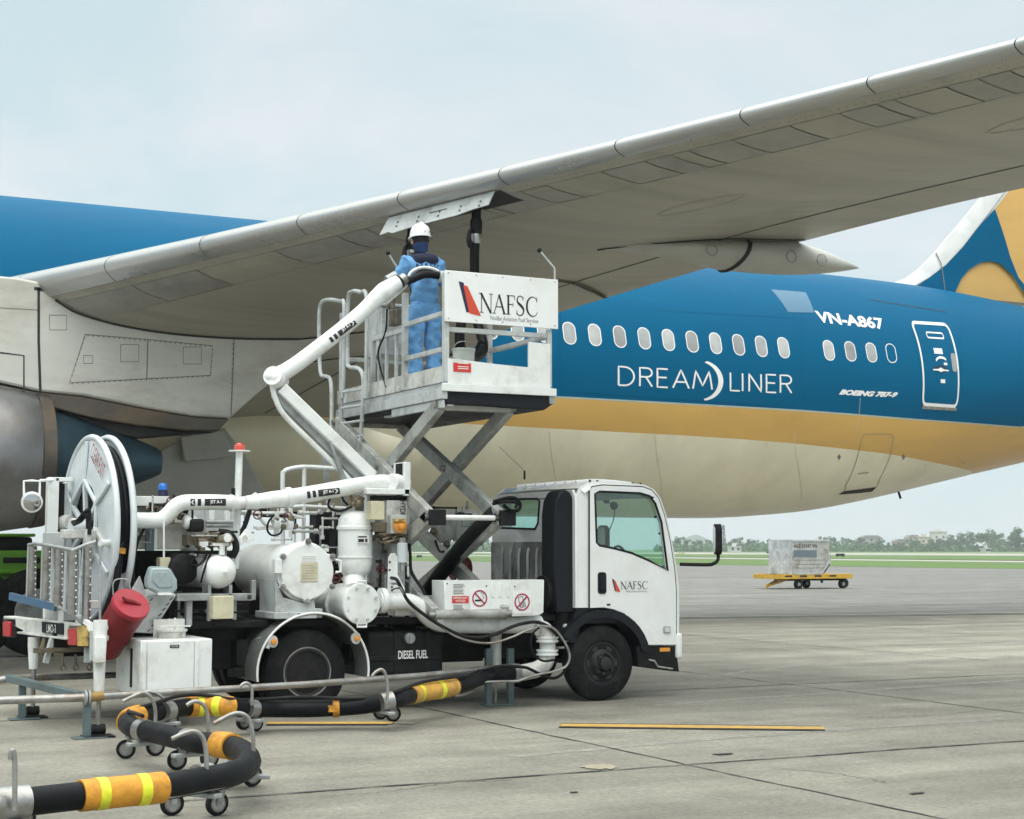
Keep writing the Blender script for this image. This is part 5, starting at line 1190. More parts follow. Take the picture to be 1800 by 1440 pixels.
# reel motor, feed pipe and frame
part('reel_motor',M['white_dirty'],lambda mb:(mb.lathe([(0,.06),(.03,.085),(.3,.085),(.34,.07),(.4,.07)],PY(103,921,16.9)-AX*.0,unit(PY(142,918,16.2)-PY(103,921,16.9)),18)) and None,reel)
part('motor_hoses',M['black'],lambda mb:(mb.tube([PY(128,918,15.9),PY(137,915,15.7),PY(150,900,15.6),PY(157,900,15.6),PY(157,940,15.6)],.02,8,5),mb.tube([PY(130,922,15.9),PY(142,916,15.7),PY(152,905,15.6),PY(154,915,15.6),PY(154,955,15.65)],.018,8,5)) and None,reel)
part('reel_bracket',M['white_dirty'],lambda mb:(mb.px(113,931,153,947,15.75,.2),mb.px(151,930,160,962,15.6,.1),mb.px(158,932,170,952,15.7,.12),mb.bar(PY(168,928,15.8),PY(182,955,15.6),.06,.05)) and None,reel,bev=.008)
part('reel_frame',M['white'],lambda mb:(mb.px(85,839,98,1105,16.6,.12),mb.px(98,839,128,847,16.6,.12),mb.px(112,848,116,1000,16.75,.05)) and None,reel,bev=.006)
part('frame_window',M['dark'],lambda mb:mb.px(99,850,112,935,16.7,.02),reel)
part('frame_panel',M['ltgrey'],lambda mb:(mb.px(84,936,113,962,16.3,.25),mb.px(95,962,170,1105,16.5,.05)) and None,reel,bev=.006)
rs_=MB();sp=PY(184,955,15.4);part('reel_stop',M['white'],lambda mb:(mb.cyl(PY(176,955,15.4),PY(192,955,15.45),.035,14),mb.cyl(PY(190,954,15.45),PY(204,952,15.5),.012,8)) and None,reel)
# roller cage
cage=thing('roller_cage',(0,0,0),None,None);cage.parent=truck;cage.location=(0,0,0)
def cp(x,y):
    Y=np.interp(x,[48,130,165],[16.5,15.3,15.35]);return PY(x,y,Y)
for (x,y0,y1) in ((58,960,1052),(83,962,1060),(105,966,1066),(129,970,1080),(154,962,1092)):
    part('roller',M['steel'],lambda mb:mb.cyl(cp(x,y0),cp(x-3,y1),.04,14),cage)
    b_=MB()
    for k in range(9):
        c=cp(x+3,y0+8+(y1-y0-14)*k/8)-np.array([-.0,.04,0]);b_.sph(c,.0085,6)
    b_.build('roller_stud',M['letter'],cage)
for (x,y0,y1,w_) in ((50,958,1048,.05),(75,960,1056,.05),(92,962,1062,.04),(116,968,1070,.06),(140,966,1082,.05)):
    part('cage_strip',M['ltgrey'],lambda mb:mb.bar(cp(x,y0),cp(x-3,y1),.012,w_,(0,1,0)),cage)
part('cage_rim',M['grey'],lambda mb:[mb.tube([cp(x,y+d) for x,y in q],.016,8) for d,q in ((0,((50,958),(60,956),(82,958),(128,967),(150,958),(168,952))),(0,((50,1052),(96,1062),(128,1082),(150,1100))))] and None,cage)
part('cage_bar',M['bluebar'] if 'bluebar' in M else mat('blue_steel',(.08,.16,.27),.4,.3,var=.15,stain=(.2,.2,.2),samt=.5),lambda mb:mb.bar(cp(18,1048),cp(98,1068),.03,.07),cage)
part('cage_bracket',M['white'],lambda mb:(mb.px(104,1074,112,1093,15.8,.06),mb.px(135,1082,143,1098,15.7,.06),mb.px(158,1056,176,1070,15.5,.1)) and None,cage,bev=.006)
# rear bumper, lamps, plate
rbm=thing('rear_bumper',(0,0,0),None,None);rbm.parent=truck;rbm.location=(0,0,0)
BA=PY(5,1100,17.3);BB=PY(160,1100,15.2);bn_=np.array([(BB-BA)[1],-(BB-BA)[0],0])
def bpn(x,y):
    r_=ray(x,y);return O_+r_*(np.dot(BA-O_,bn_)/np.dot(r_,bn_))
part('bumper_beam',M['white_dirty'],lambda mb:(mb.prism([bpn(x,y) for x,y in ((6,1083),(40,1087),(120,1096),(160,1100),(160,1122),(120,1122),(40,1114),(40,1108),(6,1090))],(.12,.02,0)),mb.bar(bpn(38,1112),bpn(124,1123),.1,.02)) and None,rbm,bev=.006)
for q_ in (((4,1086),(28,1088),(28,1122),(4,1120)),((120,1100),(158,1098),(158,1138),(120,1138))): part('lamp_box',M['dark'],lambda mb:mb.prism([bpn(x,y) for x,y in q_],(.09,.02,0)),rbm,bev=.008)
for q in (((8,1092),(21,1093),(21,1119),(8,1118)),((122,1105),(138,1105),(138,1134),(122,1134))):
    part('tail_lamp',M['lampred'],lambda mb:mb.prism([bpn(*a)-np.array([.02,0,0]) for a in q],(.03,.005,0)),rbm,bev=.006)
M['rustyellow']=mat('rust_stained_yellow',(.6,.42,.12),.5,var=.1,stain=(.1,.06,.03),samt=.95,sscale=14)
part('reflector',M['rustyellow'],lambda mb:mb.prism([bpn(*a)-np.array([.02,0,0]) for a in ((139,1101),(156,1099),(156,1136),(139,1136))],(.03,.005,0)),rbm,bev=.004)
npl=part('number_plate',M['intake'],lambda mb:mb.prism([bpn(*a)-np.array([.015,0,0]) for a in ((76,1093),(113,1096),(113,1116),(76,1112))],(.014,.005,0)),rbm,bev=.003)
txt('lettering','LMO-3',bpn(86,1112)-np.array([.022,0,0]),bpn(102,1113)-np.array([.022,0,0]),bpn(86,1097)-np.array([.022,0,0]),M['letter'],npl,bold=.01)
part('tow_fittings',M['valve'],lambda mb:(mb.px(60,1140,150,1146,15.9,.05),mb.px(95,1146,112,1156,15.9,.06),mb.tube([PY(80,1122,16.2),PY(72,1148,16.2),PY(80,1160,16.2)],.03,8),[mb.tube([PY(x+4*cos(t),1173+5*sin(t),15.9) for t in np.linspace(0,2*pi,11)[:-1]],.01,6,closed=True) for x in (110,133,157)],[mb.cyl(PY(x,1150,15.9),PY(x,1169,15.9),.014,8) for x in (110,133,157)]) and None,rbm)
part('bumper_strut',M['ltgrey'],lambda mb:mb.bar(PY(92,1122,16.0),PY(80,1166,16.0),.08,.05),rbm,bev=.006);part('bumper_strut',M['ltgrey'],lambda mb:mb.px(150,1128,160,1165,15.4,.06),rbm,bev=.006)
part('rear_fittings',M['white'],lambda mb:(mb.cyl(PY(163,1103,15.1),PY(168,1102,15.3),.05,16),mb.cyl(PY(180,1103,15.1),PY(185,1102,15.3),.05,16),mb.cyl(PY(185,1100,15.2),PY(198,1096,15.2),.035,12),mb.cyl(PY(183,1121,15.2),PY(190,1121,15.2),.03,12),mb.bar(PY(150,1092,15.3),PY(166,1104,15.2),.05,.04)) and None,rbm)
part('chain_rod',M['grey'],lambda mb:(mb.cyl(PY(176,960,15.2),PY(176,1102,15.15),.012,8)) and None,rbm)
# outriggers and the grey pipe bumper that runs along the near side
jk=thing('outrigger',(0,0,0),None,None);jk.parent=truck;jk.location=(0,0,0)
def jack(x,ytop,ymid,foot,m=M['white']):
    g=PZ(*foot);x_,Y=g[0],g[1];zt=PY(x,ytop,Y)[2];zm=PY(x,ymid,Y)[2]
    part('jack_leg',m,lambda mb:mb.lathe([(0,.045),(zt-zm-.08,.062),(zt-zm,.062)],(x_,Y,zm),(0,0,1),18),jk)
    part('jack_rod',M['steel'],lambda mb:mb.cyl((x_,Y,.05),(x_,Y,zm+.02),.022,10),jk)
    part('foot_plate',M['dark'],lambda mb:(mb.box(x_-.13,x_+.13,Y-.11,Y+.11,0.002,.016),mb.cyl((x_-.06,Y,.07),(x_+.06,Y,.07),.045,12)) and None,jk)
jack(178,1090,1215,(172,1296));jack(57,1120,1176,(57,1262))
part('outrigger_box',M['white'],lambda mb:(mb.px(167,1120,186,1165,14.42,.08)) and None,jk,bev=.006)
part('outrigger_box',M['ltgrey'],lambda mb:(mb.px(162,1108,172,1162,14.6,.1)) and None,jk,bev=.006)
G1=PZ(152,1298);G2=PZ(885,1240);G3=PZ(38,1265)
pb=thing('pipe_guard',(0,0,0),None,None);pb.parent=truck;pb.location=(0,0,0)
za=PY(155,1226,G1[1])[2];zb2=PY(905,1171,G2[1])[2]
A=np.array([G1[0],G1[1],za]);B=PY(905,1171,G2[1]);Lp=PY(-40,1233,14.75)
part('guard_pipe',M['pipe'],lambda mb:mb.tube([A,PY(300,1217,14.62),PY(540,1203,14.9),PY(740,1188,15.12),B],.032,12),pb)
part('guard_pipe',M['pipe'],lambda mb:mb.tube([Lp,A],.036,12),pb)
part('pipe_flange',M['grey'],lambda mb:[mb.cyl(A+(dx,0,0),A+(dx+.02,0,0),.07,16) for dx in (-.03,.0)] and None,pb)
M['rust']=mat('rusty_yellow_pipe',(.32,.2,.06),.6,.2,stain=(.2,.18,.15),samt=.7,sscale=8)
part('rusty_sleeve',M['rust'],lambda mb:mb.tube([A+(.025,0,0),PY(182,1223,14.48)],.042,12),pb)
M['bluegrey']=mat('blue_grey_steel',(.12,.17,.18),.5,.2,var=.15,stain=(.06,.06,.06),samt=.5)
part('guard_bar',M['bluegrey'],lambda mb:mb.bar(PY(15,1192,16.8),PY(140,1223,14.6),.07,.07),pb,bev=.006)
part('guard_pipe',M['pipe'],lambda mb:mb.tube([PY(-40,1202,16.9),PY(15,1193,16.8),PY(210,1186,17.0)],.036,10),pb)
for g,zt_ in ((G1,za),(G3,PY(38,1205,G3[1])[2])):
    part('guard_leg',M['bluegrey'],lambda mb:(mb.box(g[0]-.035,g[0]+.035,g[1]-.02,g[1]+.02,.014,zt_),mb.box(g[0]-.12,g[0]+.17,g[1]-.08,g[1]+.08,.001,.013)) and None,pb,bev=.004)
fj=G2
part('front_jack',M['bluegrey'],lambda mb:(mb.box(fj[0]-.2,fj[0]-.13,fj[1],fj[1]+.06,.01,PY(870,1140,fj[1])[2]),mb.box(fj[0]+.06,fj[0]+.13,fj[1],fj[1]+.06,.01,PY(900,1140,fj[1])[2]),mb.box(fj[0]-.22,fj[0]+.14,fj[1]-.05,fj[1]+.12,.001,.02)) and None,pb,bev=.006)
part('jack_leg',M['white_dirty'],lambda mb:mb.cyl((fj[0]-.03,fj[1]+.12,.35),(fj[0]-.03,fj[1]+.12,.95),.06,16),pb)
part('jack_rod',M['steel'],lambda mb:mb.cyl((fj[0]-.05,fj[1]+.08,.02),(fj[0]-.05,fj[1]+.08,.4),.013,8),pb)
# ---- white water tank on the near rear corner
wt=part('water_tank',M['white'],lambda mb:mb.px(248,1126,372,1222,14.95,.95),bev=.012)
part('tank_panel',M['white'],lambda mb:mb.px(260,1128,340,1221,14.938,.012),wt,bev=.004)
part('tank_lip',M['white'],lambda mb:[mb.px(x,1127,x+5,1222,14.93,.02) for x in (251,343)] and None,wt,bev=.004)
part('sight_glass',M['dark'],lambda mb:(lambda c:mb.box(c[0]-.012,c[0]+.002,15.25,15.33,.36,.72))(PY(248,1200,14.95)),wt)
tp=PY(300,1136,14.936);part('tank_tag',M['ink'],lambda mb:mb.px(299,1134,315,1139,14.935,.003),wt)
txtY('lettering','WATER',301,1135.2,313,1137.8,14.933,M['letter'],wt)
part('tank_hatch',M['white_dirty'],lambda mb:(lambda c:(mb.lathe([(0,.13),(.07,.13),(.07,.145),(.09,.145),(.09,0)],c,(0,0,1),24),mb.bar(c+(-.15,-.1,.12),c+(.15,-.1,.12),.025,.016),mb.bar(c+(-.14,-.1,.02),c+(-.14,-.1,.17),.022,.022),mb.bar(c+(.14,-.1,.02),c+(.14,-.1,.17),.022,.022),mb.cyl(c+(0,-.1,.08),c+(0,-.1,.2),.012,8),mb.bar(c+(-.07,-.1,.185),c+(.07,-.1,.185),.01,.01),mb.box(c[0]-.15,c[0]+.15,c[1]+.1,c[1]+.115,c[2],c[2]+.18)))(np.array([PY(302,1122,15.25)[0],15.25,PY(302,1126,14.95)[2]])) and None,wt,bev=.003)
# ---- red extinguisher cover
fc_=PY(231,1061,15.05);ax_=unit(np.array([.2,-.66,.62]));
ex=part('extinguisher_cover',M['red'],lambda mb:mb.lathe([(0,.16),(.4,.168),(.6,.175),(.615,.17),(.62,.0)],fc_-ax_*.62,ax_,32))
M['redface']=mat('bright_red_vinyl',(.33,.013,.03),.45,var=.1,scale=6,bump=.2,bscale=10)
part('cover_lid',M['redface'],lambda mb:mb.lathe([(-.04,.183),(.002,.18),(.008,.175),(.012,.0)],fc_,ax_,32),ex)
xx,yy=frame(ax_)
part('lid_handle',M['red'],lambda mb:mb.tube([fc_+ax_*.02+unit(np.cross((0,0,1),ax_))*a+np.array([0,0,b]) for a,b in ((-.1,.05),(-.07,.02),(0,0),(.07,-.03),(.11,-.05))],[.012,.02,.024,.02,.012],8,4),ex)
part('cover_bail',M['grey'],lambda mb:mb.tube([PY(x,y,15.0) for x,y in ((199,1046),(199,1025),(208,1018),(225,1020),(229,1035))],.006,6,4),ex)
# ---- grey perforated chute with octagonal lamp housing
ch=part('hose_chute',M['ltgrey'],lambda mb:(mb.prism([PY(x,y,Y) for x,y,Y in ((258,1046,15.35),(310,1046,15.35),(268,1114,15.42),(228,1112,15.42))],(.02,.3,.05)),mb.prism([PY(x,y,15.5) for x,y in ((208,985),(222,985),(228,1060),(205,1115),(183,1095))],(0,.05,0)),mb.prism([PY(x,y,15.4) for x,y in ((246,1012),(258,1046),(228,1100),(218,1060))],(0,.04,0))) and None,bev=.008)
hb=MB()
for k in range(7):
    for (xa,ya,xb,yb) in ((266,1054,233,1106),(301,1053,262,1108)):
        c=PY(xa+(xb-xa)*k/6,ya+(yb-ya)*k/6,15.345+.07*k/6);hb.add([c+(-.022,-.003,-.012),c+(-.006,-.003,-.012),c+(.022,-.003,.012),c+(.006,-.003,.012)],[(0,1,2,3)])
hb.build('chute_slot',M['seam'],ch)
M['lensgrey']=mat('grey_plastic_lens',(.3,.37,.38),.3,var=.08,coat=.3)
oc=[(266,999),(300,999),(312,1020),(313,1037),(305,1044),(275,1044),(259,1036),(259,1020)]
ow=part('lamp_housing',M['lensgrey'],lambda mb:mb.prism([PY(x,y,15.2) for x,y in oc],(0,.14,.02)),bev=.025,seg=3)
part('lamp_bezel',M['lensgrey'],lambda mb:mb.prism([PY(x,y,15.19) for x,y in ((271,1005),(295,1005),(303,1022),(302,1033),(278,1033),(268,1022))],(0,.02,0)),ow,bev=.008)
part('lamp_sticker',M['letter'],lambda mb:mb.px(278,1042,302,1046,15.185,.02),ow)
# ---- spot lamp
sl_=part('spot_lamp',W_,lambda mb:(mb.lathe([(0,.04),(.03,.07),(.12,.085),(.14,.105),(.17,.105),(.18,.085)],PY(56,880,16.5)+np.array([.02,.16,0]),(-.12,-1,-.1),24)) and None)
part('lamp_glass',M['mirror'],lambda mb:mb.lathe([(0,.085),(.012,.05),(.015,0)],PY(56,880,16.5)+np.array([0,-.02,-.018]),(-.12,-1,-.1),24),sl_)
part('lamp_yoke',W_,lambda mb:mb.tube([PY(x,y,16.55) for x,y in ((43,880),(42,865),(42,846),(56,845),(70,846),(70,865),(69,880))],.012,8),sl_)
part('lamp_bracket',W_,lambda mb:mb.tube([PY(70,845,16.55),PY(92,844,16.6)],.014,8),sl_)
# ---- power unit cabinets behind the boom pipe
M['cab2']=mat('weathered_cabinet_paint',(.5,.5,.46),.5,var=.12,scale=4,stain=(.16,.14,.11),samt=.7,sscale=3)
pu=part('pump_cabinet',M['cab2'],lambda mb:(mb.px(272,920,333,966,15.95,.7),mb.px(236,890,262,966,16.1,.6),mb.px(262,885,330,920,16.5,.4)) and None,bev=.01)
part('cabinet_stile',M['bluegrey'],lambda mb:mb.px(258,905,271,968,15.93,.05),pu)
part('cabinet_edge',W_,lambda mb:(mb.px(270,922,276,966,15.935,.02),mb.px(237,872,298,890,16.0,.5)) and None,pu,bev=.004)
part('engine_clutter',M['valve'],lambda mb:([mb.tube([PY(x+random.uniform(-6,6),y+random.uniform(-5,5),16.0+random.uniform(-.15,.1)) for _ in range(4)],random.uniform(.012,.028),7,4) for x in range(262,330,9) for y in (895,908)],[mb.px(x,y,x+random.uniform(5,12),y+random.uniform(4,9),15.95+random.uniform(0,.2),.12) for x in range(262,325,11) for y in (890,905)]) and None,pu)
c2=part('tank_panel',M['ltgrey'],lambda mb:(mb.px(332,880,362,918,16.3,.1),mb.px(362,884,414,938,16.25,.3)) and None,bev=.012)
part('panel_ribs',W_,lambda mb:[mb.px(x,890,x+10,918,16.235,.02) for x in (368,395)] and None,c2,bev=.01)
part('oil_lines',M['grey'],lambda mb:[mb.cyl(PY(362,y,16.1),PY(412,y,16.15),.022,10) for y in (918,924)] and None,c2)
bb=part('relay_box',M['black'],lambda mb:mb.px(335,912,360,935,15.7,.2),bev=.03,seg=3);part('relay_motor',W_,lambda mb:mb.lathe([(0,.05),(.02,.07),(.12,.07),(.14,.05)],PY(322,918,15.8),(1,0,0),16),bb)
part('relay_cable',M['black'],lambda mb:(mb.tube([PY(338,912,15.75),PY(338,895,15.75),PY(334,885,15.8)],.012,8,5),mb.tube([PY(234,1005,15.8),PY(240,960,15.8),PY(250,935,15.9),PY(256,925,15.9)],.015,8,5),mb.tube([PY(297,875,15.9),PY(306,872,15.9),PY(303,880,15.9),PY(285,888,15.9),PY(272,900,15.9)],.01,6,5)) and None,bb)
cmp_=part('compressor',M['valve'],lambda mb:(mb.px(330,940,372,958,15.75,.3),mb.cyl(PY(345,955,15.65),PY(372,945,15.7),.05,14),mb.cyl(PY(380,950,15.6),PY(398,958,15.6),.06,14),[mb.tube([PY(340+random.uniform(0,65),942+random.uniform(-6,22),15.55+random.uniform(0,.25)) for _ in range(4)],random.uniform(.01,.02),7,4) for _ in range(14)],[mb.px(x,y,x+9,y+7,15.6,.1) for x,y in ((344,938),(372,936),(386,944),(352,962),(390,962))]) and None,bev=.004)
part('belt_guard',M['black'],lambda mb:mb.tube([PY(x,y,15.7) for x,y in ((385,935),(402,938),(412,950),(415,965),(408,980))],.035,10,5),cmp_)
gg=PY(400,946,15.45);part('pressure_gauge',M['steel'],lambda mb:mb.lathe([(0,.045),(.03,.05),(.035,.045)],gg+(0,.03,0),(0,-1,0),20),cmp_);part('gauge_face',M['letter'],lambda mb:mb.lathe([(0,.04),(.002,0)],gg+(0,-.007,0),(0,-1,0),20),cmp_)
part('air_valve',W_,lambda mb:(mb.px(374,955,402,960,15.5,.05),mb.cyl(PY(390,958,15.52),PY(390,976,15.52),.03,12),mb.px(352,952,366,960,15.5,.05)) and None,cmp_)
at=PY(396,1005,15.42)
atk=part('air_tank',W_,lambda mb:mb.lathe([(0,.0),(.012,.05),(.035,.1),(.07,.14),(.11,.162),(.16,.168),(1.1,.168),(1.16,.15),(1.2,.08),(1.21,0)],at,(-.1,1,0),36),ang=60)
part('tank_plug',W_,lambda mb:mb.lathe([(0,.022),(.03,.022),(.03,.014),(.045,.0)],at+(0.0,.012,0),(0,-1,0),12),atk)
part('tank_strap',M['black'],lambda mb:(mb.tube([PY(372,970,15.6),PY(365,985,15.55),PY(358,1005,15.5),PY(353,1025,15.55)],.012,6,5),mb.tube([PY(365,968,15.6),PY(358,985,15.6),PY(345,995,15.6),PY(335,990,15.7),PY(352,968,15.7)],.014,6,5)) and None,atk)
for q in (366,403): part('tank_foot',M['grey'],lambda mb:mb.px(q,1028,q+5,1046,15.5,.2),atk)
part('drive_motor',M['dark'],lambda mb:mb.lathe([(0,.12),(.02,.15),(.5,.15),(.55,.1)],PY(325,1000,15.7),(-.1,1,0),24))
for q in ((281,980,300,998,15.75),(375,1048,411,1088,15.25)): part('junction_box',M['cream_box'],lambda mb:mb.px(*q,.14),bev=.008)
part('side_rod',W_,lambda mb:mb.cyl(PY(288,915,15.6),PY(288,980,15.6),.01,8))
sf=part('sub_frame',M['grey'],lambda mb:(mb.px(311,1044,371,1056,15.42,.08),mb.px(371,1044,444,1056,15.5,.08),mb.px(328,1056,338,1100,15.45,.07),mb.px(366,1056,371,1092,15.42,.05),mb.px(443,1020,450,1055,15.5,.06),mb.px(236,1040,320,1050,16.0,.1),mb.px(411,1056,416,1090,15.6,.05)) and None,bev=.005)
part('tube_end',M['seam'],lambda mb:(mb.px(435,1046.5,442,1053.5,15.496,.003),mb.px(370,1046,377,1054,15.416,.003)) and None,sf)
part('rear_mount',M['dark'],lambda mb:(mb.px(340,1085,430,1105,15.7,.2),mb.px(300,1096,440,1130,16.1,.4),mb.px(311,1056,440,1090,16.1,.3)) and None,bev=.01)
part('hose_guide',W_,lambda mb:(mb.prism([PY(x,y,15.5) for x,y in ((420,946),(432,930),(444,938),(448,950),(422,958))],(0,.02,0)),mb.tube([PY(x,y,15.48) for x,y in ((424,958),(425,946),(430,940),(436,946),(436,956))],.01,6,4)) and None,bev=.004)
# ---- beacon pole and blue beacon
bpole=part('beacon_pole',W_,lambda mb:(mb.cyl(PY(413.5,1000,15.9),PY(421,794,15.9),.036,16),mb.lathe([(0,.11),(.012,.11)],PY(421,794,15.9),(0,0,1),24),mb.sph(PY(416,885,15.86),.06,12)) and None)
part('beacon_lamp',mat('red_orange_lens',(.6,.07,.04),.25,coat=.5),lambda mb:mb.lathe([(0,.05),(.02,.05),(.025,.056),(.045,.056),(.05,.05),(.06,.05),(.075,.02),(.08,0)],PY(421,792,15.9),(0,0,1),20),bpole)
part('pole_sensor',M['black'],lambda mb:mb.cyl(PY(410,872,15.9),PY(410,858,15.9),.02,8),bpole)
bl=PY(286,872,16.2);bbk=part('blue_beacon',M['navy'],lambda mb:mb.lathe([(0,.05),(.06,.05)],bl,(0,0,1),16));part('beacon_lens',M['lampblue'],lambda mb:mb.lathe([(.061,.045),(.1,.045),(.125,.032),(.135,0)],bl,(0,0,1),16),bbk)
# ---- filter separator vessel (horizontal, across the truck)
fv=PY(541,1005,15.38);dv=unit((-.1,1,0))
M['fdome']=M['white']
fil=part('filter_vessel',W_,lambda mb:mb.lathe([(.07,.27),(.08,.3),(.14,.3),(.15,.275),(1.25,.275),(1.33,.25),(1.4,.16),(1.43,0)],fv,dv,48),ang=50)
def _cov(mb):
    n=72;P=[]
    for k in range(n):
        a=2*pi*k/n;r=.272+.05*max(0,cos(3*(a-pi/2)*2/1)) if 0 else .275+.055*max(0,cos(6*(a-pi/2)))**6
        P.append((r*cos(a),r*sin(a)))
    mb.plate(P,[],lambda u,v:fv+np.array([u,0,v]),dv*.06)
cov=part('vessel_cover',W_,_cov,fil,bev=.008)
for k in range(6):
    a=pi/2+k*pi/3;c=fv+np.array([.3*cos(a),0,.3*sin(a)])
    part('cover_bolt',M['steel'],lambda mb:(mb.lathe([(0,.032),(.012,.032),(.012,.022),(.03,.02),(.03,.012),(.06,.012),(.062,0)],c,(0,-1,0),12)) and None,cov)
part('data_plate',M['cream_box'],lambda mb:mb.box(fv[0]-.075,fv[0]+.105,fv[1]-.008,fv[1]+.001,fv[2]-.1,fv[2]+.09),cov,bev=.002)
part('data_plate',M['letter'],lambda mb:mb.box(fv[0]-.07,fv[0]+.09,fv[1]-.006,fv[1]+.001,fv[2]+.1,fv[2]+.17),cov)
pr=MB()
for k in range(6): pr.box(fv[0]-.06,fv[0]+.09-.03*(k%2),fv[1]-.0095,fv[1]-.0081,fv[2]-.07+.026*k,fv[2]-.066+.026*k)
for k in range(3): pr.box(fv[0]-.06,fv[0]+.08,fv[1]-.0075,fv[1]-.0061,fv[2]+.115+.016*k,fv[2]+.118+.016*k)
pr.build('plate_print',M['inkgrey'],cov,flat=True)
part('davit_hinge',W_,lambda mb:(mb.px(484,983,496,1008,15.36,.1),mb.tube([PY(x,y,15.34) for x,y in ((590,984),(599,986),(599,1005),(590,1006))],.014,8)) and None,fil,bev=.006)
part('vessel_stand',M['ltgrey'],lambda mb:(mb.prism([PY(x,y,15.42) for x,y in ((484,1018),(498,1050),(540,1062),(552,1050),(556,1082),(484,1084))],(0,.5,0)),mb.px(482,1077,557,1087,15.36,.6),mb.px(553,1070,567,1086,15.4,.4)) and None,fil,bev=.006)
part('vessel_slot',M['seam'],lambda mb:mb.px(523,1079,541,1082,15.355,.004),fil)
vf=part('vent_pipework',W_,lambda mb:(mb.tube([PY(x,y,16.0) for x,y in ((425,900),(448,902),(460,915),(470,924),(490,924),(505,922))],.018,8,4),mb.cyl(PY(486,945,16.0),PY(486,900,16.0),.03,12),mb.cyl(PY(511,945,16.1),PY(511,893,16.1),.022,10),mb.tube([PY(x,y,16.0) for x,y in ((425,901),(505,902),(530,910))],.014,8),mb.cyl(PY(480,920,15.9),PY(492,920,15.9),.045,14),mb.cyl(PY(505,922,15.9),PY(514,922,15.9),.045,14)) and None)
part('vent_hose',M['black'],lambda mb:(mb.tube([PY(x,y,15.9) for x,y in ((482,905),(472,918),(470,932),(478,941),(492,938),(498,925))],.011,6,5),mb.tube([PY(x,y,15.9) for x,y in ((445,870),(438,900),(430,925),(420,942))],.025,8,4)) and None,vf)
part('vent_valves',M['valve'],lambda mb:[mb.sph(PY(x,y,15.9),r,8) for x,y,r in ((486,916,.04),(512,912,.04),(498,926,.035),(520,925,.03),(516,936,.02))] and None,vf)
# ---- vertical vessel
vv_=PY(624,1012,15.78)
ht_=PY(624,897,15.78)[2]-vv_[2]
ves=part('upright_vessel',W_,lambda mb:mb.lathe([(-.0,.12),(.03,.15),(.05,.165),(.12,.175),(ht_-.3,.18),(ht_-.2,.18),(ht_-.2,.195),(ht_-.17,.195),(ht_-.16,.182),(ht_-.09,.175),(ht_-.04,.14),(ht_-.012,.08),(ht_,0)],vv_,(0,0,1),40),ang=45)
part('vessel_band',W_,lambda mb:mb.lathe([(ht_*.27,.186),(ht_*.29,.186)],vv_,(0,0,1),40),ves)
pt=part('vessel_plate',M['letter'],lambda mb:mb.px(629,941,648,955,15.585,.012),ves);part('plate_print',M['ink'],lambda mb:(mb.px(630,942.5,645,945,15.582,.003),mb.px(630,947.5,640,953,15.582,.003),mb.px(642,947,646,953,15.582,.003)) and None,pt)
part('vessel_fittings',M['valve'],lambda mb:(mb.cyl(PY(628,897,15.75),PY(628,880,15.75),.025,10),mb.sph(PY(630,884,15.7),.05,10),mb.sph(PY(620,886,15.7),.035,10),mb.tube([PY(x,y,15.7) for x,y in ((640,878),(630,874),(622,880),(616,872))],.018,8,4)) and None,ves)
part('vessel_hose',M['black'],lambda mb:(mb.tube([PY(x,y,15.7) for x,y in ((618,891),(600,898),(585,896),(577,888),(580,876))],.014,8,5),mb.tube([PY(x,y,15.7) for x,y in ((612,888),(604,880),(601,870),(602,862))],.013,8,5)) and None,ves)
part('vessel_neck',M['white_dirty'],lambda mb:(mb.lathe([(-.02,.15),(.02,.15),(.02,.1),(.1,.1),(.1,.14),(.13,.14)],vv_-(0,0,.15),(0,0,1),28),[mb.cyl(vv_+(.12*cos(a),.12*sin(a),-.16),vv_+(.12*cos(a),.12*sin(a),.01),.014,8) for a in np.linspace(0,2*pi,9)[:-1]]) and None,ves)
# ---- pump with blind flange
pf=PY(636,1062,15.3);pmp=part('pump_body',W_,lambda mb:(mb.lathe([(.03,.17),(.3,.17),(.42,.165),(.42,.2),(.46,.2),(.46,.16),(.9,.16)],pf,dv,36),mb.cyl(PY(622,1040,15.6),PY(622,1015,15.78),.11,20)) and None,ang=45)
fl_=part('blind_flange',W_,lambda mb:mb.lathe([(0,0),(-.004,.18),(.0,.205),(.03,.208),(.035,.2)],pf,dv,40,cap=False),pmp)
for k in range(8):
    a=2*pi*k/8+.39;c=pf+np.array([.165*cos(a),0,.165*sin(a)]);part('flange_bolt',M['ltgrey'],lambda mb:mb.cyl(c,c-(0,.022,0),.017,6),fl_)
part('flange_handle',W_,lambda mb:[mb.tube([PY(x,y,15.25) for x,y in q],.012,8) for q in (((629,1030),(629,1022),(643,1022),(643,1030)),((628,1094),(628,1102),(644,1102),(644,1094)))] and None,fl_)
# ---- delivery manifold, box with notices, inlet
mani=part('manifold_pipe',W_,lambda mb:(mb.tube([PY(x,y,15.42) for x,y in ((666,1056),(690,1058),(716,1058),(735,1066),(752,1084),(770,1095),(800,1098),(880,1099),(935,1098),(950,1096))],.088,18,4),mb.cyl(PY(668,1056,15.42),PY(676,1056,15.42),.13,18),mb.px(695,1066,722,1082,15.5,.2)) and None)
inl=part('inlet_elbow',M['white_dirty'],lambda mb:(mb.tube([PY(x,y,15.25) for x,y in ((946,1104),(958,1108),(962,1122),(962,1150),(958,1165),(945,1176),(925,1181),(905,1184))],.085,18,4)) and None)
for yy_ in (1126,1149): part('coupling_ring',M['white'],lambda mb:(mb.lathe([(-.02,.1),(-.015,.118),(.0,.118),(.005,.105),(.02,.105),(.025,.118),(.04,.118),(.045,.1)],PY(962,yy_,15.25),(0,0,1),24)) and None,inl)
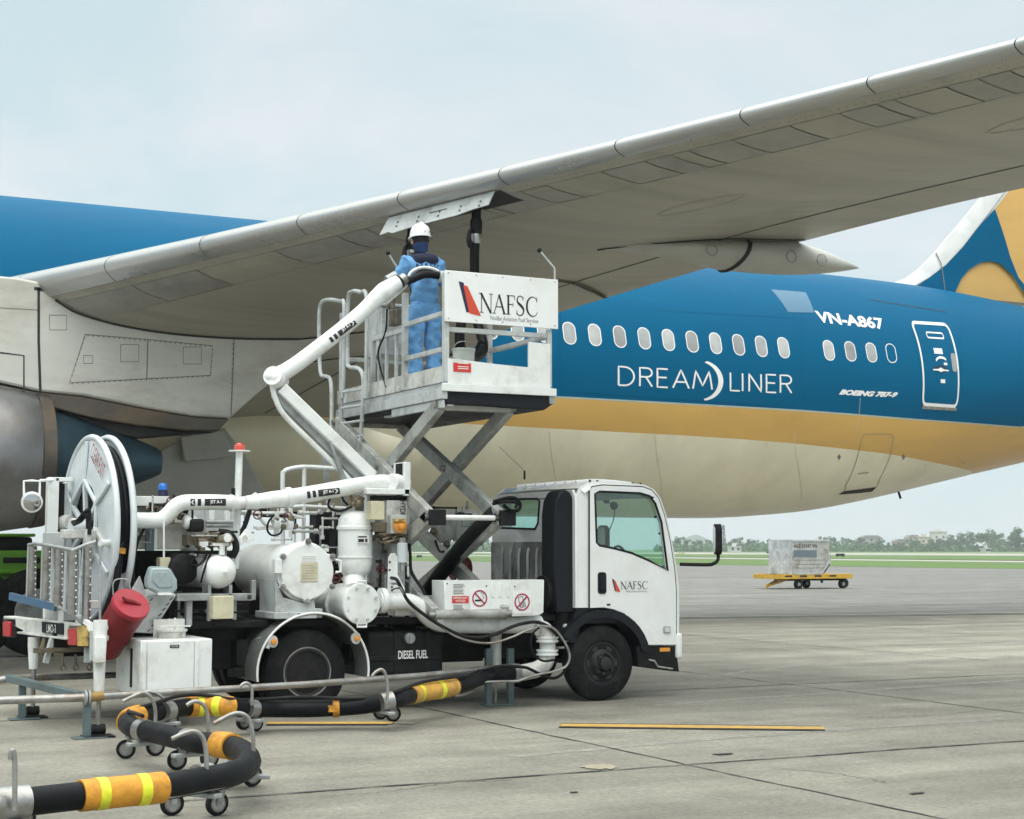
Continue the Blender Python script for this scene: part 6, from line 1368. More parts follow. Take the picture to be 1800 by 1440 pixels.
part('cam_lever',M['steel'],lambda mb:(mb.px(970,1117,977,1119,15.2,.03),mb.px(978,1137,992,1140,15.2,.03)) and None,inl)
part('inlet_clamp',M['grey'],lambda mb:mb.tube([PY(901,1184,15.25),PY(912,1183,15.25)],.098,18),inl)
bxo=[PY(x,y,15.22) for x,y in ((781,1020),(957,1020),(956,1077),(946,1085),(794,1085),(782,1078))]
for p_ in bxo[:2]: p_[2]=PY(860,1020,15.22)[2]
for p_ in bxo[3:5]: p_[2]=PY(860,1085,15.22)[2]
nb=part('notice_box',M['white'],lambda mb:mb.prism(bxo,(0,.32,0)),bev=.01)
NY=15.214
def pxb(mb,x0,y0,x1,y1,Y=NY,d=.004): mb.px(x0,y0,x1,y1,Y,d)
part('box_latch',W_,lambda mb:[mb.px(x,1025,x+5,1050,15.212,.01) for x in (864,877,891)] and None,nb,bev=.004)
part('box_screw',M['ink'],lambda mb:[mb.cyl(PY(x,y,15.221),PY(x,y,15.214),.008,8) for x,y in ((855,1030),(905,1031),(870,1081),(786,1026))] and None,nb)
im=part('notice_label',M['redsign'],lambda mb:pxb(mb,795,1048,824,1060),nb)
txtY('lettering','IMPORTANT',797,1049.5,822,1053.3,NY-.002,M['letter'],im,bold=.01);txtY('lettering','NOTICES',801,1054.7,818,1058.5,NY-.002,M['letter'],im,bold=.01)
part('notice_print',M['seamgrey'],lambda mb:[pxb(mb,797,y,797+random.uniform(16,24),y+.6) for y in (1027,1030,1033,1037,1040,1043,1064,1067,1070,1073,1076)] and None,nb)
def sq(x0,y0,x1,y1):
    a=PY(x0,y1,NY);b=PY(x1,y0,NY);return part('sign_plate',M['letter'],lambda mb:mb.plate(rrect(b[0]-a[0],b[2]-a[2],.012,3,(a[0]+b[0])/2,(a[2]+b[2])/2),[],mxy(NY),(0,.004,0)),nb),(a[0]+b[0])/2,(a[2]+b[2])/2,b[0]-a[0],b[2]-a[2]
s1,cx1,cz1,w1,h1_=sq(826,1036,860,1078)
s2,cx2,cz2,w2_,h2_=sq(901,1038,934,1079)
M['signred']=mat('sign_ring_red',(.35,.015,.06),.45)
def ring(par,cx,cz,r,sl=1):
    part('sign_ring',M['signred'],lambda mb:(ribbon(mb,[(cx+r*cos(t),cz+r*sin(t)) for t in np.linspace(0,2*pi,33)[:-1]],r*.19,lambda u,v:(u,NY-.004,v),closed=True),ribbon(mb,[(cx-r*.68*sl,cz+r*.68),(cx+r*.68*sl,cz-r*.68)],r*.2,lambda u,v:(u,NY-.0045,v))) and None,par,flat=True)
cz1b=cz1+h1_*.12
part('cigarette',M['ink'],lambda mb:(mb.box(cx1-.055,cx1+.02,NY-.003,NY-.002,cz1b-.03,cz1b-.012),ribbon(mb,[(cx1+.035,cz1b-.01),(cx1+.05,cz1b+.01),(cx1+.03,cz1b+.025),(cx1+.045,cz1b+.045),(cx1+.02,cz1b+.06),(cx1+.012,cz1b+.045)],.006,lambda u,v:(u,NY-.002,v))) and None,s1,flat=True)
ring(s1,cx1,cz1b,.079)
txt('lettering','NO SMOKING',(cx1-.08,NY-.003,cz1-h1_*.46),(cx1+.08,NY-.003,cz1-h1_*.46),(cx1-.08,NY-.003,cz1-h1_*.35),M['ink'],s1,bold=.015)
def _hand(mb):
    f=lambda u,v:(cx2+u*.9-v*.25,NY-.003,cz2+v+u*.25)
    ribbon(mb,[(-.035,-.005),(-.035,.055),(.02,.055),(.02,-.005)],.008,f)
    for k in range(4): ribbon(mb,[(-.03+.02*k,-.005),(-.03+.02*k,-.06)],.009,f)
part('hand_pictogram',M['ink'],_hand,s2,flat=True);ring(s2,cx2,cz2,.083,-1)
# ---- centre column
col=part('lift_column',M['ltgrey'],lambda mb:(mb.px(690,880,712,1090,15.75,.25),mb.px(655,950,690,1090,15.95,.3),mb.prism([PY(x,y,15.7) for x,y in ((722,995),(760,1065),(760,1095),(722,1095))],(0,.05,0)),mb.px(760,1048,790,1080,15.55,.3)) and None,bev=.008)
part('column_bracket',W_,lambda mb:(mb.px(645,858,721,870,15.55,.3),mb.px(711,812,722,872,15.55,.3),mb.px(646,868,660,935,15.8,.1),mb.cyl(PY(688,848,15.6),PY(712,848,15.7),.09,18)) and None,col,bev=.008)
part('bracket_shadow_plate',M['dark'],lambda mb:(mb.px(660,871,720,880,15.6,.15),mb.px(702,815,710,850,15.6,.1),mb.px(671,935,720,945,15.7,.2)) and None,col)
M['hydpaint']=M['white_dirty']
hyd=part('hydraulic_tank',M['white_dirty'],lambda mb:mb.px(680,874,716,940,15.6,.2),col,bev=.01)
a=PY(703,935,15.595);b=PY(703,880,15.595);c_=PY(713,935,15.595)
txt('lettering','HYDRAULIC',(a[0]+.0,15.595,b[2]),(a[0],15.595,a[2]-.02),(c_[0],15.595,b[2]),M['ink'],hyd,bold=.01)
part('control_box',M['cream_box'],lambda mb:mb.px(653,881,676,914,15.42,.14),col,bev=.006)
part('control_panel',M['ltgrey'],lambda mb:mb.px(687,905,714,938,15.5,.08),col,bev=.006)
kb=PY(706,925,15.44);part('warning_lamp',M['lampamber'],lambda mb:mb.lathe([(0,.07),(.03,.075),(.05,.06),(.07,.035),(.1,.03),(.105,0)],kb+(0,.06,0),(-.1,-1,0),16),col);part('lamp_cage',M['rustyellow'],lambda mb:mb.px(696,912,713,917,15.42,.12),col)
part('column_fittings',M['valve'],lambda mb:([mb.tube([PY(random.uniform(655,722),random.uniform(932,955),15.55+random.uniform(0,.2)) for _ in range(4)],random.uniform(.008,.018),6,4) for _ in range(10)],mb.px(655,918,680,935,15.6,.1),mb.px(660,945,720,952,15.65,.15)) and None,col)
fcn=PY(707,990,15.5);part('filter_canister',M['canister'] if 'canister' in M else mat('pale_canister',(.55,.6,.62),.3,var=.06),lambda mb:(mb.lathe([(0,.045),(.01,.055),(.2,.055),(.21,.045)],fcn,(0,0,1),18)) and None,col)
part('canister_stem',M['steel'],lambda mb:(mb.cyl(fcn,fcn-(0,0,.1),.025,10),mb.cyl(fcn+(0,0,.2),fcn+(0,0,.26),.04,12)) and None,col)
cpn=part('cable_plate',W_,lambda mb:mb.prism([PY(x,y,15.48) for x,y in ((683,980),(687,973),(694,972),(699,980),(699,1010),(712,1035),(712,1046),(681,1046))],(0,.012,0)),col,bev=.004)
part('plate_hole',M['seam'],lambda mb:[mb.cyl(PY(x,y,15.482),PY(x,y,15.474),.012,8) for x,y in ((685,988),(685,1002),(689,1015),(689,1032),(689,1038))] and None,cpn)
def cable(pts,r=.014,m=M['black'],Y=15.15,par=truck,name='control_cable'):
    return part(name,m,lambda mb:mb.tube([PY(p[0],p[1],p[2] if len(p)>2 else Y) for p in pts],r,8,6),par)
cable([(688,1016,15.45),(698,1020),(708,1040),(720,1060),(745,1080),(775,1100),(810,1117),(840,1121),(870,1115),(900,1102),(925,1095),(945,1094),(965,1102),(980,1118)],.018)
cable([(689,1026,15.45),(700,1028),(712,1048),(735,1070),(770,1098),(800,1118),(835,1129),(868,1130),(900,1120),(930,1107),(948,1104)],.012,M['pipe'])
cable([(689,1037,15.45),(700,1034),(710,1038)],.008)
cable([(718,945,15.6),(721,975,15.6),(722,1000,15.6),(728,1015,15.6),(745,1040,15.5),(752,1060,15.5)],.018)
cable([(765,950,16.6),(772,968,16.6),(780,970,16.4)],.014)
cable([(950,1100),(972,1104),(990,1125),(1001,1150),(996,1170),(975,1180),(950,1185),(930,1190),(910,1197),(880,1198),(850,1200),(838,1210),(820,1220),(800,1224)],.012,M['pipe'],15.05)
cable([(948,1103),(936,1115),(933,1135),(940,1152),(955,1162),(975,1160)],.012,M['hose'],15.05)
cable([(975,1108),(992,1130),(999,1155),(992,1180),(975,1192),(955,1188),(935,1178),(920,1173),(880,1172),(840,1180)],.016,M['hose'],15.1)
# far-side pipe with two pods, red reel behind the lift
part('cross_pipe',M['white_dirty'],lambda mb:(mb.cyl(PY(715,908,17.4),PY(838,912,17.4),.1,18),mb.lathe([(0,.06),(.1,.15),(.3,.16)],PY(780,955,17.4),(0,0,1),18),mb.lathe([(0,.06),(.1,.14),(.3,.15)],PY(806,952,17.4),(0,0,1),18)) and None)
part('valve_cluster',M['valve'],lambda mb:[mb.sph(PY(x,y,17.3),.05,8) for x,y in ((762,935),(758,945),(765,958),(785,958))] and None)
M['maroon']=mat('dark_red_paint',(.1,.012,.015),.45)
part('small_reel',M['maroon'],lambda mb:mb.lathe([(0,.13),(.02,.14),(.04,.1),(.16,.1),(.18,.14),(.2,.13)],PY(795,1000,17.2),(1,0,0),24))
# access handrail behind the filter
hr=part('access_handrail',W_,lambda mb:(mb.tube([PY(x,y,17.1) for x,y in ((497,960),(497,840),(499,830),(508,825),(535,821),(588,824))],.026,8,3),mb.tube([PY(x,y,17.1) for x,y in ((535,822),(533,960))],.024,8),mb.tube([PY(x,y,17.1) for x,y in ((499,892),(533,890),(608,894))],.022,8),mb.tube([PY(x,y,17.2) for x,y in ((577,880),(577,960))],.02,8),mb.tube([PY(x,y,17.2) for x,y in ((562,885),(562,950))],.02,8)) and None)
part('rear_ladder',M['grey'],lambda mb:(mb.bar(PY(570,800,17.4),PY(590,1000,17.4),.05,.05),mb.bar(PY(598,810,17.4),PY(612,1000,17.4),.05,.05),mb.cyl(PY(580,860,17.4),PY(603,860,17.4),.02,8),mb.cyl(PY(584,915,17.4),PY(606,915,17.4),.02,8)) and None)
for q in ((590,905,600,1010,16.3),(555,900,590,960,16.6)): part('upright_channel',M['dark'],lambda mb:mb.px(*q,.2),bev=.006)

# dense small plumbing between the vessels
rp_=random.Random(21)
def plumbing(x0,y0,x1,y1,Y,n,mats,r=(.008,.02),par=truck):
    for k in range(n):
        mb=MB();x,y=rp_.uniform(x0,x1),rp_.uniform(y0,y1);yy=Y+rp_.uniform(-.15,.2);q=[PY(x,y,yy)]
        for _ in range(rp_.randint(2,4)):
            ax=rp_.choice('xxzzy');L_=rp_.uniform(.06,.28)*rp_.choice((-1,1));p=q[-1].copy();p['xyz'.index(ax)]+=L_*(.5 if ax=='y' else 1)
            u=proj(p)
            if x0-12<u[0]<x1+12 and y0-12<u[1]<y1+12: q.append(p)
        if len(q)<2: continue
        rad=rp_.uniform(*r);mb.tube(q,rad,8);
        for p in q[1:-1]: mb.sph(p,rad*1.35,8)
        mb.lathe([(-.02,rad*1.7),(.02,rad*1.7)],q[0],q[1]-q[0],10)
        mb.build('small_pipe',mats[k%len(mats)],par)
WD=M['white_dirty']
plumbing(425,885,600,950,16.3,16,(WD,M['grey'],WD,M['black']))
plumbing(560,900,600,1020,16.0,8,(WD,M['dark'],M['grey']))
plumbing(645,930,725,1080,15.85,16,(WD,M['grey'],M['black'],M['valve']),(.008,.018))
plumbing(240,880,330,960,15.95,12,(M['grey'],M['black'],WD),(.006,.016))
plumbing(330,940,420,990,15.75,10,(M['black'],M['valve'],M['grey']),(.006,.014))
plumbing(310,1050,440,1105,15.75,10,(M['dark'],M['grey'],M['black']),(.01,.02))
plumbing(730,890,850,960,17.0,8,(WD,M['black'],M['grey']),(.008,.016))
plumbing(640,1085,790,1110,15.8,7,(M['dark'],M['grey']),(.01,.02))
for (x,y,Y) in ((452,905,15.95),(505,908,15.95),(668,1000,15.75),(590,1016,15.7),(300,882,15.9)):
    c=PY(x,y,Y);part('valve_wheel',M['maroon'],lambda mb:(mb.tube([c+np.array([.045*cos(t),-.02,.045*sin(t)]) for t in np.linspace(0,2*pi,17)[:-1]],.007,6,closed=True),mb.bar(c+(-.045,-.02,0),c+(.045,-.02,0),.008,.008),mb.cyl(c+(0,-.02,0),c+(0,.06,0),.012,8)) and None)

part('gap_shade_sheet',M['dark'],lambda mb:(mb.px(238,968,420,1098,16.75,.05),mb.px(421,975,715,1098,16.95,.05)) and None,bev=.006)  # dark sheets added to deepen the shade in the gaps behind the pump gear
# ================================================================ GROUND HOSE ON CASTERS
hz_=.27
def G(x,y,z=hz_): return PZ(x,y,z)
hh=thing('hydrant_hose',tuple(G(420,1345,0)),'long black fuel hose with yellow sleeves, snaking over the concrete on caster stands','hose')
path=[PY(903,1185,15.25),PY(880,1186,15.2),PY(850,1190,15.15)]+[G(x,y,z) for x,y,z in ((815,1203,.3),(780,1211,.28),(735,1219,.27),(690,1231,.27),(640,1240,.22),(590,1244,.2),(540,1246,.2),(490,1246,.2),(440,1245,.23),(400,1242,.27),(365,1241,.27),(330,1243,.27),(290,1249,.27),(255,1255,.27),(232,1262,.27),(224,1271,.27),(236,1280,.27),(262,1286,.27),(300,1295,.27),(340,1304,.27),(375,1308,.27),(405,1312,.27),(428,1322,.27),(438,1338,.27),(428,1352,.27),(395,1364,.27),(340,1374,.27),(285,1384,.27),(210,1392,.27),(140,1399,.27),(60,1408,.27),(-60,1420,.27))]
P=cr(path,6)
def seg_at(x0,x1,lo,hi):
    """slice of the hose path between two photo columns, searched between path fractions lo..hi"""
    a=int(lo*len(P));b=int(hi*len(P));q=[p for p in P[a:b] if min(x0,x1)<=proj(p)[0]<=max(x0,x1)];return q
HR=.078
part('hose',M['hose'],lambda mb:mb.tube(P,HR,20),hh)
def sleeve(q,r=.089,lime=(),mt=None):
    mb=MB();n=len(q);rr=[r*(1+.03*mnoise.noise(Vector(p)*9)) for p in q];mb.tube(q,rr,22);s=mb.build('sleeve',mt or M['yellow'],hh,ang=60)
    for u in lime:
        c=np.array(q);L_=np.concatenate([[0],np.cumsum(np.linalg.norm(np.diff(c,axis=0),axis=1))]);T=L_[-1]
        pp=[np.array([np.interp(T*u+d,L_,c[:,k]) for k in range(3)]) for d in (-.03,-.01,.01,.03)]
        part('reflective_band',M['lime'],lambda mb:mb.tube(pp,r*1.035,22),s)
    return s
def dense3(q,k=3): return cr(q,k) if len(q)>2 else q
sleeve(dense3(seg_at(138,286,.85,1)),lime=(.27,.76))
sleeve(dense3(seg_at(372,436,.68,.82)[:7]),.093)
sleeve(dense3(seg_at(325,412,.3,.5)),lime=(.25,.72))
sleeve(dense3(seg_at(214,244,.45,.64)[:9]),.091)
sleeve(dense3(seg_at(720,799,.05,.3)),.088,(.3,.75),mat('pale_orange_sleeve',(.6,.33,.06),.6,var=.2,scale=9,stain=(.25,.13,.04),samt=.7,sscale=6,bump=.5,bscale=18))
for a,b in ((578,586),(592,600)):
    q=seg_at(a-3,b+3,.2,.4);c=q[len(q)//2];part('yellow_band',M['yellow'],lambda mb:mb.tube([c+unit(q[-1]-q[0])*d for d in (-.03,.0,.03)],.09,20),hh)
# thin trailing line tied along the hose
Pl=[p+np.array([.02*sin(i*.35),-.085,.04+.02*sin(i*.21)]) for i,p in enumerate(P[18:])]
part('trailing_line',M['black'],lambda mb:mb.tube([p+np.array([0,.03,.05]) for p in Pl[:100]],.016,8),hh)
part('trailing_line',M['pipe'],lambda mb:mb.tube([p+np.array([.0,-.05,-.05]) for p in P[-60:-22]],.014,8),hh)
for a in (.0,):
    c=G(20,1412);q=[G(-30,1417),G(8,1413),G(48,1409)];part('end_coupling',M['steel'],lambda mb:mb.tube(q,.093,22),hh)
def cart(hx,hy,wheels,hook,col=True,z=hz_):
    """caster stand: collar on the hose, bracket, two caster wheels and a tall hooked handle"""
    c=G(hx,hy,z);e=bpy.data.objects.new('hose_cart',None);C.objects.link(e);e.parent=hh;base=np.array([c[0],c[1],0.]);e.location=tuple(base-np.array(hh.location))
    i=min(range(len(P)),key=lambda k:np.linalg.norm(P[k]-c));d=unit(P[min(i+1,len(P)-1)]-P[max(i-1,0)])
    if col: part('collar',M['steel'],lambda mb:mb.tube([c-d*.055,c+d*.055],.085,20),e)
    side=unit(np.cross(d,(0,0,1)))
    part('cross_bar',M['grey'],lambda mb:mb.bar(c-side*.13-(0,0,.1),c+side*.13-(0,0,.1),.07,.03),e,bev=.006)
    if wheels:
        for k,(wx,wy) in enumerate(wheels):
            g=PZ(wx,wy,0);t=g+np.array([0,0,.075]);a=radians(20+50*k+hx*.7);w_=np.array([cos(a),sin(a),0]) if 0 else np.array([.25*cos(a),-1,0]);w_=-unit(w_)
            topc=np.array([g[0],g[1],.17])+unit(np.cross(w_,(0,0,1)))*.03
            wh=part('caster_wheel',M['tyre'],lambda mb:mb.lathe([(-.02,.05),(-.02,.06),(-.014,.073),(.0,.076),(.014,.073),(.02,.06),(.02,.05)],t,w_,28),e)
            # keep thing > part > sub-part: wheel and its pieces are all children of the stand
            part('wheel_disc',M['steel'],lambda mb:mb.lathe([(-.021,.052),(-.021,.044),(-.012,.04),(-.012,.018),(-.026,.016),(-.026,.0)],t,w_,20),e)
            part('caster_fork',M['grey'],lambda mb:(mb.bar(t-w_*.03,topc-w_*.03,.035,.006,w_),mb.bar(t+w_*.03,topc+w_*.03,.035,.006,w_),mb.lathe([(0,.04),(.014,.04)],topc,(0,0,1),14),mb.bar(topc+(0,0,.012),c-(0,0,.1)+ (topc-c)*np.array([.8,.8,0]),.06,.03)) and None,e)
    if hook:
        q=[PY(x,y,c[1]+dy) for x,y,dy in hook];q=[np.array([c[0],c[1],c[2]-.1])*0+q[0]]+q[1:]
        part('handle',M['pipe'],lambda mb:mb.tube(q,.0145,12,5),e)
cart(357,1367,((302,1434),(381,1434)),((363,1385,-.12),(363,1350,-.12),(362,1320,-.12),(356,1296,-.12),(342,1286,-.12),(325,1289,-.12),(302,1299,-.12)))
cart(440,1338,((443,1383),(392,1388)),((445,1330,-.05),(445,1300,-.05),(440,1270,-.05),(430,1257,-.05),(415,1254,-.05),(398,1260,-.05),(376,1272,-.05)),False)
cart(333,1302,((311,1354),(368,1350)),((366,1290,.1),(366,1265,.1),(361,1244,.1),(350,1234,.1),(338,1234,.1),(328,1240,.1)))
cart(252,1284,((221,1334),(273,1329)),((273,1272,.0),(273,1250,.0),(268,1230,.0),(256,1219,.0),(244,1220,.0),(216,1233,.0)))
cart(292,1250,((262,1278),(300,1281)),((295,1246,.0),(290,1232,.0),(278,1221,.0),(262,1216,.0),(250,1218,.0)))
cart(440,1246,((428,1283),(449,1286)),((442,1240,-.1),(443,1215,-.1),(438,1203,-.1),(430,1201,-.1),(422,1207,-.1)),z=.23)
cart(680,1233,((669,1265),(691,1269)),((681,1228,-.1),(681,1205,-.1),(677,1184,-.1),(670,1177,-.1),(660,1182,-.1),(654,1189,-.1)))
cart(25,1412,((8,1462),(40,1460)),((25,1424,-.12),(26,1390,-.12),(26,1345,-.12),(24,1322,-.12),(20,1321,-.12),(18,1335,-.12)),False)
tg=G(318,1243,.2);part('hose_tag',M['ltgrey'],lambda mb:mb.prism([PY(x,y,tg[1]-.3) for x,y in ((312,1235),(320,1233),(335,1253),(330,1261),(311,1245))],(0,.006,0)),hh)
# ================================================================ WORKER
PX_,PYp,PZ0=7.13,16.1,DZ
pe_=thing('person',(PX_,PYp,PZ0),'worker in blue work suit and white helmet standing on the raised platform, back turned','person')
hm=1.74/1.74
def skin(name,verts,edges,m,parent,sub=2,wr=0,root=0):
    me=bpy.data.meshes.new(name);me.from_pydata([v[:3] for v in verts],edges,[]);o=bpy.data.objects.new(name,me);C.objects.link(o)
    o.modifiers.new('skin','SKIN').use_smooth_shade=True
    for i,v in enumerate(verts):
        s=me.skin_vertices[0].data[i];r=v[3] if hasattr(v[3],'__len__') else (v[3],v[3]);s.radius=r;s.use_root=(i==root)
    ss=o.modifiers.new('sub','SUBSURF');ss.levels=sub;ss.render_levels=sub
    if wr:
        tx=bpy.data.textures.get('wrinkle') or bpy.data.textures.new('wrinkle','CLOUDS');tx.noise_scale=.11;tx.noise_depth=2
        dm=o.modifiers.new('wrinkle','DISPLACE');dm.texture=tx;dm.strength=wr;dm.texture_coords='LOCAL';dm.mid_level=.5
    dg=bpy.context.evaluated_depsgraph_get();m2=bpy.data.meshes.new_from_object(o.evaluated_get(dg));bpy.data.objects.remove(o)
    m2.name=name;m2.materials.clear();m2.materials.append(m);m2.shade_smooth();o=bpy.data.objects.new(name,m2);C.objects.link(o);o.parent=parent;return o
# local axes: +x his right hand side as seen from behind, +y the way he faces
bod=[(0,0,.95,(.09,.07)),(0,.01,1.1,(.09,.07)),(0,.03,1.28,(.1,.07)),(0,.05,1.42,(.08,.06)),(-.01,.06,1.50,.052),(-.02,.08,1.58,(.07,.08)),(-.02,.085,1.67,(.073,.088)),(-.02,.08,1.735,(.045,.05)),
 (-.085,0,.9,.07),(-.1,.03,.5,.058),(-.1,0,.09,.042),(-.1,.14,.04,.035),(.088,0,.9,.07),(.11,.02,.5,.058),(.11,-.01,.09,.042),(.12,.13,.04,.035),
 (-.18,.06,1.41,.055),(-.25,.12,1.18,.042),(-.13,.36,1.2,.03),(-.1,.41,1.2,.03),
 (.18,.06,1.41,.055),(.27,.14,1.2,.042),(.12,.38,1.27,.03),(.09,.43,1.28,.03)]
be_=[(0,1),(1,2),(2,3),(3,4),(4,5),(5,6),(6,7),(0,8),(8,9),(9,10),(10,11),(0,12),(12,13),(13,14),(14,15),(3,16),(16,17),(17,18),(18,19),(3,20),(20,21),(21,22),(22,23)]
def hand(w0,d,up,s):
    w0=np.array(w0,float);d=unit(d);up=unit(up);sd=unit(np.cross(d,up));b=len(bod);v=[tuple(w0+d*.045)+((.034,.017),)];e=[(19 if s<0 else 23,b)]
    for k,(o,l) in enumerate(((-.03,.07),(-.01,.08),(.01,.075),(.03,.06))):
        q0=w0+d*.085+sd*o;q1=q0+d*l*.5-up*.012;q2=q1+d*l*.25-up*l*.4;i=b+len(v)
        v+=[tuple(q0)+(.009,),tuple(q1)+(.0085,),tuple(q2)+(.0075,)];e+=[(b,i),(i,i+1),(i+1,i+2)]
    t0=w0+d*.03-sd*.035*s;t1=t0+d*.03-sd*.022*s-up*.012;i=b+len(v);v+=[tuple(t0)+(.011,),tuple(t1+d*.02-up*.01)+(.009,)];e+=[(b,i),(i,i+1)]
    bod.extend(v);be_.extend(e)
hand((-.1,.41,1.2),(.3,1,.1),(0,-.1,1),-1);hand((.09,.43,1.28),(-.3,1,.2),(0,-.1,1),1)
pbody=skin('body',bod,be_,M['skin'],pe_)
skin('trousers',[(0,0,1.02,(.155,.115)),(0,-.0,.93,(.165,.125)),(-.088,0,.85,(.098,.105)),(-.1,.03,.52,(.083,.085)),(-.1,.01,.3,(.08,.082)),(-.1,0,.06,(.085,.088)),(.09,0,.85,(.1,.107)),(.112,.02,.52,(.085,.087)),(.113,.0,.3,(.083,.085)),(.115,-.01,.06,(.088,.09))],[(0,1),(1,2),(2,3),(3,4),(4,5),(1,6),(6,7),(7,8),(8,9)],M['cloth'],pe_,3,.075)
jk_=skin('jacket',[(0,0,.92,(.178,.14)),(0,0,1.02,(.172,.135)),(0,.01,1.14,(.165,.125)),(0,.03,1.29,(.185,.125)),(0,.045,1.41,(.15,.1)),(-.01,.055,1.47,(.075,.065)),
 (-.185,.055,1.40,.08),(-.25,.11,1.2,.066),(-.15,.33,1.2,.05),(.185,.055,1.40,.08),(.275,.13,1.22,.066),(.14,.35,1.26,.05)],[(0,1),(1,2),(2,3),(3,4),(4,5),(4,6),(6,7),(7,8),(4,9),(9,10),(10,11)],M['cloth'],pe_,3,.07)
skin('shoulder_yoke',[(0,.042,1.385,(.158,.112)),(0,.05,1.43,(.135,.1)),(-.01,.055,1.485,(.085,.072)),(-.16,.052,1.415,(.075,.082)),(.16,.052,1.415,(.075,.082))],[(0,1),(1,2),(1,3),(1,4)],M['clothdark'],pe_,3,.01)
skin('neck_scarf',[(-.01,.06,1.46,.07),(-.012,.065,1.52,.073),(-.02,.07,1.58,(.087,.097)),(-.02,.072,1.595,(.083,.096)),(-.02,.075,1.61,(.08,.092))],[(0,1),(1,2),(2,3),(3,4)],M['navy'] if 0 else mat('blue_scarf',(.009,.034,.12),.8,var=.2,bump=.6,bscale=14),pe_,2,.01)
hc=np.array([PX_-.02,PYp+.08,PZ0+1.66])
def _hm(mb):
    n=40;vs=[];fs=[];pr=[(.13,.0),(.13,.012),(.12,.018),(.118,.05),(.11,.09),(.094,.122),(.066,.146),(.033,.158),(.004,.162)]
    for r,z in pr:
        for k in range(n):
            a=2*pi*k/n;br=1+ (.2*max(0,sin(a))**2 if z<.015 else 0)
            if z>=.02: br=1
            vs.append(hc+np.array([r*.93*cos(a)*br,r*1.08*sin(a)*br,z+(.0 if z>.015 else -.01*sin(a))]))
    for i in range(len(pr)-1):
        for k in range(n): fs.append((i*n+k,i*n+(k+1)%n,(i+1)*n+(k+1)%n,(i+1)*n+k))
    mb.add(vs,fs);mb.tube([hc+np.array([0,.13*cos(t)*1.02,.04+.128*sin(t)]) for t in np.linspace(.15,pi-.15,16)],.012,8)
hel=part('helmet',M['helmet'],_hm,pe_,ang=60)
part('helmet_mark',M['ink'],lambda mb:(lambda c:(mb.bar(c,c+np.array([.02,-.004,-.03]),.012,.006,(0,1,0)),mb.bar(c+np.array([.02,-.004,-.03]),c+np.array([.045,.012,-.005]),.012,.006,(0,1,0))))(hc+np.array([.06,-.115,.07])) and None,hel)
part('chin_strap',M['black'],lambda mb:mb.tube([hc+np.array([.1,.0,.0]),hc+np.array([.095,.02,-.06]),hc+np.array([.05,.07,-.12]),hc+np.array([0,.1,-.135])],.008,6,4),hel)
part('hair',mat('black_hair',(.012,.01,.009),.6,var=.2,scale=30,bump=.6,bscale=60),lambda mb:mb.sph(hc+np.array([0,-.005,-.01]),.1,20,sc=(.88,1.0,.85)),pe_)
for s in (-1,1):
    part('ear',M['skin'],lambda mb:mb.sph(hc+np.array([s*.088,.01,-.045]),.03,10,sc=(.4,.7,1)),pe_)
    part('eye',M['letter'],lambda mb:mb.sph(hc+np.array([s*.034,.09,-.04]),.013,10),pe_)
    part('boot',M['boot'],lambda mb:mb.tube([(PX_+s*.105,PYp-.05,PZ0+.05),(PX_+s*.108,PYp+.03,PZ0+.055),(PX_+s*.115,PYp+.15,PZ0+.04),(PX_+s*.115,PYp+.2,PZ0+.035)],[.04,.052,.046,.03],12,4),pe_,bev=0)
part('nose',M['skin'],lambda mb:mb.sph(hc+np.array([0,.115,-.065]),.02,10,sc=(.7,1,1.2)),pe_)
# lettering across the back of the jacket, bent round it
vs,fs,_=text2d('NAFSC',.02)
mb=MB();mb.add([(PX_+.16*sin(a_*1.9-.95)*1.02,PYp+.035-.185*cos(a_*1.9-.95)*1.0,PZ0+1.285+.075*b_) for a_,b_ in vs],fs);mb.build('back_lettering',M['clothdark'],jk_)
skin('knee_patch',[(.11,.02,.56,(.089,.091)),(.112,.02,.49,(.089,.091))],[(0,1)],M['clothdark'],pe_,2)
pe_.scale=(1.03,1.03,1.035)
# bucket on the deck
bc=PY(815,640,15.35);bc[2]=DZ+.17 if 0 else DZ
bc=np.array([PY(815,640,15.35)[0],15.35,DZ])
bk=thing('bucket',tuple(bc),'dented off-white bucket standing on the platform deck behind the red warning label','bucket')
part('bucket_body',M['white_dirty'],lambda mb:mb.lathe([(0,.0),(0,.1),(.41,.118),(.41,.124),(.39,.124),(.39,.114),(.02,.094),(.02,0)],bc,(0,0,1),28),bk)
part('bucket_handle',M['steel'],lambda mb:mb.tube([bc+np.array([.122*cos(t),0,.39+.1*sin(t)]) for t in np.linspace(0,pi,12)],.005,6),bk)
# ================================================================ CONTAINER DOLLY
dg_=PZ(1410,1036,0);DY=dg_[1]
M['dolly']=mat('yellow_dolly_paint',(.62,.36,.03),.5,var=.15,scale=3,stain=(.2,.13,.05),samt=.6,sscale=2.5)
dx0,dx1=PY(1366,1015,DY)[0],PY(1499,1015,DY)[0]
dol=thing('cargo_dolly',((dx0+dx1)/2,DY+.8,0),'yellow airport dolly with low deck standing alone on the far apron','dolly')
part('deck',M['dolly'],lambda mb:(mb.box(dx0,dx1,DY,DY+.06,.42,.62),mb.box(dx0,dx1,DY+1.6,DY+1.66,.42,.62),mb.box(dx0,dx0+.1,DY+.062,DY+1.598,.42,.6),mb.box(dx1-.1,dx1,DY+.062,DY+1.598,.42,.6),mb.box(dx0+.11,dx1-.11,DY+.062,DY+1.598,.42,.5)) and None,dol,bev=.01)
part('deck_roller',M['dark'],lambda mb:[mb.cyl((dx0+.3+.33*k,DY+.1,.54),(dx0+.3+.33*k,DY+1.55,.54),.04,10) for k in range(10)] and None,dol)
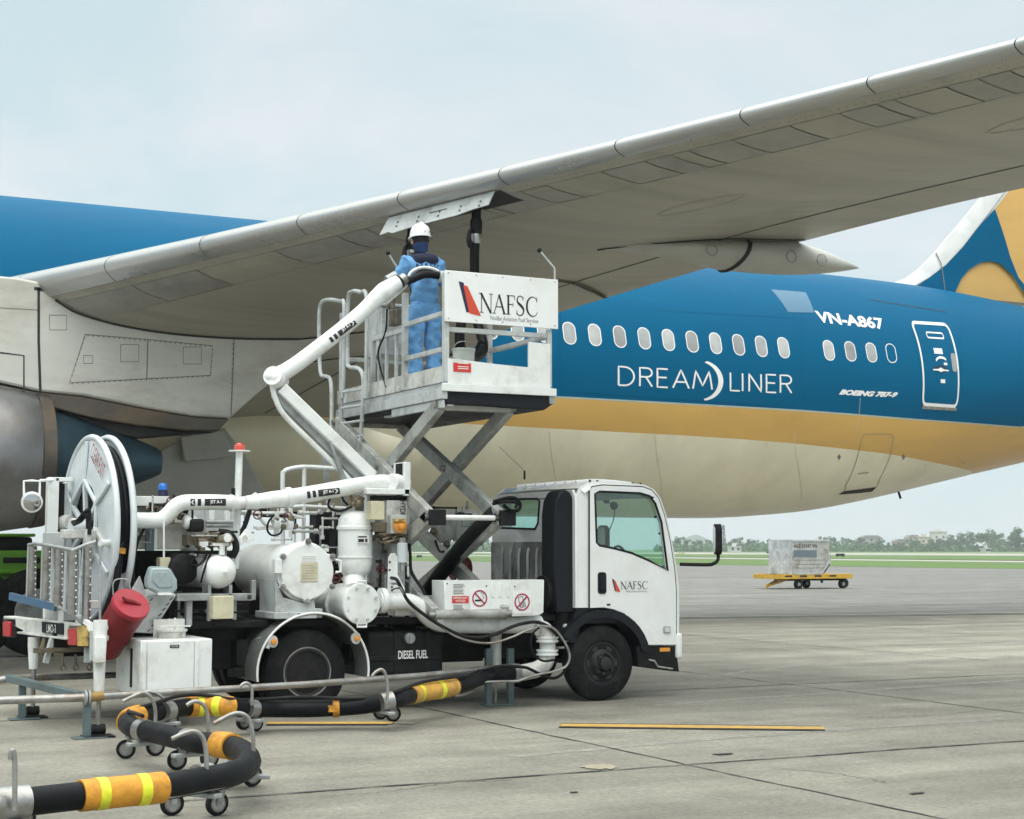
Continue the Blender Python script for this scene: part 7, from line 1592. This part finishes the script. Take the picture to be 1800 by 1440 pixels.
part('side_opening',M['seam'],lambda mb:[mb.box(dx0+.4+k*.75,dx0+.75+k*.75,DY-.006,DY-.002,.5,.57) for k in range(4)] and None,dol)
part('tow_bar',M['dolly'],lambda mb:(mb.bar((dx0+.9,DY+.5,.4),(dx0+.05,DY+.8,.12),.08,.08),mb.bar((dx0+.9,DY+1.1,.4),(dx0+.05,DY+.8,.12),.08,.08),mb.cyl((dx0+.06,DY+.8,.03),(dx0+.06,DY+.8,.2),.05,10)) and None,dol)
for k,(x,dy) in enumerate(((1405,.15),(1419,1.3),(1483,.15),(1486,1.3))):
    xx_=PY(x,1030,DY+dy)[0];w_=part('wheel',M['tyre'],lambda mb:mb.lathe([(0,.1),(0,.17),(.03,.2),(.12,.2),(.15,.17),(.15,.1)],(xx_,DY+dy,.2),(0,1,0),24),dol);part('hub',M['grey'],lambda mb:mb.lathe([(.01,.1),(0,.05),(0,0)],(xx_,DY+dy-.005,.2),(0,1,0),16),w_)
    part('wheel_bracket',M['dark'],lambda mb:mb.box(xx_-.05,xx_+.05,DY+dy+.03,DY+dy+.12,.2,.42),dol)
part('underframe',M['dark'],lambda mb:(mb.box(dx0+.8,dx1-.2,DY+.3,DY+.4,.34,.42),mb.box(dx0+.8,dx1-.2,DY+1.2,DY+1.3,.34,.42),mb.box(dx0+2.3,dx0+2.4,DY+.1,DY+.15,.25,.42)) and None,dol)
cx0_,cx1_=PY(1392,980,DY+.02)[0],PY(1458,980,DY+.02)[0];zc0=.6;zc1=PY(1420,951,DY)[2]
M['alu']=mat('worn_aluminium_sheet',(.52,.52,.49),.45,.4,var=.15,scale=2,stain=(.2,.18,.15),samt=.7,sscale=2.2)
M['wrap']=mat('milky_plastic_wrap',(.52,.55,.57),.2,var=.35,scale=2.4,stain=(.25,.27,.28),samt=.7,sscale=1.8,coat=.8,bump=1.,bscale=6)
con=thing('cargo_container',((cx0_+cx1_)/2,DY+.8,zc0),'grey aluminium air cargo container under clear plastic wrap, riding on the yellow dolly','container')
part('shell',M['alu'],lambda mb:mb.prism([(cx0_,DY+.03,zc0+.02),(cx1_-.35,DY+.03,zc0+.02),(cx1_,DY+.03,zc0+.4),(cx1_,DY+.03,zc1),(cx0_,DY+.03,zc1)],(0,1.5,0)),con,bev=.02)
part('edge_rail',M['ltgrey'],lambda mb:[mb.bar(p,q,.06,.05) for p,q in (((cx0_,DY+.02,zc0),(cx0_,DY+.02,zc1)),((cx0_,DY+.02,zc1),(cx1_,DY+.02,zc1)),((cx0_,DY+.02,zc0+.03),(cx1_-.35,DY+.02,zc0+.03)),((cx1_-.35,DY+.02,zc0+.03),(cx1_,DY+.02,zc0+.42)),((cx1_,DY+.02,zc0+.42),(cx1_,DY+.02,zc1)))] and None,con)
part('plastic_cover',M['wrap'],lambda mb:(mb.box(cx0_-.05,cx0_-.02,DY+.0,DY+1.55,zc0+.02,zc1+.03),mb.box(cx0_-.05,cx1_+.02,DY,DY+1.55,zc1+.028,zc1+.05),mb.prism([(cx1_-.5,DY-.01,zc0+.05),(cx1_-.3,DY-.01,zc0+.05),(cx1_+.04,DY-.01,zc0+.42),(cx1_+.04,DY-.01,zc0+.9),(cx1_-.12,DY-.01,zc0+.6),(cx1_-.25,DY-.01,zc0+.3)],(0,.015,0))) and None,con)
lw=cx1_-cx0_
txt('lettering','AKE 51547 VN',(cx0_+.1,DY+.02,zc1-.28),(cx0_+.1+lw*.62,DY+.02,zc1-.28),(cx0_+.1,DY+.02,zc1-.13),M['ink'],con,bold=.01)
M['slate']=mat('slate_blue_label',(.14,.19,.22),.5,var=.1)
part('label_panel',M['slate'],lambda mb:mb.box(cx0_+.1,cx0_+lw*.66,DY+.018,DY+.026,zc1-.66,zc1-.38),con)
part('panel_seam',M['seamgrey'],lambda mb:[mb.box(cx0_+.1,cx1_-.2,DY+.02,DY+.027,zc1-z-.012,zc1-z) for z in (.78,.95,1.1)] and None,con)
# ================================================================ GREEN VEHICLE SEEN BEHIND THE REEL
M['lime_paint']=mat('bright_green_paint',(.12,.33,.02),.35,var=.08,coat=.3)
gvY=26.0;gx0,gx1=PY(-60,1000,gvY)[0],PY(125,1000,gvY)[0]
gv=thing('service_vehicle',((gx0+gx1)/2,gvY+1,0),'bright green service vehicle with dark windows and a big wheel behind the hose reel','service vehicle')
def gp(x,y): return PY(x,y,gvY)
zt1=gp(20,968)[2];zt0=gp(20,1012)[2]
part('body',M['lime_paint'],lambda mb:(mb.box(gx0,gx1,gvY,gvY+2.2,.75,zt1),mb.box(gx0,gx1+.05,gvY-.03,gvY+2.2,zt0,zt0+.1)) and None,gv,bev=.04)
part('cab',M['dark'],lambda mb:mb.box(gx0,gp(60,950)[0],gvY+.1,gvY+2.1,zt1+.002,gp(20,944)[2]),gv,bev=.05)
part('roof',M['lime_paint'],lambda mb:mb.box(gx0,gp(64,940)[0],gvY+.05,gvY+2.15,gp(20,944)[2]+.003,gp(20,938)[2]),gv,bev=.02)
part('grille',M['black'],lambda mb:mb.box(gp(5,990)[0],gp(70,990)[0],gvY-.012,gvY-.002,gp(20,990)[2],gp(20,980)[2]),gv)
for wx in (68,-45):
    wc=PY(wx,1050,gvY-.35);wc[2]=.68;w_=part('wheel',M['tyre'],lambda mb:mb.lathe([(0,.35),(-.02,.55),(.05,.67),(.4,.67),(.45,.55),(.45,.35)],wc,(0,1,0),40),gv)
    part('rim',M['grey'],lambda mb:mb.lathe([(-.012,.36),(-.02,.34),(.05,.31),(.1,.1),(.05,.0)],wc,(0,1,0),28),w_)
# ================================================================ FAR BACKGROUND
def far(x,t,z=0):
    d=ray(x,965);d=d/hypot(d[0],d[1])*1.;u=(x-900)/F;k=t/(1/sqrt(1+u*u));return np.array([d[0]*k,d[1]*k,z])
FT_=950.
leaf=[mat('tree_leaves_'+n,tuple(q*f for q,f in zip(c,(1.2,1.75,1.5))),.8,var=.3,scale=.15,stain=s,samt=.7,sscale=.25) for n,c,s in (('a',(.045,.085,.03),(.025,.05,.02)),('b',(.06,.1,.035),(.03,.06,.025)),('c',(.04,.075,.035),(.07,.1,.04)))]
bark=mat('tree_bark',(.09,.07,.05),.9)
def tree_mesh(seed,hgt,wd):
    rd=random.Random(seed);mb=MB();cl=[]
    for _ in range(rd.randint(11,16)):
        a=rd.uniform(0,2*pi);zz=rd.uniform(.3,.95);rr=wd*.5*(1-abs(zz-.55)*1.1)*rd.uniform(.3,1);cl.append((rr*cos(a),rr*sin(a),hgt*zz,rd.uniform(.11,.2)*hgt))
    for (x,y,z,r) in cl:
        for _ in range(55):
            d=np.array([rd.gauss(0,1),rd.gauss(0,1),rd.gauss(0,.8)]);d/=np.linalg.norm(d);c=np.array([x,y,z])+d*r*rd.uniform(.55,1.08);s=rd.uniform(.25,.55)*hgt/12
            a,b=frame(d+np.array([rd.gauss(0,.5) for _ in range(3)]));ang=rd.uniform(0,pi);a,b=a*cos(ang)+b*sin(ang),b*cos(ang)-a*sin(ang)
            mb.add([c-a*s-b*s*.6,c+a*s-b*s*.6,c+a*s*.7+b*s,c-a*s*.7+b*s*.7],[(0,1,2,3)])
    tr=MB();tr.tube([(0,0,0),(.1,0,hgt*.3),(0,.1,hgt*.75)],[hgt*.028,hgt*.02,hgt*.008],8)
    for _ in range(5):
        a=rd.uniform(0,2*pi);z0=hgt*rd.uniform(.25,.45);tr.tube([(0,0,z0),(wd*.2*cos(a),wd*.2*sin(a),z0+hgt*.15),(wd*.36*cos(a),wd*.36*sin(a),z0+hgt*.3)],[hgt*.014,hgt*.009,hgt*.004],6)
    return mb,tr
protos=[]
for k,(h_,w_) in enumerate(((12,11),(10,12),(13,9),(9,11),(15,12))):
    a,b=tree_mesh(k+3,h_,w_);o=bpy.data.objects.new('tree',None);C.objects.link(o)
    c1=a.build('crown',leaf[k%3],o,rec=False,flat=True);c2=b.build('trunk',bark,o);protos.append((o,h_))
used=set()
def tree(x,ytop,k,label,group,t=FT_,sx=1.):
    o,h_=protos[k]
    if k in used:
        n=o.copy();C.objects.link(n)
        for ch in o.children: q=ch.copy();C.objects.link(q);q.parent=n
        o=n
    used.add(k);want=(970.5-ytop)/F*t;s=want/h_;o.location=far(x,t);o.scale=(s*sx,s*sx,s);o.rotation_euler=(0,0,random.uniform(0,6.28));return tag(o,label,'tree',group)
rt=random.Random(5)
GT='trees along the far edge of the airfield'
LT='hazy green tree in the long row beyond the runway'
for x in list(range(1186,1275,13))+list(range(1288,1370,14))+list(range(1452,1520,12)):
    tree(x+rt.uniform(-4,4),rt.uniform(944,953),rt.randrange(4),LT,GT,FT_+rt.uniform(-60,120),rt.uniform(.9,1.25))
for x in list(range(1522,1700,13)):
    tree(x+rt.uniform(-4,4),rt.uniform(948,956),rt.randrange(4),LT,GT,FT_+rt.uniform(-110,-60),rt.uniform(.9,1.2))
for x,y in ((1672,943),(1690,940),(1706,938),(1752,939),(1768,942)): tree(x,y,rt.randrange(5),LT,GT,FT_+rt.uniform(-80,60),1.1)
tree(1735,929,4,'tallest rounded tree beyond the runway, near the right of the photo',GT,FT_-90,1.15)
tree(1790,931,2,'tall tree cut by the right edge of the photo, beyond the runway',GT,FT_-90,1.3)
for x in list(range(715,860,14))+list(range(-20,60,16)): tree(x+rt.uniform(-5,5),rt.uniform(944,954),rt.randrange(4),LT,GT,FT_+rt.uniform(-60,120),1.2)
# low hills behind the trees
M['hillside']=mat('wooded_hillside',(.05,.09,.05),.9,var=.25,scale=.01)
hb=MB();hb.v=[];n=40
t=2600
pts=[];
for i in range(n+1):
    x=1120+(1500-1120)*i/n;hgt=max(0,26*exp(-((x-1222)/38)**2)+13*exp(-((x-1330)/50)**2)+9*exp(-((x-1430)/60)**2)+mnoise.noise(Vector((x*.06,0,0)))*3)*t/F
    pts.append((far(x,t),far(x,t-300),far(x,t+500),hgt))
for c,f_,b_,h_ in pts: hb.v+=[tuple(f_),tuple(c+(0,0,h_)),tuple(b_)]
for i in range(n): hb.f+=[(3*i,3*i+3,3*i+4,3*i+1),(3*i+1,3*i+4,3*i+5,3*i+2)]
hb.m=[0]*len(hb.f);tag(hb.build('hills',M['hillside']),None,None,None,'structure')
# undergrowth along the fence line
ub=MB();rd=random.Random(9)
for _ in range(5200):
    x=rd.choice((rd.uniform(1150,1860),rd.uniform(1150,1860),rd.uniform(640,900)));c=far(x,FT_-70+rd.uniform(-15,15));hgt=rd.uniform(.3,4.2)*rd.uniform(.4,1);s=rd.uniform(.5,1.1)
    a=rd.uniform(0,pi);v=np.array([cos(a),sin(a),0]);u=np.array([rd.gauss(0,.3),rd.gauss(0,.3),1]);p=c+np.array([0,0,hgt])
    ub.add([p-v*s-u*s*.7,p+v*s-u*s*.7,p+v*s*.7+u*s*.7,p-v*s*.7+u*s*.6],[(0,1,2,3)])
tag(ub.build('undergrowth',leaf[1],rec=False,flat=True),'low scrub and bushes running below the far row of trees','bushes',None,'stuff')
# houses
wallm=[mat('house_wall_'+n,c,.8,var=.1,scale=.3,stain=(.2,.19,.17),samt=.5,sscale=.3) for n,c in (('white',(.6,.6,.57)),('cream',(.55,.5,.4)),('grey',(.42,.42,.4)),('pink',(.5,.38,.33)))]
roofm=mat('house_roof',(.22,.2,.2),.8,var=.15);winm=mat('house_window',(.05,.06,.07),.2)
cr_=unit(np.array([cos(YAW),-sin(YAW),0]));cf_=unit(np.array([sin(YAW),cos(YAW),0]))
def house(x0,x1,ytop,wm,roof,label,t=FT_+40,st=3):
    A=far(x0,t);B=far(x1,t);Wd=np.linalg.norm(B-A);Hh=(970.3-ytop)/F*t;o=thing('house',tuple((A+B)/2),label,'house','houses beyond the runway')
    r=unit(B-A);d=np.cross((0,0,1),r)
    def bx(mb,u0,u1,v0,v1,z0,z1):
        vs=[A+r*u+d*v+np.array([0,0,z]) for z in (z0,z1) for v in (v0,v1) for u in (u0,u1)];mb.add(vs,[(0,2,3,1),(4,5,7,6),(0,1,5,4),(2,6,7,3),(0,4,6,2),(1,3,7,5)])
    wall=part('wall',wm,lambda mb:bx(mb,0,Wd,0,9,0,Hh*(1 if roof=='flat' else .8)),o)
    if roof=='flat': part('roof',wm,lambda mb:(bx(mb,-.4,Wd+.4,-.6,9.4,Hh+.01,Hh+.35),bx(mb,Wd*.3,Wd*.62,2,6,Hh+.36,Hh+1.9)) and None,o)
    else: part('roof',roofm,lambda mb:mb.prism([A+r*-.6-d*.6+np.array([0,0,Hh*.8+.02]),A+r*(Wd+.6)-d*.6+np.array([0,0,Hh*.8+.02]),A+r*(Wd*.78)-d*.6+np.array([0,0,Hh]),A+r*(Wd*.22)-d*.6+np.array([0,0,Hh])],d*10.2),o)
    for k in range(st):
        z=Hh*.8*(k+.25)/st
        for j in range(max(2,int(Wd/3.4))):
            u=Wd*(j+.5)/max(2,int(Wd/3.4));part('window',winm,lambda mb:bx(mb,u-.6,u+.6,-.05,.02,z+.3,z+1.7),o)
        part('balcony',wm,lambda mb:bx(mb,Wd*.1,Wd*.6,-1.1,-.06,z-.25,z-.08),o) if k else None
house(1513,1552,942,wallm[2],'hip','wide grey house with a dark hipped roof, leftmost of the far houses')
house(1574,1594,948,wallm[3],'hip','small pinkish house among trees, second of the far houses',FT_-20,2)
house(1596,1618,941,wallm[0],'hip','white house with a dark hipped roof in the middle of the far houses',FT_+20)
house(1619,1637,945,wallm[1],'flat','low cream house with a flat roof beside the tallest far house',FT_+10)
house(1641,1665,936,wallm[0],'flat','tall white house with a flat roof, tallest of the far houses',FT_+60,4)
house(1745,1763,952,wallm[1],'hip','low cream house half hidden below the tallest far tree',FT_+30,2)
house(1283,1303,961,wallm[0],'flat','small white airfield hut at the foot of the lattice mast',FT_-120,1)
house(1734,1741,964,wallm[0],'flat','tiny white hut standing alone in the field at right',FT_-250,1)
# lattice mast
mb_=far(1272,FT_-60);Hm=(970.5-924)/F*(FT_-60)
ma=thing('lattice_mast',tuple(mb_),'slim grey lattice radio mast rising above the far trees beside the truck mirror','mast')
def _mast(mb):
    legs=[(cos(a),sin(a)) for a in (pi/4,3*pi/4,5*pi/4,7*pi/4)];w0,w1=1.5,.5;n=9
    for i in range(n):
        za,zb=Hm*i/n,Hm*(i+1)/n;wa,wb=w0+(w1-w0)*i/n,w0+(w1-w0)*(i+1)/n
        for k in range(4):
            a,b=legs[k],legs[(k+1)%4];P0=mb_+np.array([a[0]*wa,a[1]*wa,za]);P1=mb_+np.array([a[0]*wb,a[1]*wb,zb]);Q1=mb_+np.array([b[0]*wb,b[1]*wb,zb]);Q0=mb_+np.array([b[0]*wa,b[1]*wa,za])
            mb.bar(P0,P1,.26,.26);mb.bar(P0,Q1,.15,.15);mb.bar(P1,Q1,.15,.15)
part('lattice',mat('dark_mast_steel',(.06,.06,.065),.6),_mast,ma)
part('antenna_panel',M['ltgrey'],lambda mb:[mb.bar(mb_+np.array([dx,dy,Hm*.86]),mb_+np.array([dx,dy,Hm]),.35,.3) for dx,dy in ((.8,.3),(-.8,.2),(.2,-.9))]+[mb.cyl(mb_+np.array([-1.1,-.5,Hm*z]),mb_+np.array([-1.4,-.8,Hm*z]),.6,12) for z in (.8,.6)] and None,ma)
# airfield markers
def marker(x,yb,w_,h_,m,label):
    g=PZ(x,yb,0);t_=np.linalg.norm(g[:2]);s=t_/F;o=thing('airfield_sign',tuple(g),label,'airfield sign','airfield signs in the grass')
    part('sign_box',m,lambda mb:mb.bar(g-cr_*w_*s/2+np.array([0,0,h_*s*.62]),g+cr_*w_*s/2+np.array([0,0,h_*s*.62]),.25,h_*s*.76),o);part('sign_leg',M['dark'],lambda mb:[mb.bar(g+cr_*w_*s*k,g+cr_*w_*s*k+np.array([0,0,h_*s*.25]),.12,.12,(1,0,0)) for k in (-.35,.35)] and None,o)
marker(1477,979.5,15,6,M['dark'],'black airfield sign in the grass right of the cargo container')
marker(1197,975.5,13,4,M['cream_box'],'pale airfield sign in the grass beside the truck cab')
marker(1350,973.8,5,4,M['dark'],'tiny dark airfield sign in the grass left of the cargo container')
marker(737,981,9,5,M['dark'],'small black airfield sign seen through the gap under the scissor lift')

# ================================================================ HAZE
hzm=bpy.data.materials.new('thin_air_haze');hzm.use_nodes=True;nt=hzm.node_tree;nt.nodes.clear()
o_=N(nt,'ShaderNodeOutputMaterial');pv=N(nt,'ShaderNodeVolumePrincipled');pv.inputs['Color'].default_value=(.93,.97,1,1);pv.inputs['Density'].default_value=.00032;pv.inputs['Anisotropy'].default_value=.0
nt.links.new(pv.outputs[0],o_.inputs['Volume'])
mb=MB();mb.box(-2900,5900,-290,5900,-1,70);hz=mb.build('haze',hzm,flat=True);tag(hz,None,None,None,'stuff');hz['label']='thin pale haze lying over the whole airfield'
